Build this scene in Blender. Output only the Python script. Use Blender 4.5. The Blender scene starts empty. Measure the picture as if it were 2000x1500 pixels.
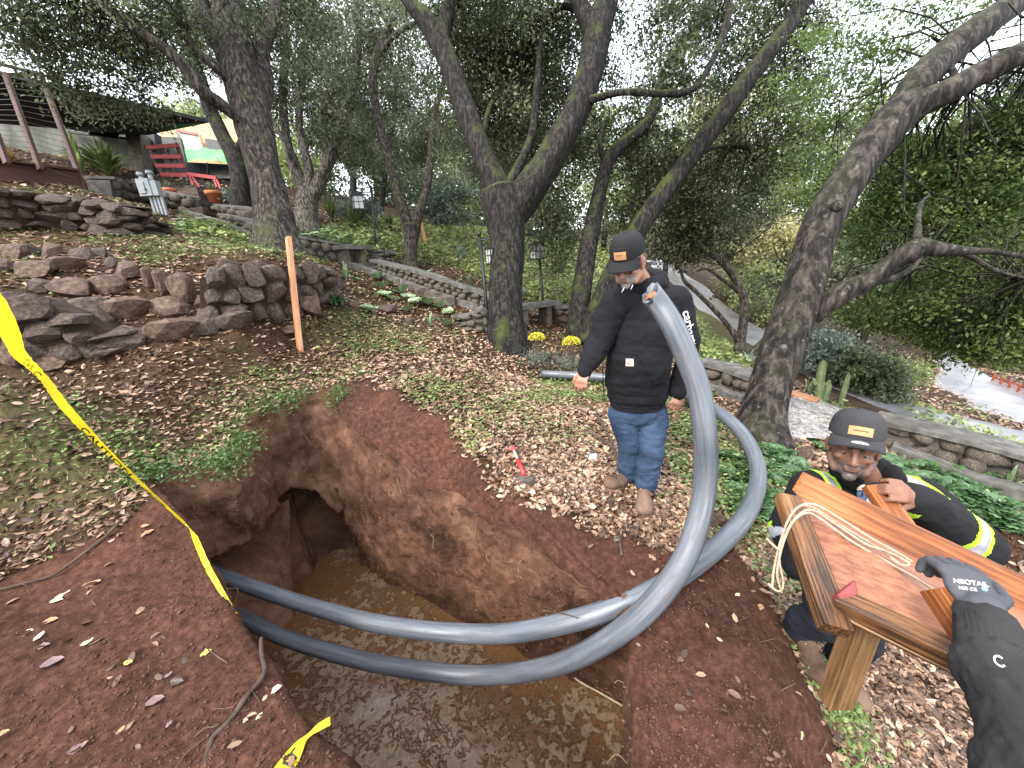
import bpy, bmesh, math, random
import numpy as np
from mathutils import Vector, Matrix
random.seed(7); RNG = np.random.default_rng(7)
SC = bpy.context.scene
# ---------------------------------------------------------------- camera
F = 721.0; PITCH = math.radians(18.0); ROLL = math.radians(3.5); CZ = 1.7
_f = np.array([0, math.cos(PITCH), -math.sin(PITCH)])
_u0 = np.array([0, math.sin(PITCH), math.cos(PITCH)]); _r0 = np.array([1., 0, 0])
_r = _r0 * math.cos(ROLL) - _u0 * math.sin(ROLL); _u = _u0 * math.cos(ROLL) + _r0 * math.sin(ROLL)
C0 = np.array([0, 0, CZ])
cam = bpy.data.cameras.new('camera'); cam_o = bpy.data.objects.new('camera', cam)
SC.collection.objects.link(cam_o); SC.camera = cam_o
cam.sensor_width = 36.0; cam.lens = 36.0 * F / 2000.0; cam.clip_start = 0.05; cam.clip_end = 600
m3 = Matrix((_r.tolist(), _u.tolist(), (-_f).tolist())).transposed()
cam_o.matrix_world = Matrix.Translation(C0.tolist()) @ m3.to_4x4()
# ---------------------------------------------------------------- world and sun (overcast)
W = bpy.data.worlds.new('World'); SC.world = W; W.use_nodes = True
nt = W.node_tree; nt.nodes.clear()
sky = nt.nodes.new('ShaderNodeTexSky'); sky.sky_type = 'NISHITA'; sky.sun_disc = False
SUN = Vector((-.50, -.62, .85)).normalized(); sky.sun_elevation = math.asin(SUN.z); sky.sun_rotation = math.atan2(SUN.x, SUN.y); sky.dust_density = 4; sky.air_density = 1.0
bg = nt.nodes.new('ShaderNodeBackground'); bg.inputs[1].default_value = 0.10
bg2 = nt.nodes.new('ShaderNodeBackground'); bg2.inputs[0].default_value = (0.93, 0.96, 1.0, 1); bg2.inputs[1].default_value = 1.25
addn = nt.nodes.new('ShaderNodeAddShader'); wo = nt.nodes.new('ShaderNodeOutputWorld')
nt.links.new(sky.outputs[0], bg.inputs[0]); nt.links.new(bg.outputs[0], addn.inputs[0])
nt.links.new(bg2.outputs[0], addn.inputs[1]); nt.links.new(addn.outputs[0], wo.inputs[0])
sl = bpy.data.lights.new('sun', 'SUN'); sl.energy = 1.5; sl.angle = math.radians(10); sl.color = (1.0, 0.96, 0.9)
so = bpy.data.objects.new('sun', sl); SC.collection.objects.link(so)
so.rotation_mode = 'QUATERNION'; so.rotation_quaternion = SUN.to_track_quat('Z', 'Y')
SC.view_settings.view_transform = 'Standard'; SC.view_settings.look = 'None'
SC.view_settings.gamma = 1; SC.view_settings.use_curve_mapping = False
SC.view_settings.exposure = 1.18
SC.cycles.max_bounces = 6; SC.cycles.transparent_max_bounces = 4; SC.cycles.diffuse_bounces = 4
SC.cycles.glossy_bounces = 2; SC.cycles.transmission_bounces = 3; SC.cycles.use_denoising = True
try: SC.cycles.denoiser = 'OPENIMAGEDENOISE'
except Exception: pass

def ray(px, py): return _r * ((px - 1000) / F) + _u * ((750 - py) / F) + _f
def pt(px, py, dep): return C0 + ray(px, py) * dep
def pz(px, py, z):
    r = ray(px, py); return C0 + r * ((z - CZ) / r[2])
# ---------------------------------------------------------------- numpy noise
def _hash(i, j, k, s):
    h = (i * 374761393 + j * 668265263 + k * 1442695041 + s * 974711) & 0xffffffff
    h = ((h ^ (h >> 13)) * 1274126177) & 0xffffffff
    h = ((h ^ (h >> 16)) * 2246822519) & 0xffffffff
    return ((h ^ (h >> 15)) & 0xffffff) / float(0xffffff)
def vn(p, scale=1.0, seed=0):
    """value noise in -1..1 at points p (N,3)"""
    q = np.asarray(p, float) * scale; i = np.floor(q).astype(np.int64); f = q - i; f = f * f * (3 - 2 * f)
    out = 0
    for dx in (0, 1):
        wx = f[:, 0] if dx else 1 - f[:, 0]
        for dy in (0, 1):
            wy = f[:, 1] if dy else 1 - f[:, 1]
            for dz in (0, 1):
                wz = f[:, 2] if dz else 1 - f[:, 2]
                out = out + wx * wy * wz * _hash(i[:, 0] + dx, i[:, 1] + dy, i[:, 2] + dz, seed)
    return out * 2 - 1
def fbm(p, scale=1.0, octs=4, seed=0, gain=.5):
    a = 1; o = 0; n = 0
    for k in range(octs):
        o = o + a * vn(p, scale * 2.03 ** k, seed + 17 * k); n += a; a *= gain
    return o / n
def p3(x, y, z=0): return np.stack([x, y, np.zeros_like(x) + z], 1)
# ---------------------------------------------------------------- objects
def tag(o, label=None, cat=None, group=None, kind=None):
    if label: o['label'] = label
    if cat: o['category'] = cat
    if group: o['group'] = group
    if kind: o['kind'] = kind
    return o
def link(o, parent=None):
    SC.collection.objects.link(o)
    if parent is not None: o.parent = parent
    return o
def thing(name, label, cat, loc=(0, 0, 0), group=None):
    o = bpy.data.objects.new(name, None); o.location = [float(c) for c in loc]
    o.empty_display_size = .1
    link(o); return tag(o, label, cat, group)
def mesh(name, V, Fc, mat=None, smooth=False, attrs=None):
    me = bpy.data.meshes.new(name); V = np.asarray(V, np.float32)
    if isinstance(Fc, np.ndarray):
        n, k = Fc.shape
        me.vertices.add(len(V)); me.vertices.foreach_set('co', V.ravel())
        me.loops.add(n * k); me.loops.foreach_set('vertex_index', Fc.astype(np.int32).ravel())
        me.polygons.add(n); me.polygons.foreach_set('loop_start', np.arange(0, n * k, k, dtype=np.int32))
        try: me.polygons.foreach_set('loop_total', np.full(n, k, np.int32))
        except Exception: pass
        me.update(calc_edges=True)
    else:
        me.from_pydata(V.tolist(), [], Fc); me.update()
    if smooth: me.polygons.foreach_set('use_smooth', np.ones(len(me.polygons), bool))
    for k, a in (attrs or {}).items():
        a = np.asarray(a, np.float32)
        if a.ndim == 1:
            at = me.attributes.new(k, 'FLOAT', 'POINT'); at.data.foreach_set('value', a)
        else:
            at = me.attributes.new(k, 'FLOAT_COLOR', 'POINT'); at.data.foreach_set('color', a.ravel())
    if mat: 
        for m in (mat if isinstance(mat, (list, tuple)) else [mat]): me.materials.append(m)
    me.validate(clean_customdata=False)
    return me
def obj(name, me, parent=None, loc=None, kind=None, label=None, cat=None, group=None, rel=True):
    """link mesh me; vertices are given in WORLD space when rel and the parent is an Empty at some place"""
    o = bpy.data.objects.new(name, me); link(o, parent)
    if parent is not None and rel:
        L = Vector((0, 0, 0)); q = parent
        while q is not None: L += q.location; q = q.parent
        o.location = -L
    if loc is not None: o.location = [float(c) for c in loc]
    return tag(o, label, cat, group, kind)
class MB:
    """collects pieces; one mesh in the end"""
    def __init__(s): s.V = []; s.F = []; s.n = 0; s.A = []
    def add(s, V, Fc, a=0.0):
        V = np.asarray(V, float); s.V.append(V)
        s.F += [[int(i) + s.n for i in f] for f in Fc]; s.n += len(V); s.A.append(np.full(len(V), a)); return s
    def mesh(s, name, mat, smooth=False):
        return mesh(name, np.concatenate(s.V), s.F, mat, smooth, {'rnd': np.concatenate(s.A)})
def box_vf(c, sx, sy, sz, R=None, bev=0.0):
    bm = bmesh.new(); bmesh.ops.create_cube(bm, size=1)
    for v in bm.verts: v.co = Vector((v.co.x * sx, v.co.y * sy, v.co.z * sz))
    if bev > 0: bmesh.ops.bevel(bm, geom=bm.edges[:], offset=bev, segments=2, affect='EDGES', profile=.6)
    V = np.array([v.co[:] for v in bm.verts]); bm.verts.index_update(); Fc = [[v.index for v in f.verts] for f in bm.faces]; bm.free()
    if R is not None: V = V @ np.asarray(R).T
    return V + np.asarray(c), Fc
def frame(d, up=(0, 0, 1)):
    d = np.asarray(d, float); d = d / np.linalg.norm(d); up = np.asarray(up, float)
    x = np.cross(up, d)
    if np.linalg.norm(x) < 1e-4: x = np.cross((1., 0, 0), d)
    x /= np.linalg.norm(x); y = np.cross(d, x); return x, y, d
def beam_vf(a, b, w, h, up=(0, 0, 1), bev=.004, ext=0.0):
    """box from a to b, w wide (across), h high (towards up)"""
    a = np.asarray(a, float); b = np.asarray(b, float); x, y, d = frame(b - a, up)
    L = np.linalg.norm(b - a) + 2 * ext
    return box_vf((a + b) / 2, w, h, L, np.stack([x, y, d], 1), bev)
def catmull(P, step):
    P = np.asarray(P, float); out = []
    Q = np.vstack([2 * P[0] - P[1], P, 2 * P[-1] - P[-2]])
    for i in range(1, len(Q) - 2):
        L = np.linalg.norm(Q[i + 1, :3] - Q[i, :3]); n = max(1, int(math.ceil(L / step)))
        t = np.arange(n)[:, None] / n
        a, b, c, d = Q[i - 1], Q[i], Q[i + 1], Q[i + 2]
        out.append(.5 * ((2 * b) + (-a + c) * t + (2 * a - 5 * b + 4 * c - d) * t ** 2 + (-a + 3 * b - 3 * c + d) * t ** 3))
    out.append(P[-1:]); return np.vstack(out)
def tube_vf(P, R, n=8, cap=True, disp=None):
    """tube along polyline P (N,3) with radii R; disp(u angle, s length, r)->radius factor"""
    P = np.asarray(P, float); N = len(P); R = np.broadcast_to(np.asarray(R, float), (N,))
    T = np.gradient(P, axis=0); T /= np.linalg.norm(T, axis=1)[:, None] + 1e-12
    x, y, _ = frame(T[0]); X = np.zeros((N, 3)); Y = np.zeros((N, 3))
    for i in range(N):
        x = x - T[i] * (x @ T[i]); x /= np.linalg.norm(x) + 1e-12; X[i] = x; Y[i] = np.cross(T[i], x)
    th = np.arange(n) / n * 2 * np.pi; S = np.concatenate([[0], np.cumsum(np.linalg.norm(np.diff(P, axis=0), axis=1))])
    rr = R[:, None] * np.ones((1, n))
    if disp is not None: rr = rr * disp(th[None, :] + 0 * rr, S[:, None] + 0 * rr, rr)
    V = P[:, None, :] + rr[..., None] * (np.cos(th)[None, :, None] * X[:, None, :] + np.sin(th)[None, :, None] * Y[:, None, :])
    V = V.reshape(-1, 3); i = np.arange(N - 1)[:, None] * n; j = np.arange(n)[None, :]
    Fq = np.stack([i + j, i + (j + 1) % n, i + n + (j + 1) % n, i + n + j], -1).reshape(-1, 4)
    Fc = Fq.tolist()
    if cap: Fc = Fc + [list(range(n))[::-1], [(N - 1) * n + k for k in range(n)]]
    return V, Fc
# ---------------------------------------------------------------- materials
def ramp(nt, stops):
    r = nt.nodes.new('ShaderNodeValToRGB'); e = r.color_ramp.elements
    while len(e) < len(stops): e.new(.5)
    for q, (p, c) in zip(e, stops): q.position = p; q.color = (*c, 1)
    return r
def newmat(name):
    m = bpy.data.materials.new(name); m.use_nodes = True; nt = m.node_tree
    b = nt.nodes['Principled BSDF']; return m, nt, b
def noise_node(nt, scale, detail=6, rough=.6, stretch=None, coord='Object', vec=None, dist=0.0):
    tc = nt.nodes.new('ShaderNodeTexCoord'); n = nt.nodes.new('ShaderNodeTexNoise')
    n.inputs['Scale'].default_value = scale; n.inputs['Detail'].default_value = detail; n.inputs['Roughness'].default_value = rough
    n.inputs['Distortion'].default_value = dist
    src = vec or tc.outputs[coord]
    if stretch is not None:
        mp = nt.nodes.new('ShaderNodeMapping'); mp.inputs['Scale'].default_value = stretch
        nt.links.new(src, mp.inputs['Vector']); src = mp.outputs[0]
    nt.links.new(src, n.inputs['Vector']); return n
def add_bump(nt, b, src, strength, dist, prev=None):
    bp = nt.nodes.new('ShaderNodeBump'); bp.inputs['Strength'].default_value = strength; bp.inputs['Distance'].default_value = dist
    nt.links.new(src, bp.inputs['Height'])
    if prev is not None: nt.links.new(prev.outputs[0], bp.inputs['Normal'])
    nt.links.new(bp.outputs[0], b.inputs['Normal']); return bp
def mat_noise(name, stops, scale=4, rough=.8, bump=.4, bdist=.01, bscale=None, stretch=None, spec=.3, detail=8, coord='Object', metal=0.0, coat=0.0, fine=None):
    m, nt, b = newmat(name); n = noise_node(nt, scale, detail, .62, stretch, coord); r = ramp(nt, stops)
    nt.links.new(n.outputs[0], r.inputs[0]); nt.links.new(r.outputs[0], b.inputs['Base Color'])
    b.inputs['Roughness'].default_value = rough; b.inputs['Specular IOR Level'].default_value = spec; b.inputs['Metallic'].default_value = metal
    b.inputs['Coat Weight'].default_value = coat
    if bump:
        n2 = noise_node(nt, bscale or scale * 3, 8, .65, stretch, coord); bp = add_bump(nt, b, n2.outputs[0], bump, bdist)
        if fine: n3 = noise_node(nt, fine, 6, .7, None, coord); add_bump(nt, b, n3.outputs[0], bump * .7, bdist * .3, bp)
    return m
def mat_leaf(name, stops, transl=.45, rough=.45, spec=.5, noise=None):
    m, nt, b = newmat(name); a = nt.nodes.new('ShaderNodeAttribute'); a.attribute_name = 'rnd'; r = ramp(nt, stops)
    nt.links.new(a.outputs['Fac'], r.inputs[0]); nt.links.new(r.outputs[0], b.inputs['Base Color'])
    b.inputs['Roughness'].default_value = rough; b.inputs['Specular IOR Level'].default_value = spec
    if transl > 0:
        t = nt.nodes.new('ShaderNodeBsdfTranslucent'); nt.links.new(r.outputs[0], t.inputs[0])
        mx = nt.nodes.new('ShaderNodeMixShader'); mx.inputs[0].default_value = transl
        nt.links.new(b.outputs[0], mx.inputs[1]); nt.links.new(t.outputs[0], mx.inputs[2])
        nt.links.new(mx.outputs[0], nt.nodes['Material Output'].inputs[0])
    return m
def mat_plain(name, c, rough=.5, spec=.5, metal=0.0, bump=0, bscale=60, bdist=.002, var=.25):
    k = lambda f: tuple(min(1, x * f) for x in c)
    return mat_noise(name, [(.3, k(1 - var)), (.7, k(1 + var))], 9, rough, bump, bdist, bscale, None, spec, 5, 'Object', metal)
# ================================================================ ground
CP = []   # control points of the ground (x, y, z)
def cz(px, py, z): CP.append(pz(px, py, z))
def cd(px, py, d): CP.append(pt(px, py, d))
# dug soil block by the photographer
for a in [(0, 1500), (0, 1350), (0, 1200), (150, 1250), (300, 1200), (300, 1400), (450, 1300), (600, 1480), (150, 1420), (450, 1500), (700, 1600), (0, 1700), (400, 1800), (800, 1900), (350, 1060), (250, 1100), (480, 1215), (600, 1395)]: cz(a[0], a[1], .0)
CP += [np.array(q) for q in [(-1.5, -1, 0), (0, -1, 0), (1.2, -1, -.2), (-4, -2, .4), (3.5, -2, -1.0), (2.2, -.3, -.9), (-6, 0, 1.1), (0, -6, 0), (6, -5, -1.8), (-8, -6, 1.5), (30, -10, -6), (-20, -10, 5), (0, -30, 0)]]
cz(0, 1150, .0); cz(110, 1115, .0)
for a in [(0, 1030, .2), (110, 1010, .22), (250, 985, .24), (330, 960, .26), (0, 900, .3), (200, 880, .33), (400, 880, .3), (500, 830, .4), (560, 790, .46), (615, 765, .5)]: cz(*a)
for a in [(660, 745, 4.0), (750, 775, 3.6), (850, 830, 3.2), (930, 880, 2.85), (1000, 930, 2.6), (1100, 985, 2.35), (900, 720, 4.4), (1000, 760, 4.2), (1100, 850, 3.4), (1100, 900, 3.05), (1200, 950, 2.75)]: cd(*a)
# dug bench, steep rim, right block
for a in [(670, 800, .40), (850, 880, .20), (1000, 970, .08), (1150, 1040, -.02), (690, 860, .22), (850, 950, .0), (960, 1030, -.1), (1080, 1110, -.14), (1222, 1205, -.16), (1226, 1300, -.14), (1235, 1500, -.14), (1300, 1200, -.12), (1400, 1400, -.14), (1350, 1110, -.1), (1560, 1500, -.2), (1440, 1080, -.12), (1500, 1300, -.16), (1240, 1900, -.14), (1500, 1900, -.2)]: cz(*a)
for a in [(1500, 1120, -.3), (1580, 1250, -.45), (1690, 1480, -.6), (1600, 1700, -.8), (1600, 1250, -.72), (1675, 1390, -.78), (1800, 1450, -.8), (1900, 1200, -.85), (2000, 1060, -.88), (1990, 1400, -.9), (2200, 1300, -.95)]: cz(*a)
# man's spot, grass to the right of him
for a in [(1250, 990, 0.0), (1320, 1050, -.07), (1350, 900, -.04), (1430, 960, -.15), (1400, 850, -.05)]: cz(*a)
for a in [(1060, 750, 5.5), (1200, 720, 5.9), (1480, 860, 3.9), (1540, 960, 2.9), (1600, 900, 3.4), (1700, 900, 3.5), (1850, 960, 2.9), (2000, 1000, 2.6), (1500, 900, 3.45), (2200, 1000, 2.9)]: cd(*a)
for a in [(585, 683, 4.7), (480, 700, 4.2), (300, 700, 3.55), (150, 740, 3.0), (0, 740, 2.75), (700, 660, 5.3), (800, 640, 6.0), (900, 680, 5.6), (985, 670, 6.4), (955, 652, 6.4), (750, 700, 4.8)]: cd(*a)
# stepped terrace and first retaining wall (base then top)
for a in [(460, 640, 4.15), (330, 655, 3.9), (520, 630, 4.6), (600, 620, 5.0), (655, 600, 5.5)]: cd(*a)
for a in [(280, 525, 4.7), (420, 500, 5.1), (520, 500, 5.6), (600, 498, 6.1), (0, 560, 3.75), (0, 500, 4.6), (150, 540, 4.2), (230, 600, 4.0), (120, 480, 5.0), (230, 470, 5.3)]: cd(*a)
for a in [(545, 500, 6.6), (460, 470, 6.9), (340, 455, 6.6), (200, 440, 6.0), (0, 440, 5.4), (0, 375, 6.1), (200, 385, 7.0), (300, 415, 7.4), (160, 365, 7.7), (0, 335, 7.2), (360, 430, 8.8)]: cd(*a)
# garden path, benches, slope behind
for a in [(430, 425, 11), (330, 395, 10.5), (480, 405, 11.5), (600, 450, 11), (600, 470, 9.5), (700, 515, 9.2), (670, 540, 7.6), (720, 600, 6.6), (800, 600, 6.9), (900, 640, 6.6), (780, 560, 8), (900, 610, 7.3), (802, 530, 9.5), (733, 490, 10), (900, 540, 9.3), (1000, 590, 8.3), (1060, 645, 7.5), (1120, 655, 7.2), (1120, 640, 8), (1050, 605, 9.0), (1000, 520, 12), (1000, 465, 17), (850, 440, 18), (1140, 590, 9.5), (700, 430, 14.5), (650, 415, 17), (350, 330, 16), (200, 300, 17), (450, 340, 19), (900, 430, 26), (1150, 480, 26), (800, 400, 30), (1000, 440, 40)]: cd(*a)
# right: garden bed, road
for a in [(1420, 740, 6.6), (1380, 700, 8.2), (1445, 698, 8), (1550, 790, 5.3), (1600, 790, 5.6), (1500, 745, 6.6), (1650, 820, 4.9), (1740, 845, 4.5), (2000, 935, 3.8), (2200, 1000, 3.6), (1680, 790, 5.6), (1850, 840, 5.2), (2000, 890, 4.9)]: cd(*a)
for a in [(1300, 540, 24), (1270, 505, 36), (1350, 600, 17), (1450, 680, 10.5), (1550, 740, 8.4), (1700, 800, 7.1), (1850, 860, 6.2), (2000, 900, 5.9), (1400, 560, 22), (1500, 640, 15), (1600, 700, 11.5), (1750, 760, 9), (1820, 800, 7.8), (1900, 780, 9.5), (1830, 700, 15), (2000, 740, 12), (2000, 680, 18), (2200, 800, 11), (1700, 640, 22), (1900, 600, 34), (1600, 560, 34), (1400, 500, 45)]: cd(*a)
CP += [np.array(q, float) for q in [(-40, 30, 9), (-15, 60, 7), (20, 80, 7), (60, 60, 5), (80, 20, 2), (-60, 90, 9), (60, 120, 12), (0, 140, 11), (120, 80, 8), (-30, 8, 7.5), (100, 0, -4), (-80, 20, 10)]]
CP = np.array(CP)
_d = np.linalg.norm(CP[:, None, :2] - CP[None, :, :2], axis=2)
_A = np.zeros((len(CP) + 3, len(CP) + 3)); n_ = len(CP)
_A[:n_, :n_] = _d - np.eye(n_) * .02; _A[:n_, n_:] = np.c_[np.ones(n_), CP[:, :2]]; _A[n_:, :n_] = _A[:n_, n_:].T
_w = np.linalg.solve(_A, np.r_[CP[:, 2], 0, 0, 0])
def H0(x, y):
    x = np.atleast_1d(np.asarray(x, float)); y = np.atleast_1d(np.asarray(y, float)); out = np.zeros(len(x))
    for s in range(0, len(x), 20000):
        X = x[s:s + 20000]; Y = y[s:s + 20000]
        D = np.sqrt((X[:, None] - CP[None, :, 0]) ** 2 + (Y[:, None] - CP[None, :, 1]) ** 2 + .0009)
        out[s:s + 20000] = D @ _w[:n_] + _w[n_] + _w[n_ + 1] * X + _w[n_ + 2] * Y
    return out
def H(x, y):
    h = H0(x, y); x = np.atleast_1d(x).astype(float); y = np.atleast_1d(y).astype(float)
    r = np.hypot(x, y); q = p3(x, y)
    a = np.clip(r / 6, .35, 3)
    return h + .03 * a * fbm(q, .9, 3, 3) + .012 * fbm(q, 5, 3, 9)
def h1(x, y): return float(H([x], [y])[0])
def gp(px, py, tmax=90):
    r = ray(px, py); t = np.concatenate([np.arange(.5, 12, .05), np.arange(12, tmax, .25)])
    P = C0 + r * t[:, None]; h = H(P[:, 0], P[:, 1]); k = np.argmax(P[:, 2] < h)
    if P[k, 2] >= h[k]: k = len(t) - 1
    if k == 0: return P[0]
    a = P[k - 1, 2] - h[k - 1]; b = h[k] - P[k, 2]; f = a / (a + b + 1e-9)
    q = P[k - 1] * (1 - f) + P[k] * f; return q
def poly_px(L): return np.array([gp(*p)[:2] for p in L])
def inpoly(x, y, P):
    c = np.zeros(len(x), bool); j = len(P) - 1
    for i in range(len(P)):
        cond = ((P[i, 1] > y) != (P[j, 1] > y)) & (x < (P[j, 0] - P[i, 0]) * (y - P[i, 1]) / (P[j, 1] - P[i, 1] + 1e-12) + P[i, 0])
        c ^= cond; j = i
    return c
def dpoly(x, y, P, closed=True):
    """distance to a polyline"""
    d = np.full(len(x), 1e9); n = len(P)
    for i in range(n if closed else n - 1):
        a = P[i]; b = P[(i + 1) % n]; ab = b - a; t = np.clip(((x - a[0]) * ab[0] + (y - a[1]) * ab[1]) / (ab @ ab + 1e-12), 0, 1)
        d = np.minimum(d, np.hypot(x - a[0] - t * ab[0], y - a[1] - t * ab[1]))
    return d
def sdpoly(x, y, P): return np.where(inpoly(x, y, P), -1, 1) * dpoly(x, y, P)
def sstep(a, b, v): t = np.clip((v - a) / (b - a), 0, 1); return t * t * (3 - 2 * t)
ZW = -1.6
# ---- pit ring: (rim pixel, rim z, base pixel or None)
RING = [((368, 1018), .06, None), ((318, 975), .16, None), ((302, 935), .27, None), ((370, 908), .32, None), ((440, 888), .36, None), ((483, 845), .41, None), ((505, 808), .46, None), ((560, 788), .48, None), ((614, 772), .5, (640, 1110)),
        ((655, 800), .38, (700, 1104)), ((720, 870), .2, (760, 1142)), ((850, 958), .0, (870, 1200)), ((960, 1032), -.1, (1000, 1268)), ((1090, 1115), -.14, (1110, 1318)),
        ((1215, 1205), -.15, (1218, 1372)), ((1224, 1300), -.14, None), ((1232, 1420), -.14, None), ((1236, 1600), -.14, None), ((1240, 2000), -.14, None)]
rim = [pz(a[0], a[1], z) for a, z, b in RING]
base = []
for (a, z, b), r in zip(RING, rim):
    base.append(pz(b[0], b[1], ZW)[:2] if b else None)
_b0 = rim[0][:2] + np.array([.06, -.03]); _b1 = base[8]
for i in range(8): base[i] = _b0 + (_b1 - _b0) * [0, .06, .13, .26, .42, .56, .68, .84][i]
for i in range(15, 19): base[i] = rim[i][:2] + np.array([-.05, 0])
near = [pz(900, 2000, .0), pz(800, 1620, .0), pz(705, 1490, .0), pz(600, 1395, .0), pz(540, 1300, .0), pz(478, 1215, .0), pz(425, 1110, .03)]
for q in near: rim.append(q); base.append(q[:2] + np.array([.03, .04]))
rim = np.array(rim); base = np.array(base); _cl = lambda A: np.vstack([A, A[:1]])
_rb = catmull(_cl(np.c_[rim, base]), .022); RIM = _rb[:-1, :3]; BASE = _rb[:-1, 3:]
RP = RIM[:, :2]
SOIL = poly_px([(-300, 1130), (0, 1135), (120, 1100), (230, 1040), (290, 985), (300, 930), (440, 886), (500, 805), (620, 768), (700, 745), (790, 775), (880, 820), (930, 900), (1010, 980), (1100, 1010), (1230, 1040), (1340, 1075), (1440, 1075), (1500, 1150), (1560, 1300), (1640, 1480), (1660, 1800), (1000, 2600), (0, 2600), (-400, 1900)])
def soil_mask(x, y):
    q = p3(x, y); d = sdpoly(x, y, SOIL) + .07 * fbm(q, 3, 3, 31); return 1 - sstep(-.06, .08, d)
GREENS = [(poly_px(L), w) for L, w in [
    ([(0, 760), (150, 780), (330, 850), (350, 960), (200, 960), (0, 980), (-200, 900)], .95),
    ([(380, 790), (480, 730), (700, 690), (720, 730), (560, 790), (440, 900), (330, 950), (300, 900)], .75),
    ([(560, 620), (700, 600), (840, 650), (820, 690), (600, 680)], .9),
    ([(340, 470), (500, 470), (640, 500), (600, 510), (300, 520), (230, 500)], .95),
    ([(0, 380), (160, 370), (320, 430), (200, 400), (0, 400)], .5), ([(0, 460), (350, 460), (300, 500), (0, 500)], .4),
    ([(1050, 740), (1180, 735), (1420, 830), (1520, 900), (1560, 1000), (1500, 1100), (1420, 1060), (1320, 900), (1200, 800), (1040, 780)], .9),
    ([(1440, 1080), (1500, 1060), (1560, 1150), (1660, 1400), (1700, 1500), (1620, 1440), (1530, 1250)], .8),
    ([(600, 470), (700, 425), (880, 440), (1200, 470), (1230, 560), (1180, 620), (1060, 600), (960, 560), (880, 520), (700, 500)], 1.1),
    ([(370, 430), (480, 450), (520, 480), (420, 470), (340, 450)], 1.0), ([(1350, 560), (1500, 700), (1430, 760), (1370, 740), (1340, 620)], .9),
    ([(1640, 800), (1760, 810), (2000, 900), (2200, 960), (2200, 930), (2000, 870), (1750, 780)], 1.0)]]
def green_mask(x, y):
    q = p3(x, y); g = np.zeros(len(x)) + .12
    for P, w in GREENS: g = np.maximum(g, w * (1 - sstep(-.15, .25, sdpoly(x, y, P) * np.minimum(1, 4 / (np.hypot(x, y) + .1)))))
    return np.clip(g + .5 * fbm(q, 1.3, 3, 55) - .1, 0, 1) * (1 - soil_mask(x, y))
# road centre strip (driveway) and the wide road at the right, as polygons
ROAD1 = poly_px([(1262, 500), (1300, 512), (1370, 590), (1480, 670), (1600, 735), (1760, 812), (1860, 850), (2000, 895), (2300, 960), (2300, 880), (2000, 850)][:0] or [(1255, 500), (1282, 500), (1350, 552), (1460, 650), (1600, 722), (1760, 800), (1880, 850), (1800, 842), (1640, 792), (1500, 715), (1400, 660), (1330, 590), (1290, 545)])
def on_road(x, y): return inpoly(x, y, ROAD1)

def GZ(x, y, sm=None):
    x = np.atleast_1d(x).astype(float); y = np.atleast_1d(y).astype(float)
    if sm is None: sm = soil_mask(x, y)
    q = p3(x, y); nearw = (np.hypot(x, y - 1) < 8)
    return H(x, y) + nearw * (sm * (.030 * fbm(q, 6, 4, 41) + .026 * np.abs(fbm(q, 20, 3, 43))) + (1 - sm) * .018 * fbm(q, 14, 3, 47))
def grid_lines(lo, hi, a, b, s, g=1.09, smax=3.0):
    L = list(np.arange(a, b + 1e-6, s)); v = a; st = s
    left = []
    while v > lo: st = min(st * g, smax); v -= st; left.append(v)
    v = b; st = s; right = []
    while v < hi: st = min(st * g, smax); v += st; right.append(v)
    return np.array(left[::-1] + L + right)
gx = grid_lines(-90, 120, -2.9, 1.9, .022, 1.06); gy = grid_lines(-25, 150, .3, 4.6, .022, 1.06)
X, Y = np.meshgrid(gx, gy); x = X.ravel(); y = Y.ravel()
sm = soil_mask(x, y); gm = green_mask(x, y); Z = GZ(x, y, sm)
ins = sdpoly(x, y, RP[::3])
V = np.stack([x, y, Z], 1); nx = len(gx); ny = len(gy)
idx = np.arange(nx * ny).reshape(ny, nx)
Fq = np.stack([idx[:-1, :-1], idx[:-1, 1:], idx[1:, 1:], idx[1:, :-1]], -1).reshape(-1, 4)
keep = (ins[Fq] > .028).all(1)
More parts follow.
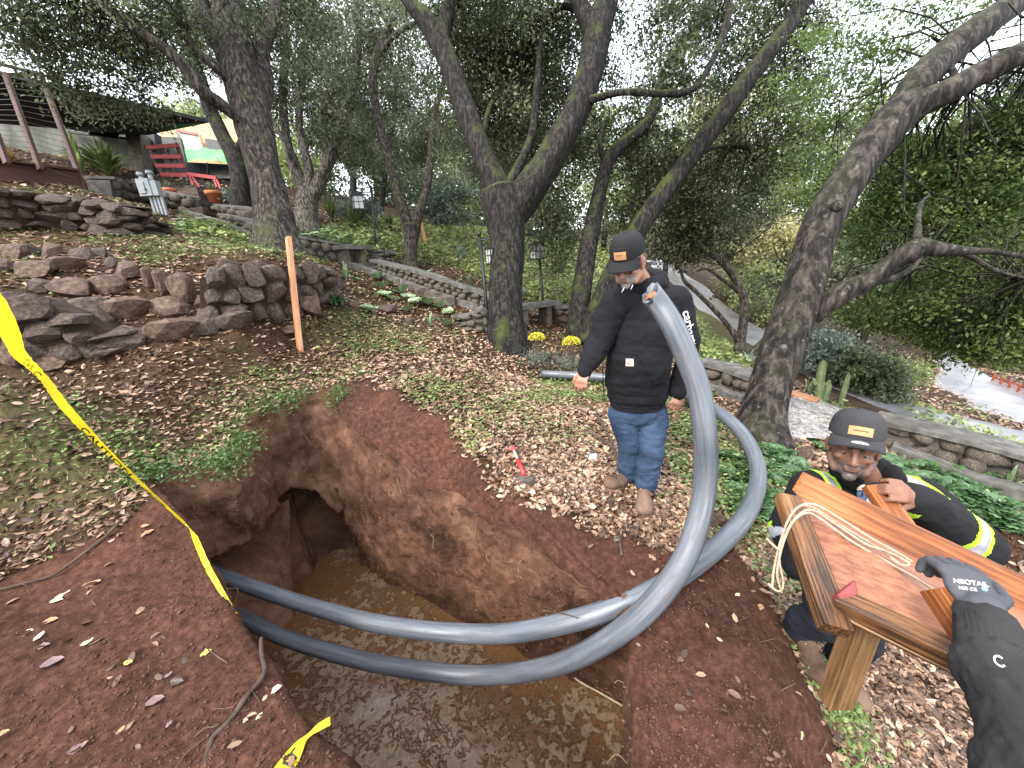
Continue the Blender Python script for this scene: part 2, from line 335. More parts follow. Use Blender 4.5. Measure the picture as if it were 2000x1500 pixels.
# ground material
def mat_ground():
    m, nt, b = newmat('ground'); L = nt.links
    def att(n): a = nt.nodes.new('ShaderNodeAttribute'); a.attribute_name = n; return a.outputs['Fac']
    def mix(f, a, c):
        x = nt.nodes.new('ShaderNodeMix'); x.data_type = 'RGBA'; L.new(f, x.inputs[0]); L.new(a, x.inputs[6]); L.new(c, x.inputs[7]); return x.outputs[2]
    n1 = noise_node(nt, 2.2, 8, .65); n2 = noise_node(nt, 26, 8, .7); n3 = noise_node(nt, 60, 4, .7); n4 = noise_node(nt, .8, 4)
    rs = ramp(nt, [(.25, (.022, .009, .006)), (.5, (.062, .027, .018)), (.75, (.125, .062, .042))]); L.new(n2.outputs[0], rs.inputs[0])
    rl = ramp(nt, [(.28, (.010, .006, .004)), (.5, (.04, .023, .014)), (.72, (.10, .06, .038))]); L.new(n3.outputs[0], rl.inputs[0])
    rg = ramp(nt, [(.3, (.025, .022, .010)), (.55, (.075, .072, .03)), (.8, (.16, .16, .07))]); L.new(n2.outputs[0], rg.inputs[0])
    c = mix(att('green'), rl.outputs[0], rg.outputs[0]); c = mix(att('soil'), c, rs.outputs[0])
    rw = ramp(nt, [(.35, (.7, .7, .7)), (.65, (1.25, 1.2, 1.15))]); L.new(n1.outputs[0], rw.inputs[0])
    mm = nt.nodes.new('ShaderNodeMix'); mm.data_type = 'RGBA'; mm.blend_type = 'MULTIPLY'; mm.inputs[0].default_value = 1; L.new(c, mm.inputs[6]); L.new(rw.outputs[0], mm.inputs[7])
    L.new(mm.outputs[2], b.inputs['Base Color']); b.inputs['Roughness'].default_value = .85; b.inputs['Specular IOR Level'].default_value = .12
    bp = add_bump(nt, b, n2.outputs[0], .7, .02); add_bump(nt, b, n3.outputs[0], .6, .008, bp)
    return m
MG = mat_ground()
used = np.zeros(len(V), bool); Fk = Fq[keep]; used[Fk.ravel()] = True; rm = -np.ones(len(V), int); rm[used] = np.arange(used.sum())
obj('ground', mesh('ground', V[used], rm[Fk], MG, True, {'soil': sm[used], 'green': gm[used]}), kind='structure')
# ---- pit walls, lofted from lip to base with the undercut hollow in the left wall
NR = 120; NC = len(RIM); cen = np.array([-.3, 2.0])
rp_ = RIM[:, :2]; tan = np.roll(rp_, -2, 0) - np.roll(rp_, 2, 0); tan /= np.linalg.norm(tan, axis=1)[:, None] + 1e-9
outn = np.stack([-tan[:, 1], tan[:, 0]], 1)
if np.mean(np.einsum('ij,ij->i', outn, rp_ - rp_.mean(0))) < 0: outn = -outn
for _ in range(3): outn = (np.roll(outn, 1, 0) + outn + np.roll(outn, -1, 0)) / 3
outn /= np.linalg.norm(outn, axis=1)[:, None]
s_l = np.linspace(0, 1, NC)
# roof height of the hollow along the left wall, 0 elsewhere
iL = int(np.argmin(np.linalg.norm(rp_ - rim[0, :2], axis=1))); iR = int(np.argmin(np.linalg.norm(rp_ - rim[9, :2], axis=1)))
cav = np.full(NC, -9.0)
for i in range(iL - 18, iR + 1):
    f = float((BASE[i % NC] - _b0) @ (_b1 - _b0) / ((_b1 - _b0) @ (_b1 - _b0))) * .88 if i >= iL else -(iL - i) / 60; f = f if i < iR - 8 else .85 + .15 * (i - iR + 8) / 8; cav[i % NC] = np.interp(f, [-.3, 0, .12, .3, .5, .68, .85, 1.0], [-1.3, -.75, -.52, -.5, -.48, -.42, -.6, -1.5])
rows = []
lipz = H(rp_[:, 0] + outn[:, 0] * .14, rp_[:, 1] + outn[:, 1] * .14)
for j in range(NR):
    t = j / (NR - 1)
    if j < 6:
        u = j / 5; o = .09 * (1 - u); xy = rp_ + outn * o; z = GZ(xy[:, 0], xy[:, 1]) + (.006 if j else -.05) - .03 * u ** 3
    else:
        u = (j - 5) / (NR - 6); zr = GZ(rp_[:, 0], rp_[:, 1]) - .026; z = zr + (ZW - .2 - zr) * u
        xy = rp_ * (1 - u) + BASE * u
        c = sstep(0, .10, cav - z); dfr = np.clip((cav - .12 - z) / (cav - .12 - ZW + .1), 0, 1); xy = xy + outn * (.80 * c * (1 - .80 * dfr) * (cav > -5))[:, None]
    rows.append(np.c_[xy, z])
PV = np.array(rows)  # NR, NC, 3
flat = PV.reshape(-1, 3); dep_ = np.repeat(np.clip((np.arange(NR) - 4) / 6, 0, 1), NC)
on = np.tile(outn, (NR, 1)); 
nz = .030 * (1 - 2 * np.abs(fbm(flat * [1, 1, .35], 9, 2, 79))) + .04 * fbm(flat * [1, 1, .8], 2.0, 3, 71) + .045 * fbm(flat * [1, 1, .7], 7, 4, 73) + .02 * np.abs(fbm(flat, 22, 3, 75))
flat = flat + np.c_[on * (nz * dep_)[:, None], .0 * nz]
ii = np.arange(NR - 1)[:, None] * NC; jj = np.arange(NC)[None, :]
PF = np.stack([ii + jj, ii + (jj + 1) % NC, ii + NC + (jj + 1) % NC, ii + NC + jj], -1).reshape(-1, 4)
def mat_pit():
    m, nt, b = newmat('pit_soil'); L = nt.links
    n1 = noise_node(nt, 1.6, 8, .6, dist=.4); n2 = noise_node(nt, 22, 8, .72, (1, 1, .45)); n3 = noise_node(nt, 70, 5, .7)
    r1 = ramp(nt, [(.3, (.030, .012, .007)), (.44, (.085, .037, .021)), (.58, (.165, .080, .046)), (.72, (.27, .15, .09))]); 
    ad = nt.nodes.new('ShaderNodeMath'); ad.operation = 'MULTIPLY_ADD'; ad.inputs[1].default_value = .35; L.new(n2.outputs[0], ad.inputs[0])
    sb = nt.nodes.new('ShaderNodeMath'); sb.operation = 'SUBTRACT'; sb.inputs[1].default_value = .17; L.new(n1.outputs[0], sb.inputs[0]); L.new(sb.outputs[0], ad.inputs[2])
    L.new(ad.outputs[0], r1.inputs[0]); L.new(r1.outputs[0], b.inputs['Base Color']); b.inputs['Roughness'].default_value = .62; b.inputs['Specular IOR Level'].default_value = .4
    bp = add_bump(nt, b, n2.outputs[0], .9, .03); add_bump(nt, b, n3.outputs[0], .7, .008, bp); return m
_pm = mesh('pit_wall', flat, PF[:, ::-1], [mat_pit(), MG], True, {'soil': soil_mask(flat[:, 0], flat[:, 1]), 'green': green_mask(flat[:, 0], flat[:, 1])})
_pm.polygons.foreach_set('material_index', np.repeat((np.arange(NR - 1) < 5).astype(np.int32), NC))
obj('pit_wall', _pm, kind='structure')
# stones and crumbs stuck in the walls, cut roots
rg = np.random.default_rng(404); _n = 5200; _i = rg.integers(8 * NC, (NR - 14) * NC, _n); _c = flat[_i]; _s = .004 + .022 * rg.beta(1.1, 7, _n)
_O = np.array([(1, 0, 0), (-1, 0, 0), (0, 1, 0), (0, -1, 0), (0, 0, 1), (0, 0, -1)], float); _OF = np.array([(0, 2, 4), (2, 1, 4), (1, 3, 4), (3, 0, 4), (2, 0, 5), (1, 2, 5), (3, 1, 5), (0, 3, 5)])
_M = rg.normal(0, .35, (_n, 3, 3)) + np.eye(3); _V = np.einsum('kj,nij->nki', _O, _M) * _s[:, None, None] + _c[:, None, :]
obj('wall_clods', mesh('wall_clods', _V.reshape(-1, 3), (np.arange(_n)[:, None, None] * 6 + _OF[None]).reshape(-1, 3), mat_noise('wall_clod', [(.3, (.05, .022, .014)), (.7, (.19, .10, .06))], 5, .85, .3, .003, 80), True), kind='stuff')
_tv = []; _tf = []; _k = 0
for _ in range(70):
    a = flat[rg.integers(8 * NC, int(NR * .6) * NC)]; d = np.array([-.3, 1.8, a[2]]) - a; d /= np.linalg.norm(d); L = rg.uniform(.03, .14); Q = np.array([a - d * .02, a + d * L * .5 + rg.normal(0, .01, 3), a + d * L * .8 - [0, 0, L * .6] + rg.normal(0, .015, 3)]); Vt, Ft = tube_vf(catmull(Q, .02), rg.uniform(.0012, .003), 5, False); _tv.append(Vt); _tf += [[q + _k for q in f] for f in Ft]; _k += len(Vt)
obj('wall_rootlets', mesh('wall_rootlets', np.vstack(_tv), _tf, mat_noise('rootlet', [(.3, (.10, .06, .035)), (.7, (.28, .19, .12))], 20, .8, .2, .002), True), kind='stuff')
# ---- muddy water
def mat_water():
    m, nt, b = newmat('muddy_water'); L = nt.links
    n1 = noise_node(nt, 13, 9, .72, dist=.35); n2 = noise_node(nt, 1.4, 3, .5); n3 = noise_node(nt, 24, 7, .7)
    ad = nt.nodes.new('ShaderNodeMath'); ad.operation = 'MULTIPLY_ADD'; ad.inputs[1].default_value = .6; L.new(n2.outputs[0], ad.inputs[0]); ms = nt.nodes.new('ShaderNodeMath'); ms.operation = 'MULTIPLY'; ms.inputs[1].default_value = .8; L.new(n1.outputs[0], ms.inputs[0]); L.new(ms.outputs[0], ad.inputs[2])
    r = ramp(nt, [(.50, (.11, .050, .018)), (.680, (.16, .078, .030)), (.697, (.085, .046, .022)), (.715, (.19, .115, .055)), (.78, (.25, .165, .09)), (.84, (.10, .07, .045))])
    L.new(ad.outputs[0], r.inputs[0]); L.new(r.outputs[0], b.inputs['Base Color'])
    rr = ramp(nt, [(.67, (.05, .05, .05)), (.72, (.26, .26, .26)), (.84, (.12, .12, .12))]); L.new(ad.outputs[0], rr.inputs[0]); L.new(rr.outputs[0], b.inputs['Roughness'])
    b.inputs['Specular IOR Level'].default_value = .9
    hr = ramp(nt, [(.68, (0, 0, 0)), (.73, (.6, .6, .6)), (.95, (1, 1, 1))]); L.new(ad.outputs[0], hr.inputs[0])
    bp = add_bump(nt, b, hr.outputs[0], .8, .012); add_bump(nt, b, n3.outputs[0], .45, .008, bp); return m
wx = np.linspace(-3.6, 1.1, 160); wy = np.linspace(-.2, 4.6, 160); WX, WY = np.meshgrid(wx, wy); wq = p3(WX.ravel(), WY.ravel())
wz = ZW + .008 * np.maximum(0, fbm(wq, 7, 3, 91)) + .003 * fbm(wq, 20, 2, 93)
wi = np.arange(160 * 160).reshape(160, 160)
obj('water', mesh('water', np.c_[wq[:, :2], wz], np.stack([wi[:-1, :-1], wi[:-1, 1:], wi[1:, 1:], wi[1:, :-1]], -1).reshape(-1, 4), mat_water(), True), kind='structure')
# ================================================================ trees
def mat_bark(name, dark, light, moss=.35, lichen=.3, scale=1.0):
    m, nt, b = newmat(name); L = nt.links
    n1 = noise_node(nt, 24 * scale, 7, .68, (1, 1, .22), dist=.35); n2 = noise_node(nt, 3, 5, .6); n3 = noise_node(nt, 14, 6, .6)
    r = ramp(nt, [(.42, tuple(c * .18 for c in dark)), (.5, dark), (.62, light)]); L.new(n1.outputs[0], r.inputs[0])
    def mix(f, a, col):
        x = nt.nodes.new('ShaderNodeMix'); x.data_type = 'RGBA'; L.new(f, x.inputs[0]); L.new(a, x.inputs[6]); x.inputs[7].default_value = (*col, 1); return x.outputs[2]
    rl = ramp(nt, [(.60, (0, 0, 0)), (.68, (lichen,) * 3)]); L.new(n3.outputs[0], rl.inputs[0])
    c = mix(rl.outputs[0], r.outputs[0], (.27, .28, .24))
    g = nt.nodes.new('ShaderNodeNewGeometry'); sx = nt.nodes.new('ShaderNodeSeparateXYZ'); L.new(g.outputs['Normal'], sx.inputs[0])
    ma = nt.nodes.new('ShaderNodeMath'); ma.operation = 'MULTIPLY_ADD'; L.new(sx.outputs[2], ma.inputs[0]); ma.inputs[1].default_value = .55; L.new(n2.outputs[0], ma.inputs[2])
    rm_ = ramp(nt, [(.78 - .1 * moss, (0, 0, 0)), (.92, (moss * 1.6,) * 3)]); L.new(ma.outputs[0], rm_.inputs[0])
    c = mix(rm_.outputs[0], c, (.055, .07, .012)); L.new(c, b.inputs['Base Color'])
    b.inputs['Roughness'].default_value = .8; b.inputs['Specular IOR Level'].default_value = .3
    bp = add_bump(nt, b, n1.outputs[0], 1.0, .05); add_bump(nt, b, n3.outputs[0], .5, .008, bp); return m
BARK = {'oak': mat_bark('oak_bark', (.028, .021, .017), (.10, .082, .070)),
        'dark': mat_bark('dark_bark', (.012, .010, .0085), (.045, .038, .033), .5, .15),
        'smooth': mat_bark('smooth_bark', (.024, .019, .016), (.075, .062, .054), .10, .3, .6),
        'pale': mat_bark('pale_bark', (.08, .068, .058), (.22, .195, .175), .3, .6)}
def limb_np(P, step=.07):
    """P: list of (px, py, distance, width in photo pixels) -> centre line and radii"""
    A = np.array([[*pt(a, b, d), w * d / F / 2] for a, b, d, w in P]); return catmull(A, step)
def bark_tube(Q, seg, rough=1.0, seed=0, flare=0.0):
    def disp(th, s, r):
        R0 = r.mean(); q = np.stack([np.cos(th) * r * 1.0, np.sin(th) * r, s * .3], -1).reshape(-1, 3)
        a = np.abs(fbm(q, .9 / max(R0, .03) * 1.1, 3, seed)).reshape(th.shape)
        q2 = np.stack([np.cos(th), np.sin(th), s * .9], -1).reshape(-1, 3)
        l = fbm(q2, 1.1, 3, seed + 5).reshape(th.shape)
        f = 1 + rough * (.16 * (a - .25) + .09 * l)
        if flare: f = f + flare * np.exp(-s / (R0 * 1.3)) * (1 + .45 * np.cos(th * 5 + seed) + .3 * np.cos(th * 3 + 1.3 * seed))
        return f
    return tube_vf(Q[:, :3], Q[:, 3], seg, True, disp)
LEAF = {
    'oak': mat_leaf('oak_leaf', [(0, (.030, .040, .020)), (.5, (.10, .122, .060)), (.85, (.20, .23, .11)), (1, (.34, .36, .20))], .5, .28),
    'grey': mat_leaf('greygreen_leaf', [(0, (.05, .065, .035)), (.5, (.13, .155, .09)), (1, (.26, .29, .18))], .4, .45),
    'green': mat_leaf('green_leaf', [(0, (.05, .08, .025)), (.5, (.13, .19, .055)), (.85, (.23, .30, .09)), (1, (.34, .40, .15))], .55, .3),
    'bright': mat_leaf('bright_leaf', [(0, (.12, .16, .05)), (.5, (.26, .31, .11)), (1, (.44, .48, .24))], .5, .5),
    'yellow': mat_leaf('yellow_leaf', [(0, (.22, .21, .08)), (.5, (.40, .38, .18)), (1, (.58, .54, .32))], .5, .5),
    'silver': mat_leaf('silver_leaf', [(0, (.07, .10, .075)), (.5, (.15, .19, .15)), (1, (.28, .32, .27))], .3, .5)}
LM = 1.15; LS = 1.48
def leaf_cloud(P, size, ar=.45, droop=.25, seed=0):
    """one folded rhombus per point; returns V, F, rnd"""
    rg = np.random.default_rng(seed); n = len(P)
    d = rg.normal(size=(n, 3)); d[:, 2] -= droop; d /= np.linalg.norm(d, axis=1)[:, None]
    s = rg.normal(size=(n, 3)); s[:, 2] *= .5; s -= d * np.sum(s * d, 1)[:, None]; s /= np.linalg.norm(s, axis=1)[:, None]
    nn = np.cross(d, s); L = (size * rg.uniform(.6, 1.3, n))[:, None]
    a = P; b = P + d * L * .5 + s * L * ar * .5 + nn * L * .08; c = P + d * L; e = P + d * L * .5 - s * L * ar * .5 + nn * L * .08
    V = np.stack([a, b, c, e], 1).reshape(-1, 3); Fq = np.arange(4 * n).reshape(n, 4); return V, Fq
def crown(name, blobs, limbs, mat, leaf, parent, seed=0, sig=.22, twigs=None, twigmat=None, maxlink=2.6, ar=.5, per=80, spread=1.0):
    """blobs: (px, py, distance, rx px, ry px, depth radius m, leaves). Leaves sit in small sprays, each spray on a twig from a limb."""
    rg = np.random.default_rng(seed + 100); Ps = []; R = []; CC = []
    for (px, py, d, rx, ry, rz, n) in blobs:
        n = int(n * LM); c = pt(px, py, d); ax = rx * d / F; ay = ry * d / F; k = max(3, int(n / per))
        u = rg.normal(size=(k, 3)); u /= np.linalg.norm(u, axis=1)[:, None]; u *= (rg.uniform(0, 1, k) ** .42)[:, None]
        cc = c + u[:, :1] * ax * _r + u[:, 1:2] * ay * _u + u[:, 2:] * rz * _f; CC.append(cc)
        w = rg.gamma(2.2, 1, k); w /= w.sum(); m = np.repeat(np.arange(k), rg.multinomial(n, w))
        sg = sig * rg.uniform(.5, 1.25, k)[m, None]
        off = rg.normal(size=(len(m), 3)) * sg * [1, 1, .62]; Ps.append(cc[m] + off)
        tone = rg.uniform(.1, .8, k)[m]; R.append(np.clip(tone + rg.normal(0, .17, len(m)), 0, 1))
    P = np.vstack(Ps); R = np.concatenate(R); V, Fq = leaf_cloud(P, leaf * LS, ar, .3, seed)
    me = mesh(name, V, Fq, mat, False, {'rnd': np.repeat(R, 4)})
    o = obj(name, me, parent); tag(o, kind='stuff')
    if limbs is not None and twigs:
        cc = np.vstack(CC); LP = np.vstack([l[:, :4] for l in limbs]); tv = []; tf = []; nv = 0
        sel = rg.permutation(len(cc))[:twigs]
        for i in sel:
            D = np.linalg.norm(LP[:, :3] - cc[i], axis=1) + rg.uniform(0, .5, len(LP)); j = int(np.argmin(D))
            if D[j] > maxlink * .6 or D[j] < .1: continue
            a = LP[j, :3]; b = cc[i]; L = D[j]; t = np.linspace(0, 1, 6)[:, None]
            mid = rg.normal(size=3) * .16 * L; mid2 = rg.normal(size=3) * .07 * L
            Q = a * (1 - t) + b * t + mid * 1.5 * np.sin(t * np.pi) + mid2 * np.sin(t * 2 * np.pi) + np.array([0, 0, .10 * L]) * np.sin(t * np.pi)
            r0 = min(.004 + .005 * L, LP[j, 3] * .5); Vt, Ft = tube_vf(Q, np.linspace(r0, .003, 6), 4, False); tv.append(Vt); tf.append(np.array(Ft) + nv); nv += len(Vt)
            for _ in range(3):
                k = rg.integers(2, 6); e = b + rg.normal(size=3) * sig * 1.5; q0 = Q[k]
                Q2 = np.array([q0, (q0 + e) / 2 + rg.normal(size=3) * .04, e]); Vt, Ft = tube_vf(Q2, np.linspace(r0 * .4, .002, 3), 3, False)
                Vt = np.asarray(Vt); 
                F3 = np.array(Ft); tv.append(Vt); tf.append(F3 + nv); nv += len(Vt)
        if tv:
            obj('twigs', mesh('twigs', np.vstack(tv), np.vstack(tf), twigmat, True), parent, kind='stuff')
    return o
def tree(name, label, kind, limbs, blobs, leafmat='oak', leaf=.05, seed=0, seg=22, rough=1.0, twigs=150, flare=.35, group=None, sig=.22, base=None, per=80, cat='tree'):
    L0 = [limb_np(l, .06 if i == 0 else .07) for i, l in enumerate(limbs)]
    b0 = L0[0][0, :3].copy(); g = h1(b0[0], b0[1]); root = thing(name, label, cat, (b0[0], b0[1], g), group)
    ext = L0[0][0].copy(); ext[2] = g - .25; ext[3] *= 1.15; L0[0] = np.vstack([ext, L0[0]])
    for i, Q in enumerate(L0):
        V, Fc = bark_tube(Q, seg if i == 0 else max(9, int(seg * .7)), rough, seed + 7 * i, flare if i == 0 else 0)
        obj('trunk' if i == 0 else 'limb', mesh('trunk' if i == 0 else 'limb', V, Fc, BARK[kind], True), root)
    if blobs: crown('crown', blobs, L0, LEAF[leafmat], leaf, root, seed, sig, twigs, BARK['dark'], per=per)
    return root, L0
D = 6.8
T1, T1L = tree('oak_tree', 'thick oak with furrowed bark and split hollow foot, above a rock wall', 'oak', [
    [(548, 503, D, 86), (542, 470, D, 73), (532, 410, D, 65), (520, 350, D, 61), (505, 290, D, 63), (492, 230, D, 67), (478, 160, D, 68), (462, 90, D, 63), (448, 20, D, 56), (438, -60, D, 51), (430, -180, D, 43)],
    [(512, 275, D, 25), (490, 250, D - .1, 25), (460, 225, D - .3, 22), (425, 200, D - .5, 23), (395, 178, D - .7, 24), (370, 142, D - .8, 24), (335, 105, D - .9, 21), (292, 75, D - 1, 19), (245, 42, D - 1.1, 18), (195, 5, D - 1.2, 17), (120, -40, D - 1.3, 12)],
    [(478, 195, D, 22), (450, 160, D - .2, 18), (415, 125, D - .4, 17), (385, 100, D - .4, 16), (362, 62, D - .4, 14), (348, 25, D - .4, 12), (345, -30, D - .4, 10)],
    [(500, 250, D, 34), (518, 170, D + .2, 29), (512, 100, D + .2, 25), (530, 50, D + .2, 22), (545, -20, D + .2, 20), (560, -90, D + .2, 17)],
    [(470, 190, D, 37), (440, 110, D, 34), (412, 50, D, 30), (385, -20, D, 27)]],
    [(110, 40, 5.6, 190, 80, 1.2, 5000), (290, 110, 6.6, 110, 60, .9, 3800), (420, 0, 7.9, 160, 50, 1.0, 5500), (570, 60, 8.0, 110, 80, 1.2, 6000), (60, 90, 5.6, 120, 50, .8, 3200), (250, 20, 6.4, 140, 60, 1.2, 3200), (265, 195, 6.6, 45, 26, .35, 900), (170, 190, 6.6, 50, 26, .35, 800), (200, -120, 5.5, 420, 120, 2.0, 9000)],
    'oak', .045, 11, 36, 1.5, 420, .3)
T0, _ = tree('oak_tree', 'dark forked oak standing between the house awning and the thick peeling oak', 'dark', [
    [(470, 385, 9.8, 34), (470, 350, 9.8, 32), (460, 310, 9.8, 33), (440, 275, 9.8, 27), (425, 245, 9.8, 25), (407, 205, 9.8, 24), (395, 165, 9.8, 22), (375, 110, 9.8, 18), (365, 40, 9.8, 14)],
    [(462, 300, 9.8, 20), (478, 270, 9.8, 16), (492, 235, 9.8, 13), (505, 190, 9.8, 10)]],
    [(370, 150, 9.6, 60, 40, 1, 1500), (380, 70, 9.8, 110, 60, 1.4, 3500)], 'grey', .055, 12, 16, 1.0, 80, .2)
T2, _ = tree('oak_tree', 'pale grey barked oak forking low above the bright green succulent bed', 'pale', [
    [(602, 455, 11, 48), (600, 430, 11, 42), (600, 400, 11, 40), (601, 380, 11, 38)],
    [(600, 388, 11, 26), (582, 345, 11, 24), (570, 310, 11, 20), (560, 270, 11, 16), (552, 180, 11, 15), (560, 80, 11, 13), (556, -30, 11, 10)],
    [(600, 385, 11, 22), (603, 330, 11, 18), (585, 250, 11, 14), (590, 150, 11, 12), (600, 40, 11, 10)],
    [(605, 390, 11, 28), (625, 355, 11, 24), (645, 305, 11, 21), (668, 235, 11, 19), (690, 165, 11, 15), (700, 80, 11, 14), (695, -20, 11, 11)],
    [(650, 300, 11, 12), (625, 230, 11, 11), (655, 170, 11, 10), (665, 150, 11, 8)],
    [(585, 345, 11, 10), (560, 290, 10.6, 9), (535, 240, 10.6, 8), (510, 215, 10.6, 7)]],
    [(600, 150, 11, 110, 120, 2.4, 9000), (640, 60, 11.5, 120, 80, 2.5, 8000), (520, 190, 11, 50, 60, 1.5, 2500), (680, 260, 12.5, 60, 60, 1.4, 3500), (600, -60, 11, 300, 80, 3, 5000)], 'grey', .065, 13, 18, .9, 260, .25)
T3, _ = tree('oak_tree', 'slender v forked oak leaning over the slope behind the long cobble wall', 'oak', [
    [(802, 535, 9.5, 36), (800, 505, 9.5, 28), (803, 470, 9.5, 28), (806, 440, 9.5, 32)],
    [(802, 450, 9.5, 22), (785, 405, 9.5, 21), (773, 365, 9.5, 19), (760, 310, 9.5, 18), (742, 250, 9.5, 17), (732, 200, 9.5, 16), (729, 150, 9.5, 17), (738, 105, 9.5, 17), (760, 50, 9.5, 16), (782, -20, 9.5, 14)],
    [(810, 445, 9.5, 20), (824, 400, 9.5, 16), (836, 355, 9.5, 14), (842, 290, 9.5, 13), (850, 220, 9.5, 12), (866, 160, 9.5, 9), (880, 80, 9.5, 7)],
    [(740, 110, 9.5, 10), (770, 70, 9.2, 10), (800, 50, 9.0, 10), (830, 45, 8.8, 9)]],
    [(780, 150, 10.5, 90, 110, 2.2, 8000), (820, 300, 11, 60, 80, 1.5, 4500), (700, 260, 11, 60, 90, 1.6, 4000), (740, 20, 10, 120, 60, 2, 5500)], 'grey', .06, 14, 16, 1.0, 240, .3)
D = 6.4
T4, T4L = tree('oak_tree', 'big dark forked oak in the centre with mossy right limb, beside the iron lantern post', 'dark', [
    [(990, 672, D, 78), (987, 620, D, 68), (988, 560, D, 66), (992, 490, D, 68), (990, 440, D, 76), (985, 400, D, 86), (983, 378, D, 84)],
    [(985, 405, D, 60), (965, 355, D, 50), (940, 295, D, 44), (912, 225, D, 42), (888, 155, D, 40), (865, 95, D, 40), (835, 45, D, 36), (800, 5, D, 26), (770, -50, D, 20)],
    [(992, 425, D, 62), (1022, 388, D - .1, 62), (1060, 335, D - .2, 57), (1095, 275, D - .3, 52), (1122, 220, D - .3, 52), (1146, 160, D - .3, 52), (1160, 100, D - .3, 54), (1168, 50, D - .3, 52), (1185, 0, D - .3, 42), (1195, -70, D - .3, 34)],
    [(1162, 75, D - .3, 36), (1140, 25, D - .3, 30), (1110, -30, D - .3, 24)],
    [(862, 90, D, 30), (868, 50, D, 28), (880, 10, D, 26), (900, -40, D, 20)],
    [(985, 375, D, 26), (1010, 330, D + .1, 18), (1038, 265, D + .2, 15), (1048, 180, D + .2, 14), (1055, 100, D + .2, 12), (1066, 38, D + .2, 11), (1098, 12, D + .1, 12), (1125, 18, D, 13)],
    [(1140, 200, D - .3, 20), (1170, 190, D - .5, 14), (1215, 180, D - .7, 12), (1275, 182, D - .9, 12), (1325, 182, D - 1, 13), (1358, 170, D - 1, 12), (1385, 130, D - 1, 12), (1412, 70, D - 1, 13), (1425, 10, D - 1, 12), (1420, -60, D - 1, 10)],
    [(940, 290, D, 12), (950, 230, D + .4, 10), (968, 190, D + .8, 9), (1010, 140, D + 1, 7), (1050, 110, D + 1.2, 5)]],
    [(1010, 130, 7.6, 170, 120, 1.5, 22000), (1070, 280, 8.2, 110, 90, 1.2, 12000), (920, 60, 7.4, 130, 90, 1.6, 5500), (1270, 60, 6.6, 110, 70, 1.4, 4200), (1320, 160, 5.6, 70, 30, .4, 1300), (1020, 20, 6.8, 200, 60, 1.5, 7500), (930, 300, 8.4, 90, 90, 1.2, 4500), (1090, 430, 8.6, 70, 100, .9, 7500), (1000, -120, 6.4, 420, 100, 2, 8000), (1250, 330, 8, 90, 70, 1.2, 5500)],
    'oak', .048, 15, 34, 1.25, 520, .28)
T5, _ = tree('leaning_oak_tree', 'two trunked leaning oak with mossy grey stems directly behind the standing man', 'dark', [
    [(1128, 662, 7.0, 52), (1132, 600, 7.0, 42), (1140, 540, 7.0, 38), (1150, 480, 7.0, 34), (1160, 425, 7.0, 30), (1172, 370, 7.0, 27), (1186, 320, 7.0, 26), (1215, 282, 7.0, 24), (1255, 250, 7.0, 22), (1278, 210, 7.0, 22), (1292, 160, 7.0, 22), (1325, 95, 7.0, 20), (1365, 45, 7.0, 17), (1400, -10, 7, 14)],
    [(1150, 672, 6.8, 54), (1172, 600, 6.7, 46), (1205, 520, 6.6, 42), (1248, 445, 6.5, 40), (1295, 378, 6.4, 37), (1345, 312, 6.3, 35), (1400, 240, 6.2, 36), (1450, 170, 6.1, 35), (1500, 102, 6.0, 33), (1548, 40, 6.0, 33), (1590, -40, 6, 30)],
    [(1186, 322, 7, 14), (1172, 285, 7, 11), (1178, 240, 7.2, 8)],
    [(1340, 318, 6.3, 12), (1390, 290, 6.6, 9), (1440, 285, 7, 7), (1480, 300, 7.2, 5)]],
    [(1470, 120, 7.2, 150, 110, 1.5, 8500), (1380, 340, 8, 130, 90, 1.3, 10000), (1280, 420, 8.2, 100, 70, 1, 7000), (1200, 230, 8.2, 90, 90, 1.3, 4500), (1560, 250, 7, 90, 100, 1.1, 5500), (1500, 10, 6.8, 200, 60, 1.5, 6500)],
    'oak', .05, 16, 24, 1.1, 420, .15)
D = 3.9
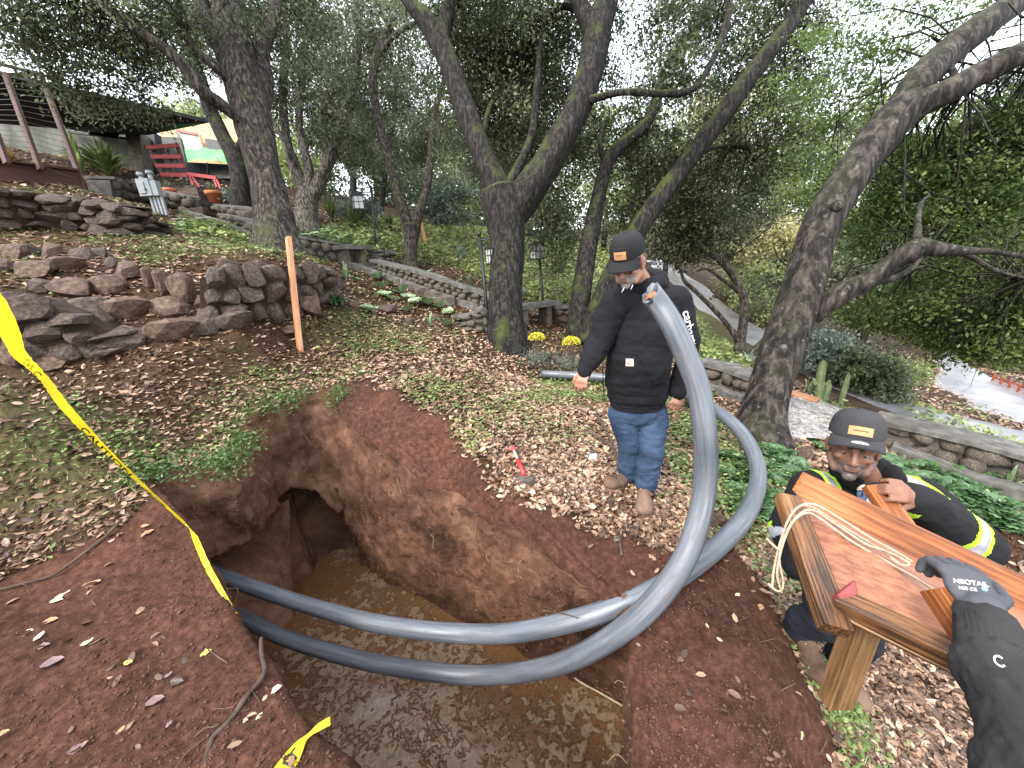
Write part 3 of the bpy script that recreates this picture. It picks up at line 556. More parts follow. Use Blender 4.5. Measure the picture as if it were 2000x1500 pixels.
T6, T6L = tree('coast_oak_tree', 'large smooth barked oak leaning right with a pale scar, behind the pipe', 'smooth', [
    [(1482, 866, D, 108), (1486, 830, D, 84), (1497, 780, D, 72), (1516, 715, D, 72), (1542, 640, D, 74), (1562, 580, D, 72), (1580, 520, D, 68), (1596, 460, D, 66), (1622, 405, D, 66), (1655, 355, D, 64), (1692, 300, D, 64), (1735, 245, D, 68), (1775, 205, D, 66)],
    [(1755, 232, D, 56), (1790, 165, D, 56), (1838, 115, D + .1, 56), (1895, 68, D + .1, 52), (1955, 25, D + .2, 48), (2040, -30, D + .3, 42)],
    [(1755, 228, D, 60), (1800, 203, D - .1, 50), (1850, 180, D - .2, 46), (1900, 152, D - .2, 44), (1960, 122, D - .3, 44), (2020, 92, D - .3, 42), (2110, 50, D - .3, 36)],
    [(1580, 618, D, 44), (1612, 592, D - .1, 42), (1655, 567, D - .2, 40), (1700, 545, D - .3, 36), (1745, 512, D - .4, 35), (1780, 490, D - .5, 38), (1800, 482, D - .5, 34), (1840, 488, D - .6, 26), (1885, 490, D - .6, 17), (1940, 492, D - .7, 10), (2020, 505, D - .8, 8)],
    [(1860, 488, D - .6, 12), (1900, 503, D - .5, 9), (1935, 525, D - .5, 8), (1965, 535, D - .4, 6), (2010, 545, D - .4, 4)],
    [(1690, 552, D - .3, 11), (1740, 545, D - .1, 13), (1775, 528, D, 11), (1800, 505, D, 8)],
    [(1793, 480, D - .5, 16), (1792, 440, D - .4, 10), (1798, 400, D - .3, 7), (1815, 380, D - .2, 4)],
    [(1855, 130, D, 12), (1868, 155, D - .1, 9), (1870, 185, D - .2, 9)]],
    [(1850, 330, 4.6, 150, 90, .8, 15000), (1890, 590, 4.6, 150, 90, .8, 19000), (1780, 430, 4.9, 120, 80, .7, 10000), (1950, 420, 4.4, 90, 130, .7, 12000), (1720, 600, 5.4, 80, 50, .5, 5500), (1980, 650, 4.2, 70, 60, .5, 6000), (1925, 680, 4.4, 80, 30, .5, 2600), (1640, 130, 5.2, 110, 110, 1.0, 4200), (1850, 20, 4.6, 160, 60, .8, 2600), (1960, 250, 4.2, 70, 60, .6, 3200), (1620, 330, 5.6, 70, 90, .8, 3000), (1980, 560, 4.0, 60, 120, .5, 4000)],
    'green', .036, 17, 34, .55, 330, .3, sig=.14)
# cut branch stub, as a knot on the trunk
kn = pt(1634, 402, 3.72); V, Fc = tube_vf(np.array([kn + _f * .06, kn - _f * .015, kn - _f * .03]), [.062, .058, .045], 14)
obj('knot', mesh('knot', V, Fc, BARK['smooth'], True), T6)
V, Fc = tube_vf(np.array([kn - _f * .02, kn - _f * .034]), [.036, .034], 14); obj('cut_face', mesh('cut_face', V, Fc, BARK['pale'], True), T6)
T7, _ = tree('slim_oak_tree', 'slim curved oak with three stems growing beside the driveway', 'oak', [
    [(1443, 700, 8, 24), (1447, 660, 8, 18), (1453, 620, 8, 16), (1452, 580, 8, 15), (1436, 545, 8, 14), (1410, 510, 8, 14), (1380, 490, 8, 11), (1355, 465, 8, 8), (1335, 430, 8, 6)],
    [(1440, 665, 8, 11), (1425, 640, 8, 9), (1395, 605, 8, 9), (1360, 570, 8, 8), (1335, 545, 8, 7), (1325, 500, 8, 6)],
    [(1460, 700, 8, 17), (1495, 665, 8, 15), (1525, 630, 8, 13), (1556, 580, 8, 10), (1570, 530, 8, 8)],
    [(1445, 570, 8, 8), (1410, 545, 8, 7), (1380, 525, 8, 5), (1360, 530, 8, 4)]],
    [(1400, 470, 8.5, 70, 40, 1.2, 2600), (1340, 450, 8.5, 60, 50, 1.2, 3500), (1500, 560, 9.5, 60, 50, 1, 1500), (1450, 400, 9, 100, 60, 1, 3500)], 'oak', .055, 18, 12, .8, 120, .2)
# thinner trunks deeper in the grove
for k, (x0, x1, x2, d, w, lab) in enumerate([(988, 975, 985, 13, 22, 'narrow dark oak partly hidden behind the central forked oak'), (686, 690, 683, 16, 16, 'straight dark oak by the wooden fence behind the left lantern post'),
        (1300, 1318, 1340, 16, 10, 'slight dark oak stem seen under the leaning mossy trunk'), (742, 752, 770, 17, 12, 'thin oak in the back of the grove behind the slender forked oak')]):
    y0 = 455 if d < 14 else 430
    if k == 2: y0 = 520
    tree('background_oak_tree', lab, 'dark', [[(x0, y0, d, w), (x1, y0 - 90, d, w * .8), (x2, y0 - 200, d, w * .7), (x2 + 10, y0 - 330, d, w * .5)], [(x1, y0 - 80, d, w * .5), (x1 - 30, y0 - 150, d, w * .35), (x1 - 60, y0 - 260, d, w * .2)]],
         [(x2, y0 - 230, d, 130, 100, 3, 7000), (x2 + 30, y0 - 120, d, 80, 50, 2, 2500), (x1 - 40, y0 - 200, d + 1, 90, 60, 2, 3000)], ['oak', 'grey', 'bright', 'grey'][k], .08, 30 + k, 10, .8, 60, .1, sig=.3, per=60)
# trees far beyond the slope and across the driveway
FAR = [(560, 330, 22, 110, 110, 'bright', 'yellow green tree beyond the pale forked oak'), (720, 300, 24, 110, 120, 'grey', 'grey green tree above the wooden fence'),
       (880, 330, 26, 90, 110, 'bright', 'light green tree seen between the slender and the central oak'), (1010, 380, 22, 100, 90, 'grey', 'mid green tree behind the central oak'),
       (1180, 350, 26, 110, 120, 'bright', 'light green tree behind the two leaning trunks'), (1330, 400, 28, 100, 110, 'yellow', 'pale yellow tree at the top of the driveway'),
       (1450, 300, 22, 110, 130, 'yellow', 'tall pale yellow tree across the driveway'), (1600, 380, 18, 110, 130, 'bright', 'bright green tree behind the smooth leaning trunk'),
       (1750, 300, 18, 120, 120, 'bright', 'sunlit green tree in the far right gap of the branches'), (1900, 400, 15, 130, 150, 'green', 'deep green tree beyond the side limb at right'),
       (1700, 560, 14, 120, 80, 'grey', 'loose grey green tree over the hedge by the wide road'), (420, 300, 26, 90, 90, 'bright', 'bright tree behind the dark forked oak by the house'),
       (1520, 500, 16, 90, 70, 'yellow', 'tangled straw coloured thicket tree behind the slim curved oak'), (2020, 300, 14, 120, 180, 'grey', 'grey green tree at the right edge of the view')]
for k, (px, py, d, rx, ry, lm, lab) in enumerate(FAR):
    c = pt(px, py, d); g = h1(c[0], c[1]); root = thing('distant_tree', lab, 'tree', (c[0], c[1], g), 'trees beyond the garden')
    top = c[2]; Q = catmull(np.array([[c[0], c[1], g - .3, .22], [c[0] + .2, c[1], (g + top) / 2, .17], [c[0] - .1, c[1], top, .12], [c[0] + .2, c[1], top + ry * d / F * .6, .05]]), .4)
    LL = [Q]; V, Fc = tube_vf(Q[:, :3], Q[:, 3], 8); obj('trunk', mesh('trunk', V, Fc, BARK['oak'], True), root)
    for a in range(4):
        b = Q[len(Q) // 3 + a]; e = b[:3] + np.array([math.cos(a * 2 + k), math.sin(a * 2 + k), .9]) * rx * d / F * .6
        Q2 = catmull(np.array([[*b[:3], .1], [*((b[:3] + e) / 2 + [0, 0, .2]), .06], [*e, .02]]), .4); LL.append(Q2); V, Fc = tube_vf(Q2[:, :3], Q2[:, 3], 6); obj('limb', mesh('limb', V, Fc, BARK['oak'], True), root)
    crown('crown', [(px, py, d, rx, ry, rx * d / F, 5200), (px + 40, py + ry * .5, d, rx * .6, ry * .6, 2, 2500), (px - 40, py - ry * .4, d, rx * .7, ry * .6, 2, 2500)], LL, LEAF[lm], .15 * d / 20, root, 60 + k, .35 * d / 20, 60, BARK['dark'], 6, per=60)
# ================================================================ litter, grass, clods
def in_pit(x, y, m=.03): return sdpoly(x, y, RP[::3]) < m
def scatter(n, r0, r1, mask, seed, a0=-62, a1=66, pw=0.0):
    """points on the ground, log-uniform with distance"""
    rg = np.random.default_rng(seed); r = r0 * (r1 / r0) ** rg.uniform(0, 1, n); a = np.radians(rg.uniform(a0, a1, n))
    x = r * np.sin(a); y = r * np.cos(a); k = rg.uniform(0, 1, n) < mask(x, y); x = x[k]; y = y[k]
    k = ~in_pit(x, y); x = x[k]; y = y[k]; return x, y, GZ(x, y)
def litter_vf(x, y, z, size, seed, tilt=.35, curl=.35):
    rg = np.random.default_rng(seed); n = len(x); th = rg.uniform(0, 2 * np.pi, n); up = rg.normal(0, tilt, (n, 3)); up[:, 2] = 1; up /= np.linalg.norm(up, axis=1)[:, None]
    d = np.stack([np.cos(th), np.sin(th), np.zeros(n)], 1); d -= up * np.sum(d * up, 1)[:, None]; d /= np.linalg.norm(d, axis=1)[:, None]; s = np.cross(up, d)
    L = size * rg.uniform(.6, 1.35, n); Wd = L * rg.uniform(.38, .58, n); c = curl * L * rg.uniform(-.6, 1.2, n) * .5; bw = L * rg.uniform(-.12, .2, n)
    P = np.stack([x, y, z + rg.uniform(.002, .016, n)], 1)
    def v(a, b, h): return P + d * (L * a)[:, None] + s * (Wd * b)[:, None] + up * h[:, None]
    V = np.stack([v(-.5, 0, bw), v(-.18, .5, c), v(.22, .46, c), v(.5, 0, bw), v(.22, -.46, c), v(-.18, -.5, c)], 1)
    Vf = V.reshape(-1, 3); b = np.arange(n)[:, None] * 6; Fq = np.concatenate([b + np.array([[0, 1, 2, 3]]), b + np.array([[0, 3, 4, 5]])]); return Vf, Fq
M_LIT = mat_leaf('dead_leaf', [(0, (.035, .018, .010)), (.3, (.12, .068, .042)), (.6, (.30, .18, .115)), (.85, (.46, .31, .21)), (1, (.56, .42, .30))], .12, .42, .5)
gx_ = lambda f: f
def m_lit(x, y):
    g = green_mask(x, y); q = p3(x, y); s = soil_mask(x, y)
    return np.clip((1 - s) * (1 - .40 * g) * (1.0 + .7 * fbm(q, 1.8, 3, 5)) + s * .006, 0, 1) * ~on_road(x, y)
x, y, z = scatter(150000, 1.2, 22, m_lit, 201); r = np.hypot(x, y); V, Fq = litter_vf(x, y, z, .041 + .0036 * r, 5)
rg = np.random.default_rng(3); R = np.clip(rg.beta(1.4, 1.5, len(x)) + .22 * fbm(p3(x, y), 1.2, 2, 8), 0, 1)
obj('leaf_litter', mesh('leaf_litter', V, Fq, M_LIT, False, {'rnd': np.repeat(R, 6)}), kind='stuff')
# rotted wood chips on the bank at the man's feet and the lower floor at right
CH = [poly_px([(930, 860), (1050, 850), (1180, 830), (1240, 900), (1330, 1000), (1320, 1080), (1200, 1040), (1000, 960)]), poly_px([(1600, 1290), (1700, 1100), (1850, 980), (2000, 1000), (2300, 1100), (2300, 1600), (1700, 1600), (1640, 1450)])]
def m_chip(x, y): return np.maximum(1 - sstep(-.1, .1, sdpoly(x, y, CH[0])), 1 - sstep(-.1, .1, sdpoly(x, y, CH[1]))) * .95
x, y, z = scatter(80000, 1.0, 6, m_chip, 207); V, Fq = litter_vf(x, y, z + .004, .032, 9, .5, .2)
rg = np.random.default_rng(4); R = np.clip(rg.beta(1.2, 4.0, len(x)), 0, .75)
obj('wood_chips', mesh('wood_chips', V, Fq, M_LIT, False, {'rnd': np.repeat(R, 6)}), kind='stuff')
# grass blades and clover
M_GR = mat_leaf('grass_blade', [(0, (.07, .10, .025)), (.5, (.19, .24, .07)), (.85, (.32, .34, .13)), (1, (.44, .42, .22))], .35, .5)
def blades(x, y, z, h, w, seed, lean=.5):
    rg = np.random.default_rng(seed); n = len(x); a = rg.uniform(0, 2 * np.pi, n); l = rg.uniform(.1, 1, n) * lean
    d = np.stack([np.cos(a) * l, np.sin(a) * l, np.ones(n)], 1); d /= np.linalg.norm(d, axis=1)[:, None]; b2 = rg.uniform(0, 2 * np.pi, n); s = np.stack([np.cos(b2), np.sin(b2), np.zeros(n)], 1)
    hh = (h * rg.uniform(.4, 1.2, n))[:, None]; ww = (w * rg.uniform(.6, 1.2, n))[:, None]; P = np.stack([x, y, z - .005], 1); out = np.stack([np.cos(a), np.sin(a), np.zeros(n)], 1)
    m = P + d * hh * .55; t = m + d * hh * .4 + out * hh * .35 * lean - np.array([0, 0, 1]) * hh * .1
    V = np.stack([P - s * ww * .5, P + s * ww * .5, m + s * ww * .4, t, m - s * ww * .4], 1).reshape(-1, 3); b = np.arange(n)[:, None] * 5
    return V, [*(b + np.array([[0, 1, 2, 4]])).tolist(), *(b + np.array([[4, 2, 3]])).tolist()]
def m_gr(x, y): return green_mask(x, y) * .9 * ~on_road(x, y)
x, y, z = scatter(110000, 1.3, 14, m_gr, 211); r = np.hypot(x, y); V, Fc = blades(x, y, z, .045 + .004 * r, .004 + .0012 * r, 3, 1.0)
obj('grass', mesh('grass', V, Fc, M_GR, False, {'rnd': np.repeat(RNG.uniform(0, 1, len(x)), 5)}), kind='stuff')
M_CL = mat_leaf('clover', [(0, (.05, .09, .025)), (.5, (.14, .215, .06)), (.85, (.24, .32, .10)), (1, (.36, .42, .17))], .3, .5)
def m_cl(x, y): return np.clip(green_mask(x, y) * 1.6 * (.6 + 1.4 * fbm(p3(x, y), 3.0, 2, 77)), 0, 1) * ~on_road(x, y)
x, y, z = scatter(130000, 1.3, 16, m_cl, 213); r = np.hypot(x, y); n = len(x); rg = np.random.default_rng(8)
V, Fq = litter_vf(x, y, z + rg.uniform(.01, .06, n), .018 + .0050 * r, 17, .3, .1); V = V.reshape(-1, 6, 3); c = V.mean(1, keepdims=True); V = (c + (V - c) * [1, 1, .8]).reshape(-1, 3)
obj('clover', mesh('clover', V, Fq, M_CL, False, {'rnd': np.repeat(rg.uniform(0, 1, n), 6)}), kind='stuff')
# low green cover on the slope behind and the beds by the drive
SLOPE = [GREENS[8][0], GREENS[9][0], GREENS[10][0], GREENS[11][0]]
M_GC = mat_leaf('ground_cover', [(0, (.09, .13, .035)), (.5, (.24, .30, .09)), (.85, (.38, .43, .16)), (1, (.50, .52, .26))], .4, .5)
def m_sl(x, y):
    o = np.zeros(len(x))
    for P in SLOPE: o = np.maximum(o, 1 - sstep(-.3, .2, sdpoly(x, y, P)))
    return o * np.clip(.85 + .5 * fbm(p3(x, y), .8, 2, 4), 0, 1) * ~on_road(x, y)
x, y, z = scatter(120000, 3.0, 36, m_sl, 217); r = np.hypot(x, y); n = len(x)
V, Fq = litter_vf(x, y, z + rg.uniform(.02, .16, n), .030 + .0075 * r, 19, .6, .2)
obj('ground_cover', mesh('ground_cover', V, Fq, M_GC, False, {'rnd': np.repeat(np.clip(rg.uniform(0, 1, n) * .8 + .3 * fbm(p3(x, y), 1.5, 2, 6) + .1, 0, 1), 6)}), kind='stuff')
# fringe of weeds hanging over the pit's leafy rim
iA = int(np.argmin(np.linalg.norm(RP - RIM[0, :2], axis=1))); k = np.arange(20, iR + 4) % NC; rg = np.random.default_rng(15)
sel = rg.choice(k, 2600); px_ = RP[sel] + outn[sel] * rg.normal(.08, .08, 2600)[:, None]; cl = fbm(p3(px_[:, 0], px_[:, 1]), 3, 2, 5) > -.25; px_ = px_[cl]; zz = GZ(px_[:, 0], px_[:, 1])
V, Fc = blades(px_[:, 0], px_[:, 1], zz, .10, .005, 23, 2.4); A = MB(); A.add(V, Fc, .5)
n = 3600; sel = rg.choice(k, n); q = RP[sel] + outn[sel] * rg.normal(.07, .09, n)[:, None]; c2 = fbm(p3(q[:, 0], q[:, 1]), 3, 2, 5) > -.12; q = q[c2]; zz = GZ(q[:, 0], q[:, 1]) + rg.uniform(-.10, .06, len(q))
V, Fq = litter_vf(q[:, 0], q[:, 1], zz, .030, 25, .7, .1); A.add(V, Fq.tolist(), .7)
obj('rim_weeds', A.mesh('rim_weeds', mat_leaf('rim_weed', [(0, (.05, .08, .02)), (.5, (.10, .14, .035)), (.7, (.085, .15, .045)), (1, (.2, .25, .1))], .3)), kind='stuff')
# fallen twigs
x, y, z = scatter(2600, 1.2, 9, lambda x, y: (1 - soil_mask(x, y)) * .8 + .06, 231); _tv = []; _tf = []; _k = 0; rg = np.random.default_rng(6)
for a, b, c in zip(x, y, z):
    th = rg.uniform(0, 6.3); L = rg.uniform(.03, .16); d = np.array([math.cos(th), math.sin(th), rg.normal(0, .12)]) * L; p = np.array([a, b, c + .012]); Vt, Ft = tube_vf(np.array([p - d / 2, p + rg.normal(0, .006, 3) + [0, 0, .004], p + d / 2]), rg.uniform(.0012, .004), 4, False); _tv.append(Vt); _tf.append(np.array(Ft) + _k); _k += len(Vt)
obj('fallen_twigs', mesh('fallen_twigs', np.vstack(_tv), np.vstack(_tf), mat_noise('twig', [(.3, (.02, .012, .008)), (.7, (.13, .085, .06))], 9, .8, .2, .002), True), kind='stuff')
# soil clods
ico = bmesh.new(); bmesh.ops.create_icosphere(ico, subdivisions=1, radius=1); ICV = np.array([v.co[:] for v in ico.verts]); ICF = np.array([[v.index for v in f.verts] for f in ico.faces]); ico.free()
def m_soil(x, y): return soil_mask(x, y) * np.clip(.5 + 1.2 * fbm(p3(x, y), 2, 2, 66), .05, 1)
x, y, z = scatter(40000, .8, 3.6, m_soil, 221, -75, 66); n = len(x); rg = np.random.default_rng(31); sz = .002 + .013 * rg.beta(1.1, 6, n)
OCT = np.array([(1, 0, 0), (-1, 0, 0), (0, 1, 0), (0, -1, 0), (0, 0, 1), (0, 0, -1)], float); OF = np.array([(0, 2, 4), (2, 1, 4), (1, 3, 4), (3, 0, 4), (2, 0, 5), (1, 2, 5), (3, 1, 5), (0, 3, 5)])
M = rg.normal(0, .35, (n, 3, 3)) + np.eye(3); V = np.einsum('kj,nij->nki', OCT, M) * sz[:, None, None] + np.stack([x, y, z + sz * .4], 1)[:, None, :]
obj('soil_clods', mesh('soil_clods', V.reshape(-1, 3), (np.arange(n)[:, None, None] * 6 + OF[None]).reshape(-1, 3), mat_noise('clod', [(.3, (.04, .018, .012)), (.7, (.13, .065, .045))], 5, .85, .3, .003, 80), True), kind='stuff')
# ---- driveway and wide road, draped strips
def strip(name, A, B, mat, lift=.03, nx=14, crown_=0.0):
    a = np.array([gp(*p) for p in A]); b = np.array([gp(*p) for p in B]); t = np.linspace(0, 1, 90)
    def rs(P): s = np.r_[0, np.cumsum(np.linalg.norm(np.diff(P[:, :2], axis=0), axis=1))]; s /= s[-1]; return np.stack([np.interp(t, np.linspace(0, 1, len(P)), P[:, k]) for k in (0, 1)], 1)
    a = rs(a); b = rs(b); u = np.linspace(0, 1, nx); G = a[:, None, :] * (1 - u)[None, :, None] + b[:, None, :] * u[None, :, None]; g = G.reshape(-1, 2)
    z = H(g[:, 0], g[:, 1]).reshape(90, nx); z = z.mean(1, keepdims=True) * .3 + z * .7
    e = np.full((1, nx), lift); e[0, 0] = e[0, -1] = -.25; V = np.c_[g, (z + e).ravel()]; i = np.arange(90 * nx).reshape(90, nx)
    o = obj(name, mesh(name, V, np.stack([i[:-1, :-1], i[:-1, 1:], i[1:, 1:], i[1:, :-1]], -1).reshape(-1, 4), mat, True), kind='structure'); return a, b
M_ASPH = mat_noise('asphalt', [(.3, (.11, .108, .112)), (.55, (.19, .186, .194)), (.75, (.27, .262, .27))], 1.6, .3, .5, .01, 60, spec=.5)
strip('driveway', [(1252, 507), (1300, 548), (1360, 604), (1440, 668), (1552, 728), (1615, 757), (1734, 803), (1825, 838), (2000, 890), (2200, 950)], [(1296, 505), (1345, 538), (1398, 576), (1462, 628), (1572, 698), (1640, 728), (1734, 776), (1825, 805), (2000, 850), (2200, 905)], M_ASPH)
strip('road', [(1808, 700), (1798, 730), (1800, 760), (1830, 790), (1870, 815), (1950, 848), (2050, 885), (2300, 960)], [(1850, 690), (1880, 705), (1905, 722), (1935, 738), (1980, 755), (2050, 780), (2150, 820), (2400, 900)], M_ASPH, .05)
# ================================================================ stones, walls, benches
def stone_mesh(name, seed, sub=1, rough=.25, flat=1.0):
    bm = bmesh.new(); bmesh.ops.create_icosphere(bm, subdivisions=sub + 0, radius=1); V = np.array([v.co[:] for v in bm.verts]); Fc = np.array([[v.index for v in f.verts] for f in bm.faces]); bm.free()
    V = np.sign(V) * np.abs(V) ** .75; V = V * (1 + rough * fbm(V + seed * 9.1, 1.1, 2, seed))[:, None] 
    rg = np.random.default_rng(seed)
    for _ in range(7):   # chipped facets
        d = rg.normal(size=3); d /= np.linalg.norm(d); k = rg.uniform(.5, .8); h = V @ d - k; V = V - np.where(h > 0, h, 0)[:, None] * d * .9
    if sub > 1: V = V * (1 + .09 * fbm(V, 3, 4, seed + 3))[:, None]
    V[:, 2] *= flat; V /= np.abs(V).max(0); return V, Fc
M_LAVA = mat_noise('lava_stone', [(.3, (.020, .014, .011)), (.5, (.070, .050, .040)), (.64, (.13, .10, .078)), (.74, (.16, .17, .09)), (.84, (.26, .24, .20))], 5, .75, .9, .02, 16, spec=.35, fine=60)
M_LAVB = mat_noise('brown_stone', [(.3, (.03, .018, .012)), (.5, (.10, .062, .044)), (.64, (.17, .115, .08)), (.76, (.17, .19, .09)), (.84, (.24, .22, .16))], 4, .75, .9, .02, 14, spec=.35, fine=60)
M_COB = mat_noise('cobble_stone', [(.3, (.035, .029, .024)), (.5, (.09, .075, .06)), (.68, (.17, .145, .115)), (.8, (.26, .24, .20))], 6, .75, .7, .012, 24, spec=.3, fine=90)
M_MORT = mat_noise('mortar', [(.3, (.05, .046, .042)), (.7, (.15, .14, .13))], 12, .9, .6, .01, 40)
M_CONC = mat_noise('old_concrete', [(.3, (.05, .048, .045)), (.55, (.12, .115, .105)), (.75, (.23, .22, .20))], 7, .8, .5, .006, 40, fine=120)
M_EARTH = mat_noise('dark_earth', [(.3, (.012, .008, .006)), (.7, (.05, .03, .02))], 12, .9, .6, .02, 40)
STM = {}
for nm, mt in (('lava', M_LAVA), ('brown', M_LAVB), ('cobble', M_COB)):
    STM[nm] = []
    for k in range(10):
        V, Fc = stone_mesh('s', 10 + k + len(nm), 2 if nm != 'cobble' else 1, .28 if nm != 'cobble' else .15); STM[nm].append(mesh('stone', V, Fc, mt, nm == 'cobble'))
        if nm != 'cobble': STM[nm][-1].polygons.foreach_set('use_smooth', np.zeros(len(Fc), bool))
def put_stone(parent, c, sx, sy, sz, rotz, kind, rg, tilt=.2):
    o = bpy.data.objects.new('stone', STM[kind][rg.integers(10)]); link(o, parent); pl = np.array(parent.location); o.location = [float(v) for v in (np.asarray(c) - pl)]
    o.scale = (sx, sy, sz); o.rotation_euler = (rg.uniform(-tilt, tilt), rg.uniform(-tilt, tilt), rotz + rg.uniform(-tilt, tilt)); return o
def wall(name, label, cat, bot, top, size, kind, thick=.3, seed=0, cap=None, core=True, asp=1.5, group=None, lean=0.0, extra=()):
    """bot/top: matching photo points of the face's foot and head"""
    rg = np.random.default_rng(seed); B = np.array([gp(*p) for p in bot]); Tt = []
    for b, (px, py) in zip(B, top):
        r = ray(px, py); dh = np.array([_f[0], _f[1]]); s = ((b[:2] @ dh) + lean) / (r[:2] @ dh); Tt.append(C0 + r * s)
    Tt = np.array(Tt); root = thing(name, label, cat, (B[0][0], B[0][1], B[0][2]), group)
    n = 40; t = np.linspace(0, 1, n); L = np.r_[0, np.cumsum(np.linalg.norm(np.diff(B, axis=0), axis=1))]; LL = L[-1]; tt = L / LL
    f = lambda P, u: np.array([np.interp(u, tt, P[:, k]) for k in range(3)])
    def back(u):
        e = f(B, min(1, u + .02)) - f(B, max(0, u - .02)); nrm = np.array([-e[1], e[0], 0]); nrm /= np.linalg.norm(nrm) + 1e-9
        if nrm @ np.array([f(B, u)[0], f(B, u)[1], 0]) < 0: nrm = -nrm
        return nrm, math.atan2(e[1], e[0])
    if core:
        V = []; 
        for u in t:
            nb, _ = back(u); b = f(B, u); p = f(Tt, u); V += [b + nb * .05 - [0, 0, .3], p + nb * .05 - [0, 0, .02], p + nb * thick - [0, 0, .02], b + nb * thick - [0, 0, .3]]
        Fc = [[0, 1, 2, 3], [4 * n - 1, 4 * n - 2, 4 * n - 3, 4 * n - 4]]
        for i in range(n - 1):
            for k in range(4): Fc.append([4 * i + k, 4 * i + (k + 1) % 4 + 0, 4 * (i + 1) + (k + 1) % 4, 4 * (i + 1) + k][::-1])
        obj('core', mesh('core', V, Fc, M_MORT if kind == 'cobble' else M_EARTH), root)
    hmax = max(np.linalg.norm(Tt - B, axis=1)); rows = max(1, int(round(hmax / (size / asp)))); cnt = 0
    for j in range(rows):
        u = rg.uniform(0, .5) * size / LL
        while u < 1 and cnt < 290:
            w = size * rg.uniform(.65, 1.35); uc = min(1, u + w / 2 / LL); b = f(B, uc); p = f(Tt, uc); hh = np.linalg.norm(p - b)
            rh = hh / rows; nb, az = back(uc)
            if rh > size / asp * .3:
                c = b + (p - b) * ((j + .5) / rows) + nb * (.05 + rg.uniform(-.03, .02)) + [0, 0, rg.uniform(-.1, .1) * rh]
                put_stone(root, c, w * .54, thick * .4 * rg.uniform(.7, 1.15), rh * rg.uniform(.54, .82), az + math.pi * rg.integers(2), kind, rg, .26); cnt += 1
            u += w / LL
    if cap:
        V = []; o_ = .03
        for u in t:
            nb, _ = back(u); p = f(Tt, u); V += [p - nb * o_, p - nb * o_ + [0, 0, cap], p + nb * (thick + o_) + [0, 0, cap], p + nb * (thick + o_)]
        V = np.array(V) + .006 * fbm(np.array(V), 12, 2, seed)[:, None]; Fc = [[0, 1, 2, 3], [4 * n - 1, 4 * n - 2, 4 * n - 3, 4 * n - 4]]
        for i in range(n - 1):
            for k in range(4): Fc.append([4 * i + k, 4 * i + (k + 1) % 4, 4 * (i + 1) + (k + 1) % 4, 4 * (i + 1) + k][::-1])
        obj('capping', mesh('capping', V, Fc, M_CONC), root)
    for e in extra: boulder(root, *e, rg=rg)
    return root
def boulder(root, px, py, w, h, kind='lava', rg=RNG, dy=0.0):
    g = gp(px, py + h * .45); d = (g - C0) @ _f; c = pt(px, py, d); W_ = w * d / F / 2; H_ = h * d / F / 2 * 1.05
    c = c + _f * W_ * .3; put_stone(root, c, W_ * 1.08, max(W_ * .75, H_), H_ * 1.12, math.radians(rg.uniform(-12, 12)), kind, rg, .12)
wall('dry_stone_wall', 'upper dry laid wall of dark lava rocks sloping down below the wire trellis planter', 'stone wall',
     [(-60, 452), (60, 448), (160, 452), (230, 462), (300, 463), (335, 455)], [(-60, 352), (60, 372), (160, 385), (230, 398), (290, 418), (335, 438)], .30, 'lava', .5, 1, None, True, 1.6)
wall('dry_stone_wall', 'rounded dry laid rock wall with a flat stone on top, right of the rock steps and behind the stake', 'stone wall',
     [(372, 625), (430, 628), (500, 628), (560, 622), (600, 612), (640, 590), (662, 560)], [(385, 540), (430, 530), (500, 520), (560, 515), (605, 518), (640, 520), (664, 540)], .27, 'lava', .4, 2, None, True, 1.15,
     extra=[(292, 541, 24, 44, 'brown'), (317, 546, 34, 48, 'brown'), (437, 517, 50, 32), (446, 556, 58, 42, 'brown'), (446, 592, 66, 36), (490, 585, 46, 42), (354, 565, 40, 60, 'brown'), (399, 590, 46, 34, 'brown'), (600, 592, 54, 56, 'brown'), (640, 560, 46, 38), (504, 520, 40, 26), (560, 578, 40, 44, 'brown')])
wall('dry_stone_wall', 'low tumbled rock wall at the left edge beside the yellow tape, with clover in its joints', 'stone wall',
     [(-60, 700), (60, 712), (140, 706), (215, 690)], [(-60, 575), (60, 585), (140, 610), (215, 650)], .32, 'lava', .4, 3, None, True, 1.4,
     extra=[(48, 592, 64, 38), (12, 586, 44, 30), (100, 620, 80, 44), (22, 690, 60, 60, 'brown'), (88, 695, 90, 40, 'brown'), (180, 682, 74, 34)])
rs_ = thing('rock_steps', 'flight of rough rock steps filled with leaves, climbing left beside the rounded wall', 'steps', gp(250, 690))
for e in [(20, 492, 46, 32, 'brown'), (50, 487, 34, 28), (95, 489, 36, 32, 'brown'), (150, 494, 52, 28), (190, 494, 26, 20), (210, 512, 36, 24), (242, 528, 48, 40, 'brown'), (10, 522, 26, 30, 'brown'), (55, 525, 64, 36, 'brown'), (115, 517, 70, 28, 'brown'),
          (75, 555, 62, 26), (130, 562, 78, 40, 'brown'), (205, 556, 66, 38, 'brown'), (162, 618, 108, 70), (235, 605, 88, 46, 'brown'), (310, 597, 88, 42, 'brown'), (250, 662, 78, 46), (325, 647, 94, 46, 'brown'), (388, 637, 52, 38), (450, 628, 72, 36)]:
    boulder(rs_, *e)
wall('cobble_wall', 'mortared cobble wall curving below the bright green bed, left of the first stone bench', 'cobble wall', [(562, 486), (600, 500), (650, 512), (690, 516)], [(562, 462), (600, 468), (650, 477), (690, 482)], .24, 'cobble', .3, 4, .05, True, 1.3)
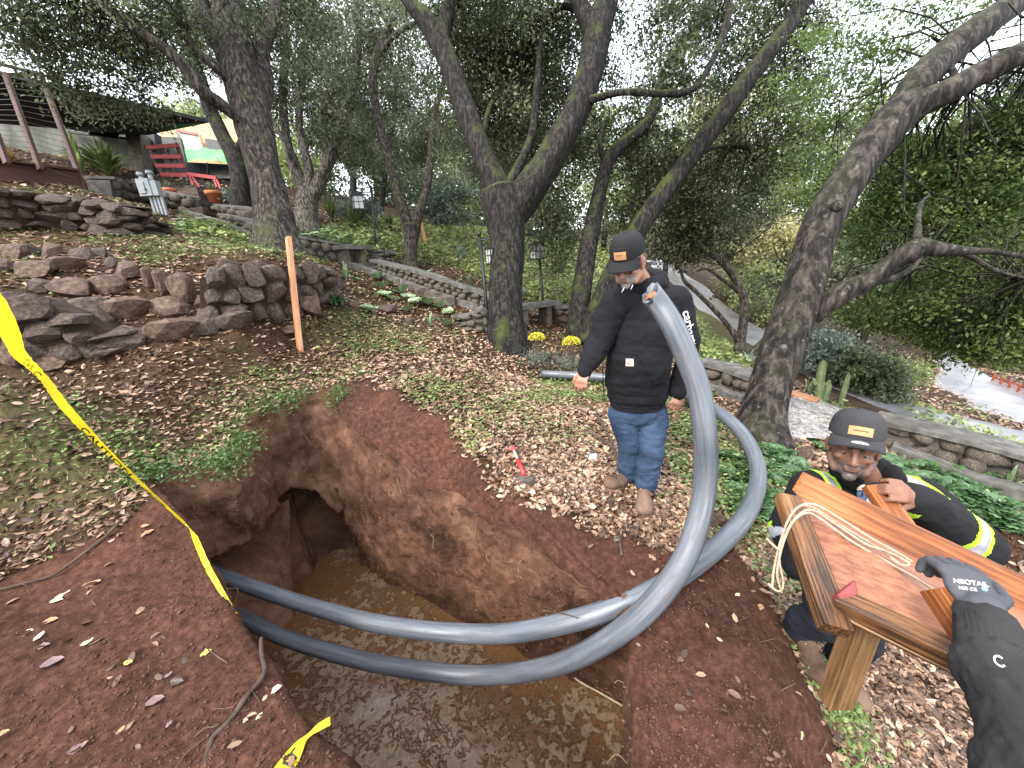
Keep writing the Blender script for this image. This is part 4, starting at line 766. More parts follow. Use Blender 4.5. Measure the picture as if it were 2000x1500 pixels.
wall('cobble_wall', 'short cobble pier with slanting end at the right end of the first stone bench', 'cobble wall', [(738, 524), (768, 520)], [(738, 492), (768, 492)], .2, 'cobble', .4, 5, .05, True, 1.3)
wall('cobble_wall', 'long low cobble wall descending beside the garden stair towards the iron lantern post', 'cobble wall', [(722, 530), (790, 556), (860, 583), (930, 606), (965, 622)], [(722, 511), (790, 527), (860, 549), (930, 573), (965, 586)], .17, 'cobble', .25, 6, .05, True, 1.3)
wall('cobble_wall', 'rounded cobble wall end just left of the central oak, under the iron lantern post', 'cobble wall', [(884, 628), (905, 645), (935, 650), (958, 652)], [(884, 620), (905, 620), (930, 612), (944, 604)], .18, 'cobble', .25, 7, .05, True, 1.3)
wall('cobble_wall', 'cobble wall with clay pots along the foot of the upper dark stair, right side', 'cobble wall', [(418, 424), (450, 438), (490, 452)], [(418, 402), (450, 405), (490, 414)], .24, 'cobble', .4, 8, .05, True, 1.3)
wall('cobble_wall', 'cobble wall left of the upper dark stair behind the grey meter boxes', 'cobble wall', [(220, 385), (300, 398), (365, 418)], [(220, 350), (300, 372), (362, 386)], .26, 'cobble', .4, 9, .05, True, 1.3)
wall('cobble_wall', 'narrow cobble edge wall running down from the upper dark stair to the thick oak', 'cobble wall', [(430, 436), (470, 452), (510, 474)], [(430, 420), (470, 430), (510, 447)], .22, 'cobble', .3, 10, .04, True, 1.3)
wall('cobble_wall', 'dark cobble retaining wall between the standing man and the smooth leaning oak', 'cobble wall', [(1366, 752), (1410, 766), (1462, 784)], [(1366, 714), (1410, 724), (1462, 744)], .24, 'cobble', .3, 11, .06, True, 1.3)
wall('cobble_wall', 'long dark cobble retaining wall at right behind the crouching man, topped with green groundcover', 'cobble wall', [(1700, 858), (1760, 880), (1850, 912), (1930, 935), (2010, 958), (2120, 985)], [(1700, 825), (1760, 838), (1850, 858), (1930, 878), (2010, 903), (2120, 935)], .24, 'cobble', .3, 12, .05, True, 1.3)
def curb(name, label, cat, P, w=.14, h=.14, mat=None, lift=.02):
    Q = np.array([gp(*p) for p in P]); Q = catmull(Q, .25); Q[:, 2] = H(Q[:, 0], Q[:, 1]) + lift; root = thing(name, label, cat, Q[0]); n = 0
    for a in range(0, len(Q) - 3, 4):
        b = min(a + 4, len(Q) - 1); V, Fc = beam_vf(Q[a], Q[b], w, h, bev=.01, ext=-.004); V = V + .005 * fbm(V, 9, 2, a)[:, None]; obj('curb_stone', mesh('curb_stone', V, Fc, mat or M_CONC), root)
curb('path_curb', 'pale concrete edging of the garden stair running down to the central oak', 'curb', [(688, 524), (750, 545), (820, 568), (890, 592), (935, 606)], .16, .22)
curb('path_curb', 'pale edging of the upper path from the dark stair to the thick oak', 'curb', [(357, 418), (400, 430), (450, 448), (505, 470)], .16, .2)
curb('path_curb', 'low grey curb below the cobble wall behind the standing man', 'curb', [(1376, 760), (1410, 772), (1450, 786)], .12, .16)
curb('path_curb', 'grey curb in front of the long retaining wall at the right', 'curb', [(1735, 878), (1800, 905), (1900, 945), (2010, 975), (2100, 1000)], .16, .16)
def steps(name, label, A, B, n, mat):
    """A: (left, right) photo points at the foot, B at the head"""
    a0, a1 = gp(*A[0]), gp(*A[1]); b0, b1 = gp(*B[0]), gp(*B[1]); root = thing(name, label, 'steps', a0)
    for i in range(n):
        u = i / n; v = (i + 1) / n; l = a0 * (1 - u) + b0 * u; r = a1 * (1 - u) + b1 * u; d = (b0 - a0) / n; c = (l + r) / 2 + d * .5; c[2] += d[2] * .1
        ax = (r - l); ax[2] = 0; L = np.linalg.norm(ax); ax /= L; ay = np.array([-ax[1], ax[0], 0]); V, Fc = box_vf(c, L, np.linalg.norm(d[:2]) * 1.4, .18, np.stack([ax, ay, [0, 0, 1]], 1), .015)
        V = V + .01 * fbm(V, 6, 2, i)[:, None]; obj('step', mesh('step', V, Fc, mat), root)
steps('stone_stair', 'upper flight of dark stone steps between cobble walls with clay pots, leading to the house', [(368, 422), (416, 424)], [(362, 372), (402, 372)], 8, M_LAVA)
steps('garden_stair', 'garden steps climbing between the pale curb and the long cobble wall', [(860, 590), (900, 596)], [(690, 520), (722, 518)], 9, M_COB)
def bench(label, L, R, dleg, hleg=.42, depth=.42, extra=0):
    a = gp(L[0], L[1]); b = gp(R[0], R[1]); z0 = min(a[2], b[2]); a[2] = b[2] = z0; ax = b - a; ln = np.linalg.norm(ax); ax /= ln; ay = np.array([-ax[1], ax[0], 0]); Rm = np.stack([ax, ay, [0, 0, 1]], 1)
    root = thing('stone_bench', label, 'bench', (a + b) / 2)
    V, Fc = box_vf((a + b) / 2 + ay * depth / 2 + [0, 0, hleg + .05], ln + .2, depth, .09, Rm, .012); V = V + .004 * fbm(V, 9, 2, 2)[:, None]; obj('seat', mesh('seat', V, Fc, M_CONC), root)
    for f in dleg:
        V, Fc = box_vf(a + ax * ln * f + ay * depth / 2 + [0, 0, hleg / 2 - .05], .14, depth * .8, hleg + .1, Rm, .012); obj('leg', mesh('leg', V, Fc, M_COB), root)
bench('first stone slab bench, farther up between two cobble wall ends', (680, 522), (730, 523), (.1, .72))
bench('second stone slab bench, seen between the central oak and the leaning oak', (1018, 634), (1092, 636), (.15, .78))
wall('cobble_wall', 'dark low wall end joining the second stone bench behind the leaning oak', 'cobble wall', [(1088, 640), (1112, 642)], [(1088, 604), (1112, 602)], .2, 'lava', .35, 13, .05)
# pebbled patio patch with plank edge
P_ = [(1516, 800), (1548, 778), (1600, 785), (1640, 800), (1650, 835), (1600, 862), (1530, 858)]
Q = np.array([gp(*p) for p in P_]); c = Q.mean(0); V = [c]; 
ring = catmull(np.vstack([Q, Q[:1]]), .12)[:-1]; nr = 8; V = [ring * (1 - k / nr) + c * (k / nr) for k in range(nr)]; V = np.vstack(V); V[:, 2] = H(V[:, 0], V[:, 1]) + .02; m_ = len(ring); Fc = []
for k in range(nr - 1):
    for i in range(m_): Fc.append([k * m_ + i, k * m_ + (i + 1) % m_, (k + 1) * m_ + (i + 1) % m_, (k + 1) * m_ + i])
obj('patio_floor', mesh('patio_floor', V, Fc, M_CONC, True), kind='structure')
rg = np.random.default_rng(77); pp = []
Qp = Q[:, :2]
while len(pp) < 2200:
    xy = rg.uniform(Qp.min(0), Qp.max(0), (3000, 2)); pp += xy[inpoly(xy[:, 0], xy[:, 1], Qp)].tolist()
pp = np.array(pp[:2200]); sz = rg.uniform(.018, .045, 2200); z = H(pp[:, 0], pp[:, 1]) + .02; M = rg.normal(0, .3, (2200, 3, 3)) + np.eye(3); M[:, 2] *= .5
Vp = np.einsum('kj,nij->nki', ICV, M) * sz[:, None, None] + np.c_[pp, z][:, None, :]
obj('patio_pebbles', mesh('patio_pebbles', Vp.reshape(-1, 3), (np.arange(2200)[:, None, None] * 12 + ICF[None]).reshape(-1, 3), mat_noise('pebble', [(.3, (.13, .12, .12)), (.7, (.42, .40, .39))], 6, .5, .2, .004), True), kind='stuff')
# loose rocks
for k, (px, py, w, h, kd, lab) in enumerate([(1075, 968 - 240, 30, 12, 'brown', 'small flat rock in the grass behind the far end of the pipe'), (1190, 955 + 20, 30, 14, 'brown', 'reddish rock lump by the left boot of the standing man'), (1385, 1005, 60, 30, 'brown', 'round reddish stone in the soil beside the tall pipe bend'),
        (755, 600, 44, 22, 'lava', 'flat grey rock in the succulent bed below the garden stair'), (690, 590, 26, 18, 'brown', 'reddish rock under the spiky plant in the succulent bed'), (800, 622, 24, 20, 'lava', 'dark rock in the succulent bed nearer the path end'), (850, 615, 22, 10, 'brown', 'small pinkish rock right of the rosettes below the stair'), (1060, 690, 30, 20, 'lava', 'grey rock among yellow flower plants'), (1335, 700, 40, 22, 'lava', 'grey rock just visible at the man right elbow'), (600 - 30, 600 + 40, 40, 20, 'brown', 'mossy rock at the foot of the wooden stake'), (1570, 880, 46, 20, 'brown', 'reddish brown rock in front of the leaning oak root'), (1095, 700, 26, 16, 'lava', 'dark edge rock right of yellow flowers')]):
    g = gp(px, py + h / 2); d = (g - C0) @ _f; o = bpy.data.objects.new('rock', STM[kd][k % 6]); link(o); o.location = [float(v) for v in g + [0, 0, h * d / F * .2]]; o.scale = (w * d / F / 2, w * d / F / 2.4, h * d / F / 2); o.rotation_euler = (.1 * k % .4, .2, k); tag(o, lab, 'rock', 'loose rocks')
# ================================================================ pipes
DI = .16
def pipe_path(L): return catmull(np.array([pt(a, b, F * DI / w) for a, b, w in L]), .04)
def mat_pipe():
    m, nt, b = newmat('pvc'); L = nt.links
    a = nt.nodes.new('ShaderNodeAttribute'); a.attribute_name = 'uv3'
    n1 = noise_node(nt, 1.0, 6, .65, (2.2, 14, 1), vec=a.outputs['Vector']); n2 = noise_node(nt, 1.0, 5, .6, (5, 4, 1), vec=a.outputs['Vector']); n3 = noise_node(nt, 1.0, 6, .7, (30, 30, 1), vec=a.outputs['Vector'])
    r = ramp(nt, [(.32, (.055, .063, .075)), (.5, (.095, .108, .128)), (.62, (.12, .135, .155)), (.70, (.19, .205, .222)), (.78, (.34, .35, .36))]); L.new(n1.outputs[0], r.inputs[0])
    r2 = ramp(nt, [(.52, (0, 0, 0)), (.62, (.8, .8, .8))]); L.new(n3.outputs[0], r2.inputs[0]); x = nt.nodes.new('ShaderNodeMix'); x.data_type = 'RGBA'
    r3 = ramp(nt, [(.47, (0, 0, 0)), (.60, (1, 1, 1))]); L.new(n2.outputs[0], r3.inputs[0]); mu = nt.nodes.new('ShaderNodeMath'); mu.operation = 'MULTIPLY'; L.new(r2.outputs[0], mu.inputs[0]); L.new(r3.outputs[0], mu.inputs[1])
    L.new(mu.outputs[0], x.inputs[0]); L.new(r.outputs[0], x.inputs[6]); x.inputs[7].default_value = (.12, .075, .045, 1); L.new(x.outputs[2], b.inputs['Base Color'])
    rr = ramp(nt, [(.38, (.34, .34, .34)), (.6, (.6, .6, .6))]); L.new(n2.outputs[0], rr.inputs[0]); L.new(rr.outputs[0], b.inputs['Roughness']); b.inputs['Specular IOR Level'].default_value = .6
    add_bump(nt, b, n3.outputs[0], .22, .003); return m
M_PIPE = mat_pipe(); M_CLAY = mat_noise('orange_clay', [(.3, (.16, .065, .03)), (.7, (.38, .19, .10))], 30, .8, .8, .01)
def pipe(name, label, P, broken):
    R = .114 / 2; n = 32; V, Fc = tube_vf(P, R, n, False); V = np.asarray(V); N = len(P); S = np.r_[0, np.cumsum(np.linalg.norm(np.diff(P, axis=0), axis=1))]
    uv = np.zeros((len(V), 4)); uv[:, 0] = np.repeat(S, n); uv[:, 1] = np.tile(np.minimum(np.arange(n), n - np.arange(n)) / n, N); uv[:, 3] = 1
    if broken:   # ragged oblique break at the upper end
        e = V[-n:]; d = P[-1] - P[-2]; d /= np.linalg.norm(d); k = np.arange(n) / n * 2 * np.pi; V[-n:] = e + d * (.030 * np.cos(k + 1.1) + .004 * np.sin(5 * k) + .003 * np.sin(9 * k))[:, None]
    Vi, Fi = tube_vf(P[-9:], R - .009, n, False); Vi = np.asarray(Vi); Vi[-n:] = V[-n:] * .94 + (P[-1]) * .06 if broken else Vi[-n:]
    b0 = len(V); F2 = [[q + b0 for q in f][::-1] for f in Fi]; fe = [[(N - 1) * n + i, (N - 1) * n + (i + 1) % n, b0 + 8 * n + (i + 1) % n, b0 + 8 * n + i] for i in range(n)]
    root = thing(name, label, 'pipe', P[0]); me = mesh('pipe_wall', np.vstack([V, Vi]), [*Fc, *F2, *fe], M_PIPE, True, {'uv3': np.vstack([uv, np.tile([[0, 0, 0, 1.]], (len(Vi), 1))])}); obj('pipe_wall', me, root)
    if broken:
        c = P[-2]; V, Fc = stone_mesh('x', 3, 2, .5); dd = P[-1] - P[-3]; dd /= np.linalg.norm(dd); x_, y_, z_ = frame(dd); V = V * [.047, .047, .03] @ np.stack([x_, y_, z_], 1).T + c; obj('clay_plug', mesh('clay_plug', V, Fc.tolist(), M_CLAY, True), root)
        pass
    return root
PA = pipe_path([(330, 1080, 32), (400, 1108, 34), (460, 1135, 36), (600, 1182, 40), (760, 1222, 45), (960, 1238, 49), (1120, 1212, 54), (1250, 1165, 55), (1340, 1115, 54), (1420, 1050, 50), (1468, 985, 45), (1480, 915, 40), (1452, 850, 36), (1400, 803, 32), (1330, 765, 26), (1250, 745, 23), (1160, 736, 21.6), (1058, 730, 20.6)])
pipe('drain_pipe', 'grey plastic pipe whose far end lies in the grass behind the standing man', PA, False)
PB = pipe_path([(330, 1150, 32), (400, 1175, 34), (475, 1207, 36), (560, 1247, 39), (700, 1288, 42), (850, 1313, 45), (960, 1318, 47), (1080, 1300, 52), (1180, 1255, 58), (1268, 1185, 62), (1333, 1098, 61), (1366, 1010, 60), (1378, 930, 60), (1377, 853, 61), (1366, 767, 61), (1342, 700, 61), (1314, 637, 61), (1290, 598, 60), (1270, 572, 60)])
pipe('drain_pipe', 'nearer grey plastic pipe curving up in the air to a broken clay stained end', PB, True)
# ================================================================ tape
def mat_tape():
    m, nt, b = newmat('tape_yellow'); b.inputs['Base Color'].default_value = (.60, .47, .015, 1); b.inputs['Roughness'].default_value = .35
    t = nt.nodes.new('ShaderNodeBsdfTranslucent'); t.inputs[0].default_value = (.85, .68, .03, 1); x = nt.nodes.new('ShaderNodeMixShader'); x.inputs[0].default_value = .35
    nt.links.new(b.outputs[0], x.inputs[1]); nt.links.new(t.outputs[0], x.inputs[2]); nt.links.new(x.outputs[0], nt.nodes['Material Output'].inputs[0])
    n = noise_node(nt, 14, 4, .6, (1, 1, 1)); add_bump(nt, b, n.outputs[0], .5, .01); return m
M_TAPE = mat_tape(); M_INK = mat_plain('black_ink', (.012, .012, .012), .5, .4); M_INKG = mat_plain('faded_ink', (.30, .25, .03), .5, .4)
def text_vf(s, size=1.0, bold=False, extr=0.0):
    cu = bpy.data.curves.new('t', 'FONT'); cu.body = s; cu.size = size; cu.align_x = 'CENTER'; cu.align_y = 'CENTER'; cu.offset = .02 * size if bold else 0; cu.extrude = extr; cu.resolution_u = 3
    o = bpy.data.objects.new('t', cu); SC.collection.objects.link(o); dg = bpy.context.evaluated_depsgraph_get(); me = o.evaluated_get(dg).to_mesh()
    V = np.array([v.co[:] for v in me.vertices]); Fc = [list(p.vertices) for p in me.polygons]; o.evaluated_get(dg).to_mesh_clear(); bpy.data.objects.remove(o); bpy.data.curves.remove(cu)
    return V, Fc
class Ribbon:
    def __init__(s, E, step=.015):
        A = np.array([[*pt(a, b, d1), *pt(c, e, d2)] for a, b, d1, c, e, d2 in E]); s.Q = catmull(A, step); s.c = (s.Q[:, :3] + s.Q[:, 3:]) / 2; s.S = np.r_[0, np.cumsum(np.linalg.norm(np.diff(s.c, axis=0), axis=1))]
    def at(s, u, v):
        A = np.stack([np.interp(u, s.S, s.Q[:, k]) for k in range(6)], 1); return A[:, :3] * (1 - v[:, None]) + A[:, 3:] * v[:, None]
    def mesh(s, name, seed=0):
        n = len(s.Q); k = 5; V = []; 
        for j in range(k): V.append(s.at(s.S, np.full(n, j / (k - 1))))
        V = np.stack(V, 1); w = np.linalg.norm(s.Q[:, :3] - s.Q[:, 3:], axis=1)[:, None]; q = V.reshape(-1, 3); V = V - (_f * .10) * (w * np.sin(np.linspace(0, np.pi, k))[None, :] * .6)[..., None] ; V = V.reshape(-1, 3) + (_f * (.004 * fbm(q, 30, 2, seed))[:, None])
        i = np.arange(n - 1)[:, None] * k + np.arange(k - 1)[None, :]; return mesh(name, V, np.stack([i, i + 1, i + k + 1, i + k], -1).reshape(-1, 4), M_TAPE, True)
    def text(s, word, u0, u1, parent, v0=.2, v1=.8, mat=None, flip=False, off=.006):
        V, Fc = text_vf(word, 1, True); V[:, 0] -= V[:, 0].min(); V[:, 0] /= V[:, 0].max(); V[:, 1] -= V[:, 1].min(); V[:, 1] /= V[:, 1].max()
        u = u0 + V[:, 0] * (u1 - u0); v = (v1 - V[:, 1] * (v1 - v0)); P = s.at(u, v) - _f * off
        P = P - _f * (np.linalg.norm(s.at(u, v * 0) - s.at(u, v * 0 + 1), axis=1) * .06 * np.sin(np.pi * v))[:, None]
        obj('lettering', mesh('lettering', P, Fc, mat or M_INK), parent)
E1 = [(-60, 480, .72, -110, 560, .70), (20, 600, .86, -18, 632, .84), (45, 667, .95, 20, 690, .95), (54, 692, 1.0, 40, 710, 1.0), (62, 700, 1.08, 50, 716, 1.08), (100, 743, 1.35, 80, 746, 1.35), (133, 787, 1.6, 117, 797, 1.6), (173, 833, 1.85, 157, 840, 1.85), (213, 877, 2.05, 205, 885, 2.05), (253, 917, 2.2, 243, 921, 2.2), (300, 963, 2.38, 292, 963, 2.38), (362, 1020, 2.58, 359, 1024, 2.58)]
E2 = [(362, 1021, 2.58, 360, 1025, 2.58), (371, 1032, 2.52, 370, 1034, 2.52), (387, 1050, 2.42, 378, 1060, 2.42), (408, 1097, 2.28, 396, 1102, 2.28), (420, 1122, 2.2, 408, 1126, 2.2), (444, 1164, 2.1, 434, 1166, 2.1), (464, 1199, 2.0, 460, 1197, 2.0)]
rb = Ribbon(E1); tp = thing('caution_tape', 'long yellow caution tape running from the upper left down to the pit corner', 'tape', rb.c[-1]); obj('ribbon', rb.mesh('ribbon'), tp)
rb.text('CAUTION', rb.S[-1] * .60, rb.S[-1] * .80, tp, .16, .84); rb.text('C', rb.S[-1] * .27, rb.S[-1] * .31, tp, .15, .85); rb.text('CAUTION', rb.S[-1] * .86, rb.S[-1] * .93, tp, .3, .8)
rb.text('OS', rb.S[-1] * .17, rb.S[-1] * .25, tp, .2, .8, M_INKG)
r2 = Ribbon(E2); obj('ribbon', r2.mesh('ribbon', 4), tp); r2.text('CAUTION', r2.S[-1] * .25, r2.S[-1] * .9, tp, .2, .75, M_INKG)
g1 = lambda px, py, l=.03: (lambda g: float((g + np.array([0, 0, l]) - C0) @ _f))(gp(px, py))
E3 = [(645, 1399, g1(645, 1399), 646, 1416, g1(646, 1416)), (622, 1412, g1(622, 1412, .04), 630, 1424, g1(622, 1420, .04)), (600, 1434, g1(600, 1434), 602, 1442, g1(600, 1440)), (575, 1452, g1(575, 1452, .02), 590, 1470, g1(590, 1470, .05)), (535, 1500, g1(535, 1500), 574, 1512, g1(574, 1500, .05)), (500, 1560, g1(500, 1560), 545, 1580, g1(540, 1560))]
r3 = Ribbon(E3); tq = thing('caution_tape', 'short torn piece of yellow tape on the soil at the bottom edge', 'tape', r3.c[0]); obj('ribbon', r3.mesh('ribbon', 9), tq); r3.text('TIO', r3.S[-1] * .45, r3.S[-1] * .80, tq, .18, .82)
# ================================================================ wood
def mat_wood(name, stops, scale=3.0, stretch=(1, 12, 12), rough=.5, axis='uvw', bump=.35, spec=.4):
    m, nt, b = newmat(name); L = nt.links; a = nt.nodes.new('ShaderNodeAttribute'); a.attribute_name = 'uvw'
    n1 = noise_node(nt, scale * 1.25, 9, .72, (stretch[0], stretch[1] * 2.2, stretch[2] * 2.2), vec=a.outputs['Vector'], dist=.06); n2 = noise_node(nt, 2.2, 5, .55, (1, 2, 2), vec=a.outputs['Vector'])
    r = ramp(nt, stops); ad = nt.nodes.new('ShaderNodeMath'); ad.operation = 'MULTIPLY_ADD'; ad.inputs[1].default_value = .5; L.new(n2.outputs[0], ad.inputs[0]); sb = nt.nodes.new('ShaderNodeMath'); sb.operation = 'SUBTRACT'; sb.inputs[1].default_value = .25
    L.new(n1.outputs[0], sb.inputs[0]); L.new(sb.outputs[0], ad.inputs[2]); L.new(ad.outputs[0], r.inputs[0]); L.new(r.outputs[0], b.inputs['Base Color']); b.inputs['Roughness'].default_value = rough; b.inputs['Specular IOR Level'].default_value = spec
    add_bump(nt, b, n1.outputs[0], bump, .004); return m
def wood_mesh(name, a, b, w, h, mat, up=(0, 0, 1), bev=.003, seed=0, warp=0.0, taper=1.0):
    """plank from a to b with a grain coordinate running along it"""
    a = np.asarray(a, float); b = np.asarray(b, float); x, y, d = frame(b - a, up); L = np.linalg.norm(b - a); V, Fc = box_vf((0, 0, 0), w, h, L, None, bev)
    u = V[:, 2] / L + .5; V[:, 0] *= 1 - (1 - taper) * u; uvw = np.c_[V[:, 2] + seed * 3.1, V[:, 0] + seed * 1.7, V[:, 1], np.ones(len(V))]; W_ = V @ np.stack([x, y, d], 0) + (a + b) / 2
    if warp: W_ = W_ + warp * fbm(W_, 6, 2, seed)[:, None]
    return mesh(name, W_, Fc, mat, False, {'uvw': uvw})
WOOD_O = mat_wood('orange_wood', [(.28, (.035, .012, .005)), (.42, (.13, .040, .012)), (.55, (.25, .082, .024)), (.72, (.36, .15, .055))], rough=.55, spec=.3)
WOOD_P = mat_wood('pink_plywood', [(.26, (.06, .020, .010)), (.42, (.19, .065, .030)), (.6, (.30, .12, .058)), (.75, (.42, .20, .11))], 2.4, rough=.4, spec=.5)
WOOD_W = mat_wood('weathered_wood', [(.28, (.008, .005, .004)), (.44, (.035, .018, .009)), (.54, (.15, .065, .024)), (.70, (.32, .16, .06))], 4.5, (1, 14, 14), .45, bump=.6)
WOOD_Y = mat_wood('yellow_wood', [(.26, (.03, .016, .007)), (.45, (.13, .068, .028)), (.6, (.21, .12, .055)), (.75, (.32, .21, .11))], 3, rough=.45)
WOOD_R = mat_wood('redwood', [(.28, (.018, .007, .005)), (.5, (.06, .022, .016)), (.72, (.12, .052, .038))], rough=.6)
WOOD_S = mat_wood('stake_wood', [(.28, (.22, .09, .04)), (.5, (.42, .20, .10)), (.72, (.55, .30, .17))], rough=.6)
WOOD_D = mat_wood('grey_wood', [(.28, (.03, .025, .02)), (.5, (.09, .075, .06)), (.72, (.19, .165, .14))], rough=.8)
a = gp(586, 684); b = pt(563, 463, 4.62); o = obj('wooden_stake', wood_mesh('wooden_stake', a - (b - a) * .1, b, .085, .05, WOOD_S, up=(.6, .75, 0)), None); tag(o, 'tall orange brown wooden stake standing in the leaf litter by the dug pit', 'stake')
gg = gp(834, 480); b2 = gg + np.array([-.16, 0, 1.25]); o = obj('wooden_stake', wood_mesh('wooden_stake', gg - [0, 0, .2], b2, .1, .08, WOOD_S, up=(0, 1, 0)), None); tag(o, 'small distant orange stake on the green slope right of the slender oak', 'stake')
# ---- wooden trough carried by the men
TR = thing('wooden_trough', 'wet orange wooden tray of boards with legs, carried by the man in the reflective jacket', 'wooden tray', pt(1640, 1200, 1.0))
def plank(name, A, B, w, h, mat, up=None, seed=0, warp=.0, **k):
    me = wood_mesh(name, pt(*A), pt(*B), w, h, mat, up if up is not None else (0, 0, 1), .003, seed, warp, **k); return obj(name, me, TR)
def solid(name, C, off, mat, parent, seed=0, gdir=None):
    """board from four corners (px, py, depth) given in order, pushed back by vector off; grain runs from corner 0 to corner 1"""
    P = np.array([pt(*c) for c in C]); Q = P + np.asarray(off); V = np.vstack([P, Q]); n = len(P); Fc = [list(range(n)), list(range(n, 2 * n))[::-1]] + [[i, i + n, (i + 1) % n + n, (i + 1) % n] for i in range(n)]
    bm = bmesh.new(); vs = [bm.verts.new(v) for v in V]; [bm.faces.new([vs[i] for i in f]) for f in Fc]; bmesh.ops.recalc_face_normals(bm, faces=bm.faces[:]); bmesh.ops.bevel(bm, geom=bm.edges[:], offset=.003, segments=1, affect='EDGES')
    V = np.array([v.co[:] for v in bm.verts]); bm.verts.index_update(); Fc = [[v.index for v in f.verts] for f in bm.faces]; bm.free()
    d = P[1] - P[0]; d /= np.linalg.norm(d); e = P[-1] - P[0]; e -= d * (e @ d); e /= np.linalg.norm(e); f3 = np.cross(d, e); uvw = np.c_[(V - P[0]) @ d + seed * 3.3, (V - P[0]) @ e + seed, (V - P[0]) @ f3, np.ones(len(V))]
    return obj(name, mesh(name, V, Fc, mat, False, {'uvw': uvw}), parent)
nrm = np.cross(pt(2050, 1215, .93) - pt(1558, 966, 1.2), pt(1650, 1180, .96) - pt(1558, 966, 1.2)); nrm /= np.linalg.norm(nrm)
if nrm @ _f < 0: nrm = -nrm
solid('floor_panel', [(1556, 964, 1.2), (2060, 1222, .93), (2080, 1370, .72), (1645, 1172, .955)], nrm * .014, WOOD_P, TR, 1)
solid('side_board', [(1577, 930, 1.205), (2060, 1158, .94), (2058, 1226, .925), (1555, 967, 1.195)], _f * .022 + _u * .012, WOOD_O, TR, 2)
plank('end_board', (1538, 972, 1.2), (1632, 1232, .90), .066, .042, WOOD_W, nrm, 3, .002)
plank('front_beam', (1640, 1178, .935), (1885, 1292, .755), .052, .052, WOOD_W, nrm, 5, .0015)
plank('front_beam', (1900, 1300, .745), (2080, 1400, .66), .052, .052, WOOD_O, nrm, 6)
solid('plywood_edge', [(1634, 1192, .925), (1885, 1318, .745), (1882, 1328, .745), (1630, 1202, .925)], _f * .06, WOOD_Y, TR, 7)
plank('leg', (1690, 1205, 1.0), (1630, 1372, 1.10), .072, .045, WOOD_Y, _f, 8)
plank('leg', (1706, 948, 1.36), (1800, 1085, 1.22), .075, .03, WOOD_O, _f, 9)
plank('leg', (1930, 1470, .78), (2010, 1560, .74), .06, .04, WOOD_Y, _f, 11)
plank('cross_board', (1828, 1150, .80), (2060, 1490, .64), .034, .05, WOOD_O, nrm, 10)
solid('red_wedge', [(1634, 1160, .93), (1672, 1130, .93), (1678, 1162, .915), (1642, 1180, .91)], nrm * .03, mat_plain('red_paint', (.20, .03, .03), .5), TR)
# stain blotch on the panel, knots are left to the grain
V, Fc = stone_mesh('x', 8, 2, .5); x_, y_, z_ = frame(nrm); cdot = pt(1600, 1045, 1.118) ; 
V = V * [.05, .022, .0015] @ np.stack([x_, y_, z_], 1).T + cdot - nrm * .001; obj('dark_stain', mesh('dark_stain', V, Fc.tolist(), mat_plain('stain', (.06, .025, .015), .5), True), TR)
# ---- rope
M_ROPE = mat_noise('rope', [(.3, (.28, .20, .13)), (.7, (.55, .44, .32))], 60, .85, .8, .003, 160)
rp = thing('rope', 'pale frayed rope looped over the dark end board of the wooden tray', 'rope', pt(1540, 1010, 1.1))
def rope(L, r=.0032):
    A = catmull(np.array([pt(*q) for q in L]), .008); V, Fc = tube_vf(A, r, 6); obj('strand', mesh('strand', V, Fc, M_ROPE, True), rp)
rope([(1508, 1150, 1.06), (1512, 1110, 1.06), (1524, 1060, 1.06), (1540, 1015, 1.08), (1560, 990, 1.10), (1590, 985, 1.10), (1640, 1012, 1.07), (1700, 1050, 1.02), (1760, 1083, .985), (1782, 1098, .97)])
rope([(1527, 1158, 1.05), (1518, 1120, 1.05), (1528, 1065, 1.05), (1548, 1020, 1.06), (1575, 1002, 1.07), (1600, 1012, 1.075), (1660, 1055, 1.04), (1720, 1090, 1.0), (1790, 1130, .94), (1835, 1160, .90)])
rope([(1500, 1140, 1.06), (1520, 1155, 1.05), (1530, 1140, 1.05), (1522, 1090, 1.05), (1534, 1045, 1.06), (1556, 1010, 1.07), (1585, 996, 1.085), (1630, 1022, 1.07), (1690, 1062, 1.02), (1735, 1078, 1.0), (1775, 1100, .965), (1762, 1104, .965), (1738, 1088, .985)])
rope([(1526, 1078, 1.05), (1505, 1060, 1.06), (1497, 1052, 1.06)]); rope([(1545, 1000, 1.1), (1580, 988, 1.1), (1650, 1030, 1.06), (1740, 1085, 1.0)], .0024)
# ---- hammer, foil, roots
M_STEEL = mat_noise('dirty_steel', [(.3, (.05, .04, .035)), (.7, (.20, .17, .15))], 20, .6, .5, .004, metal=.5)
hm = thing('hammer', 'club hammer with a red and grey handle lying on the leaf litter', 'hammer', gp(1020, 915)); g = lambda px, py, l: gp(px, py) + np.array([0, 0, l])
h0, h1_, h2, h3 = g(1004, 886, .03), g(1012, 905, .03), g(1024, 935, .03), g(1027, 944, .035)
for nm, a, b, r, m_ in [('handle', h0, h1_, .014, mat_plain('grey_grip', (.22, .22, .23), .4)), ('grip', h1_, h2, .018, mat_plain('red_grip', (.42, .03, .03), .4)), ('butt', h0 - (h1_ - h0) * .25, h0, .022, mat_plain('red_butt', (.45, .04, .04), .5))]:
    V, Fc = tube_vf(np.array([a, (a + b) / 2, b]), r, 12); obj(nm, mesh(nm, V, Fc, m_, True), hm)
V, Fc = beam_vf(g(1010, 946, .035), g(1042, 950, .035), .06, .055, bev=.014); obj('head', mesh('head', V, Fc, M_STEEL), hm)
V, Fc = stone_mesh('x', 21, 3, .5); V = V + .18 * np.abs(fbm(V, 3.5, 3, 6))[:, None] * np.sign(V); q = gp(1157, 897); d = (q - C0) @ _f
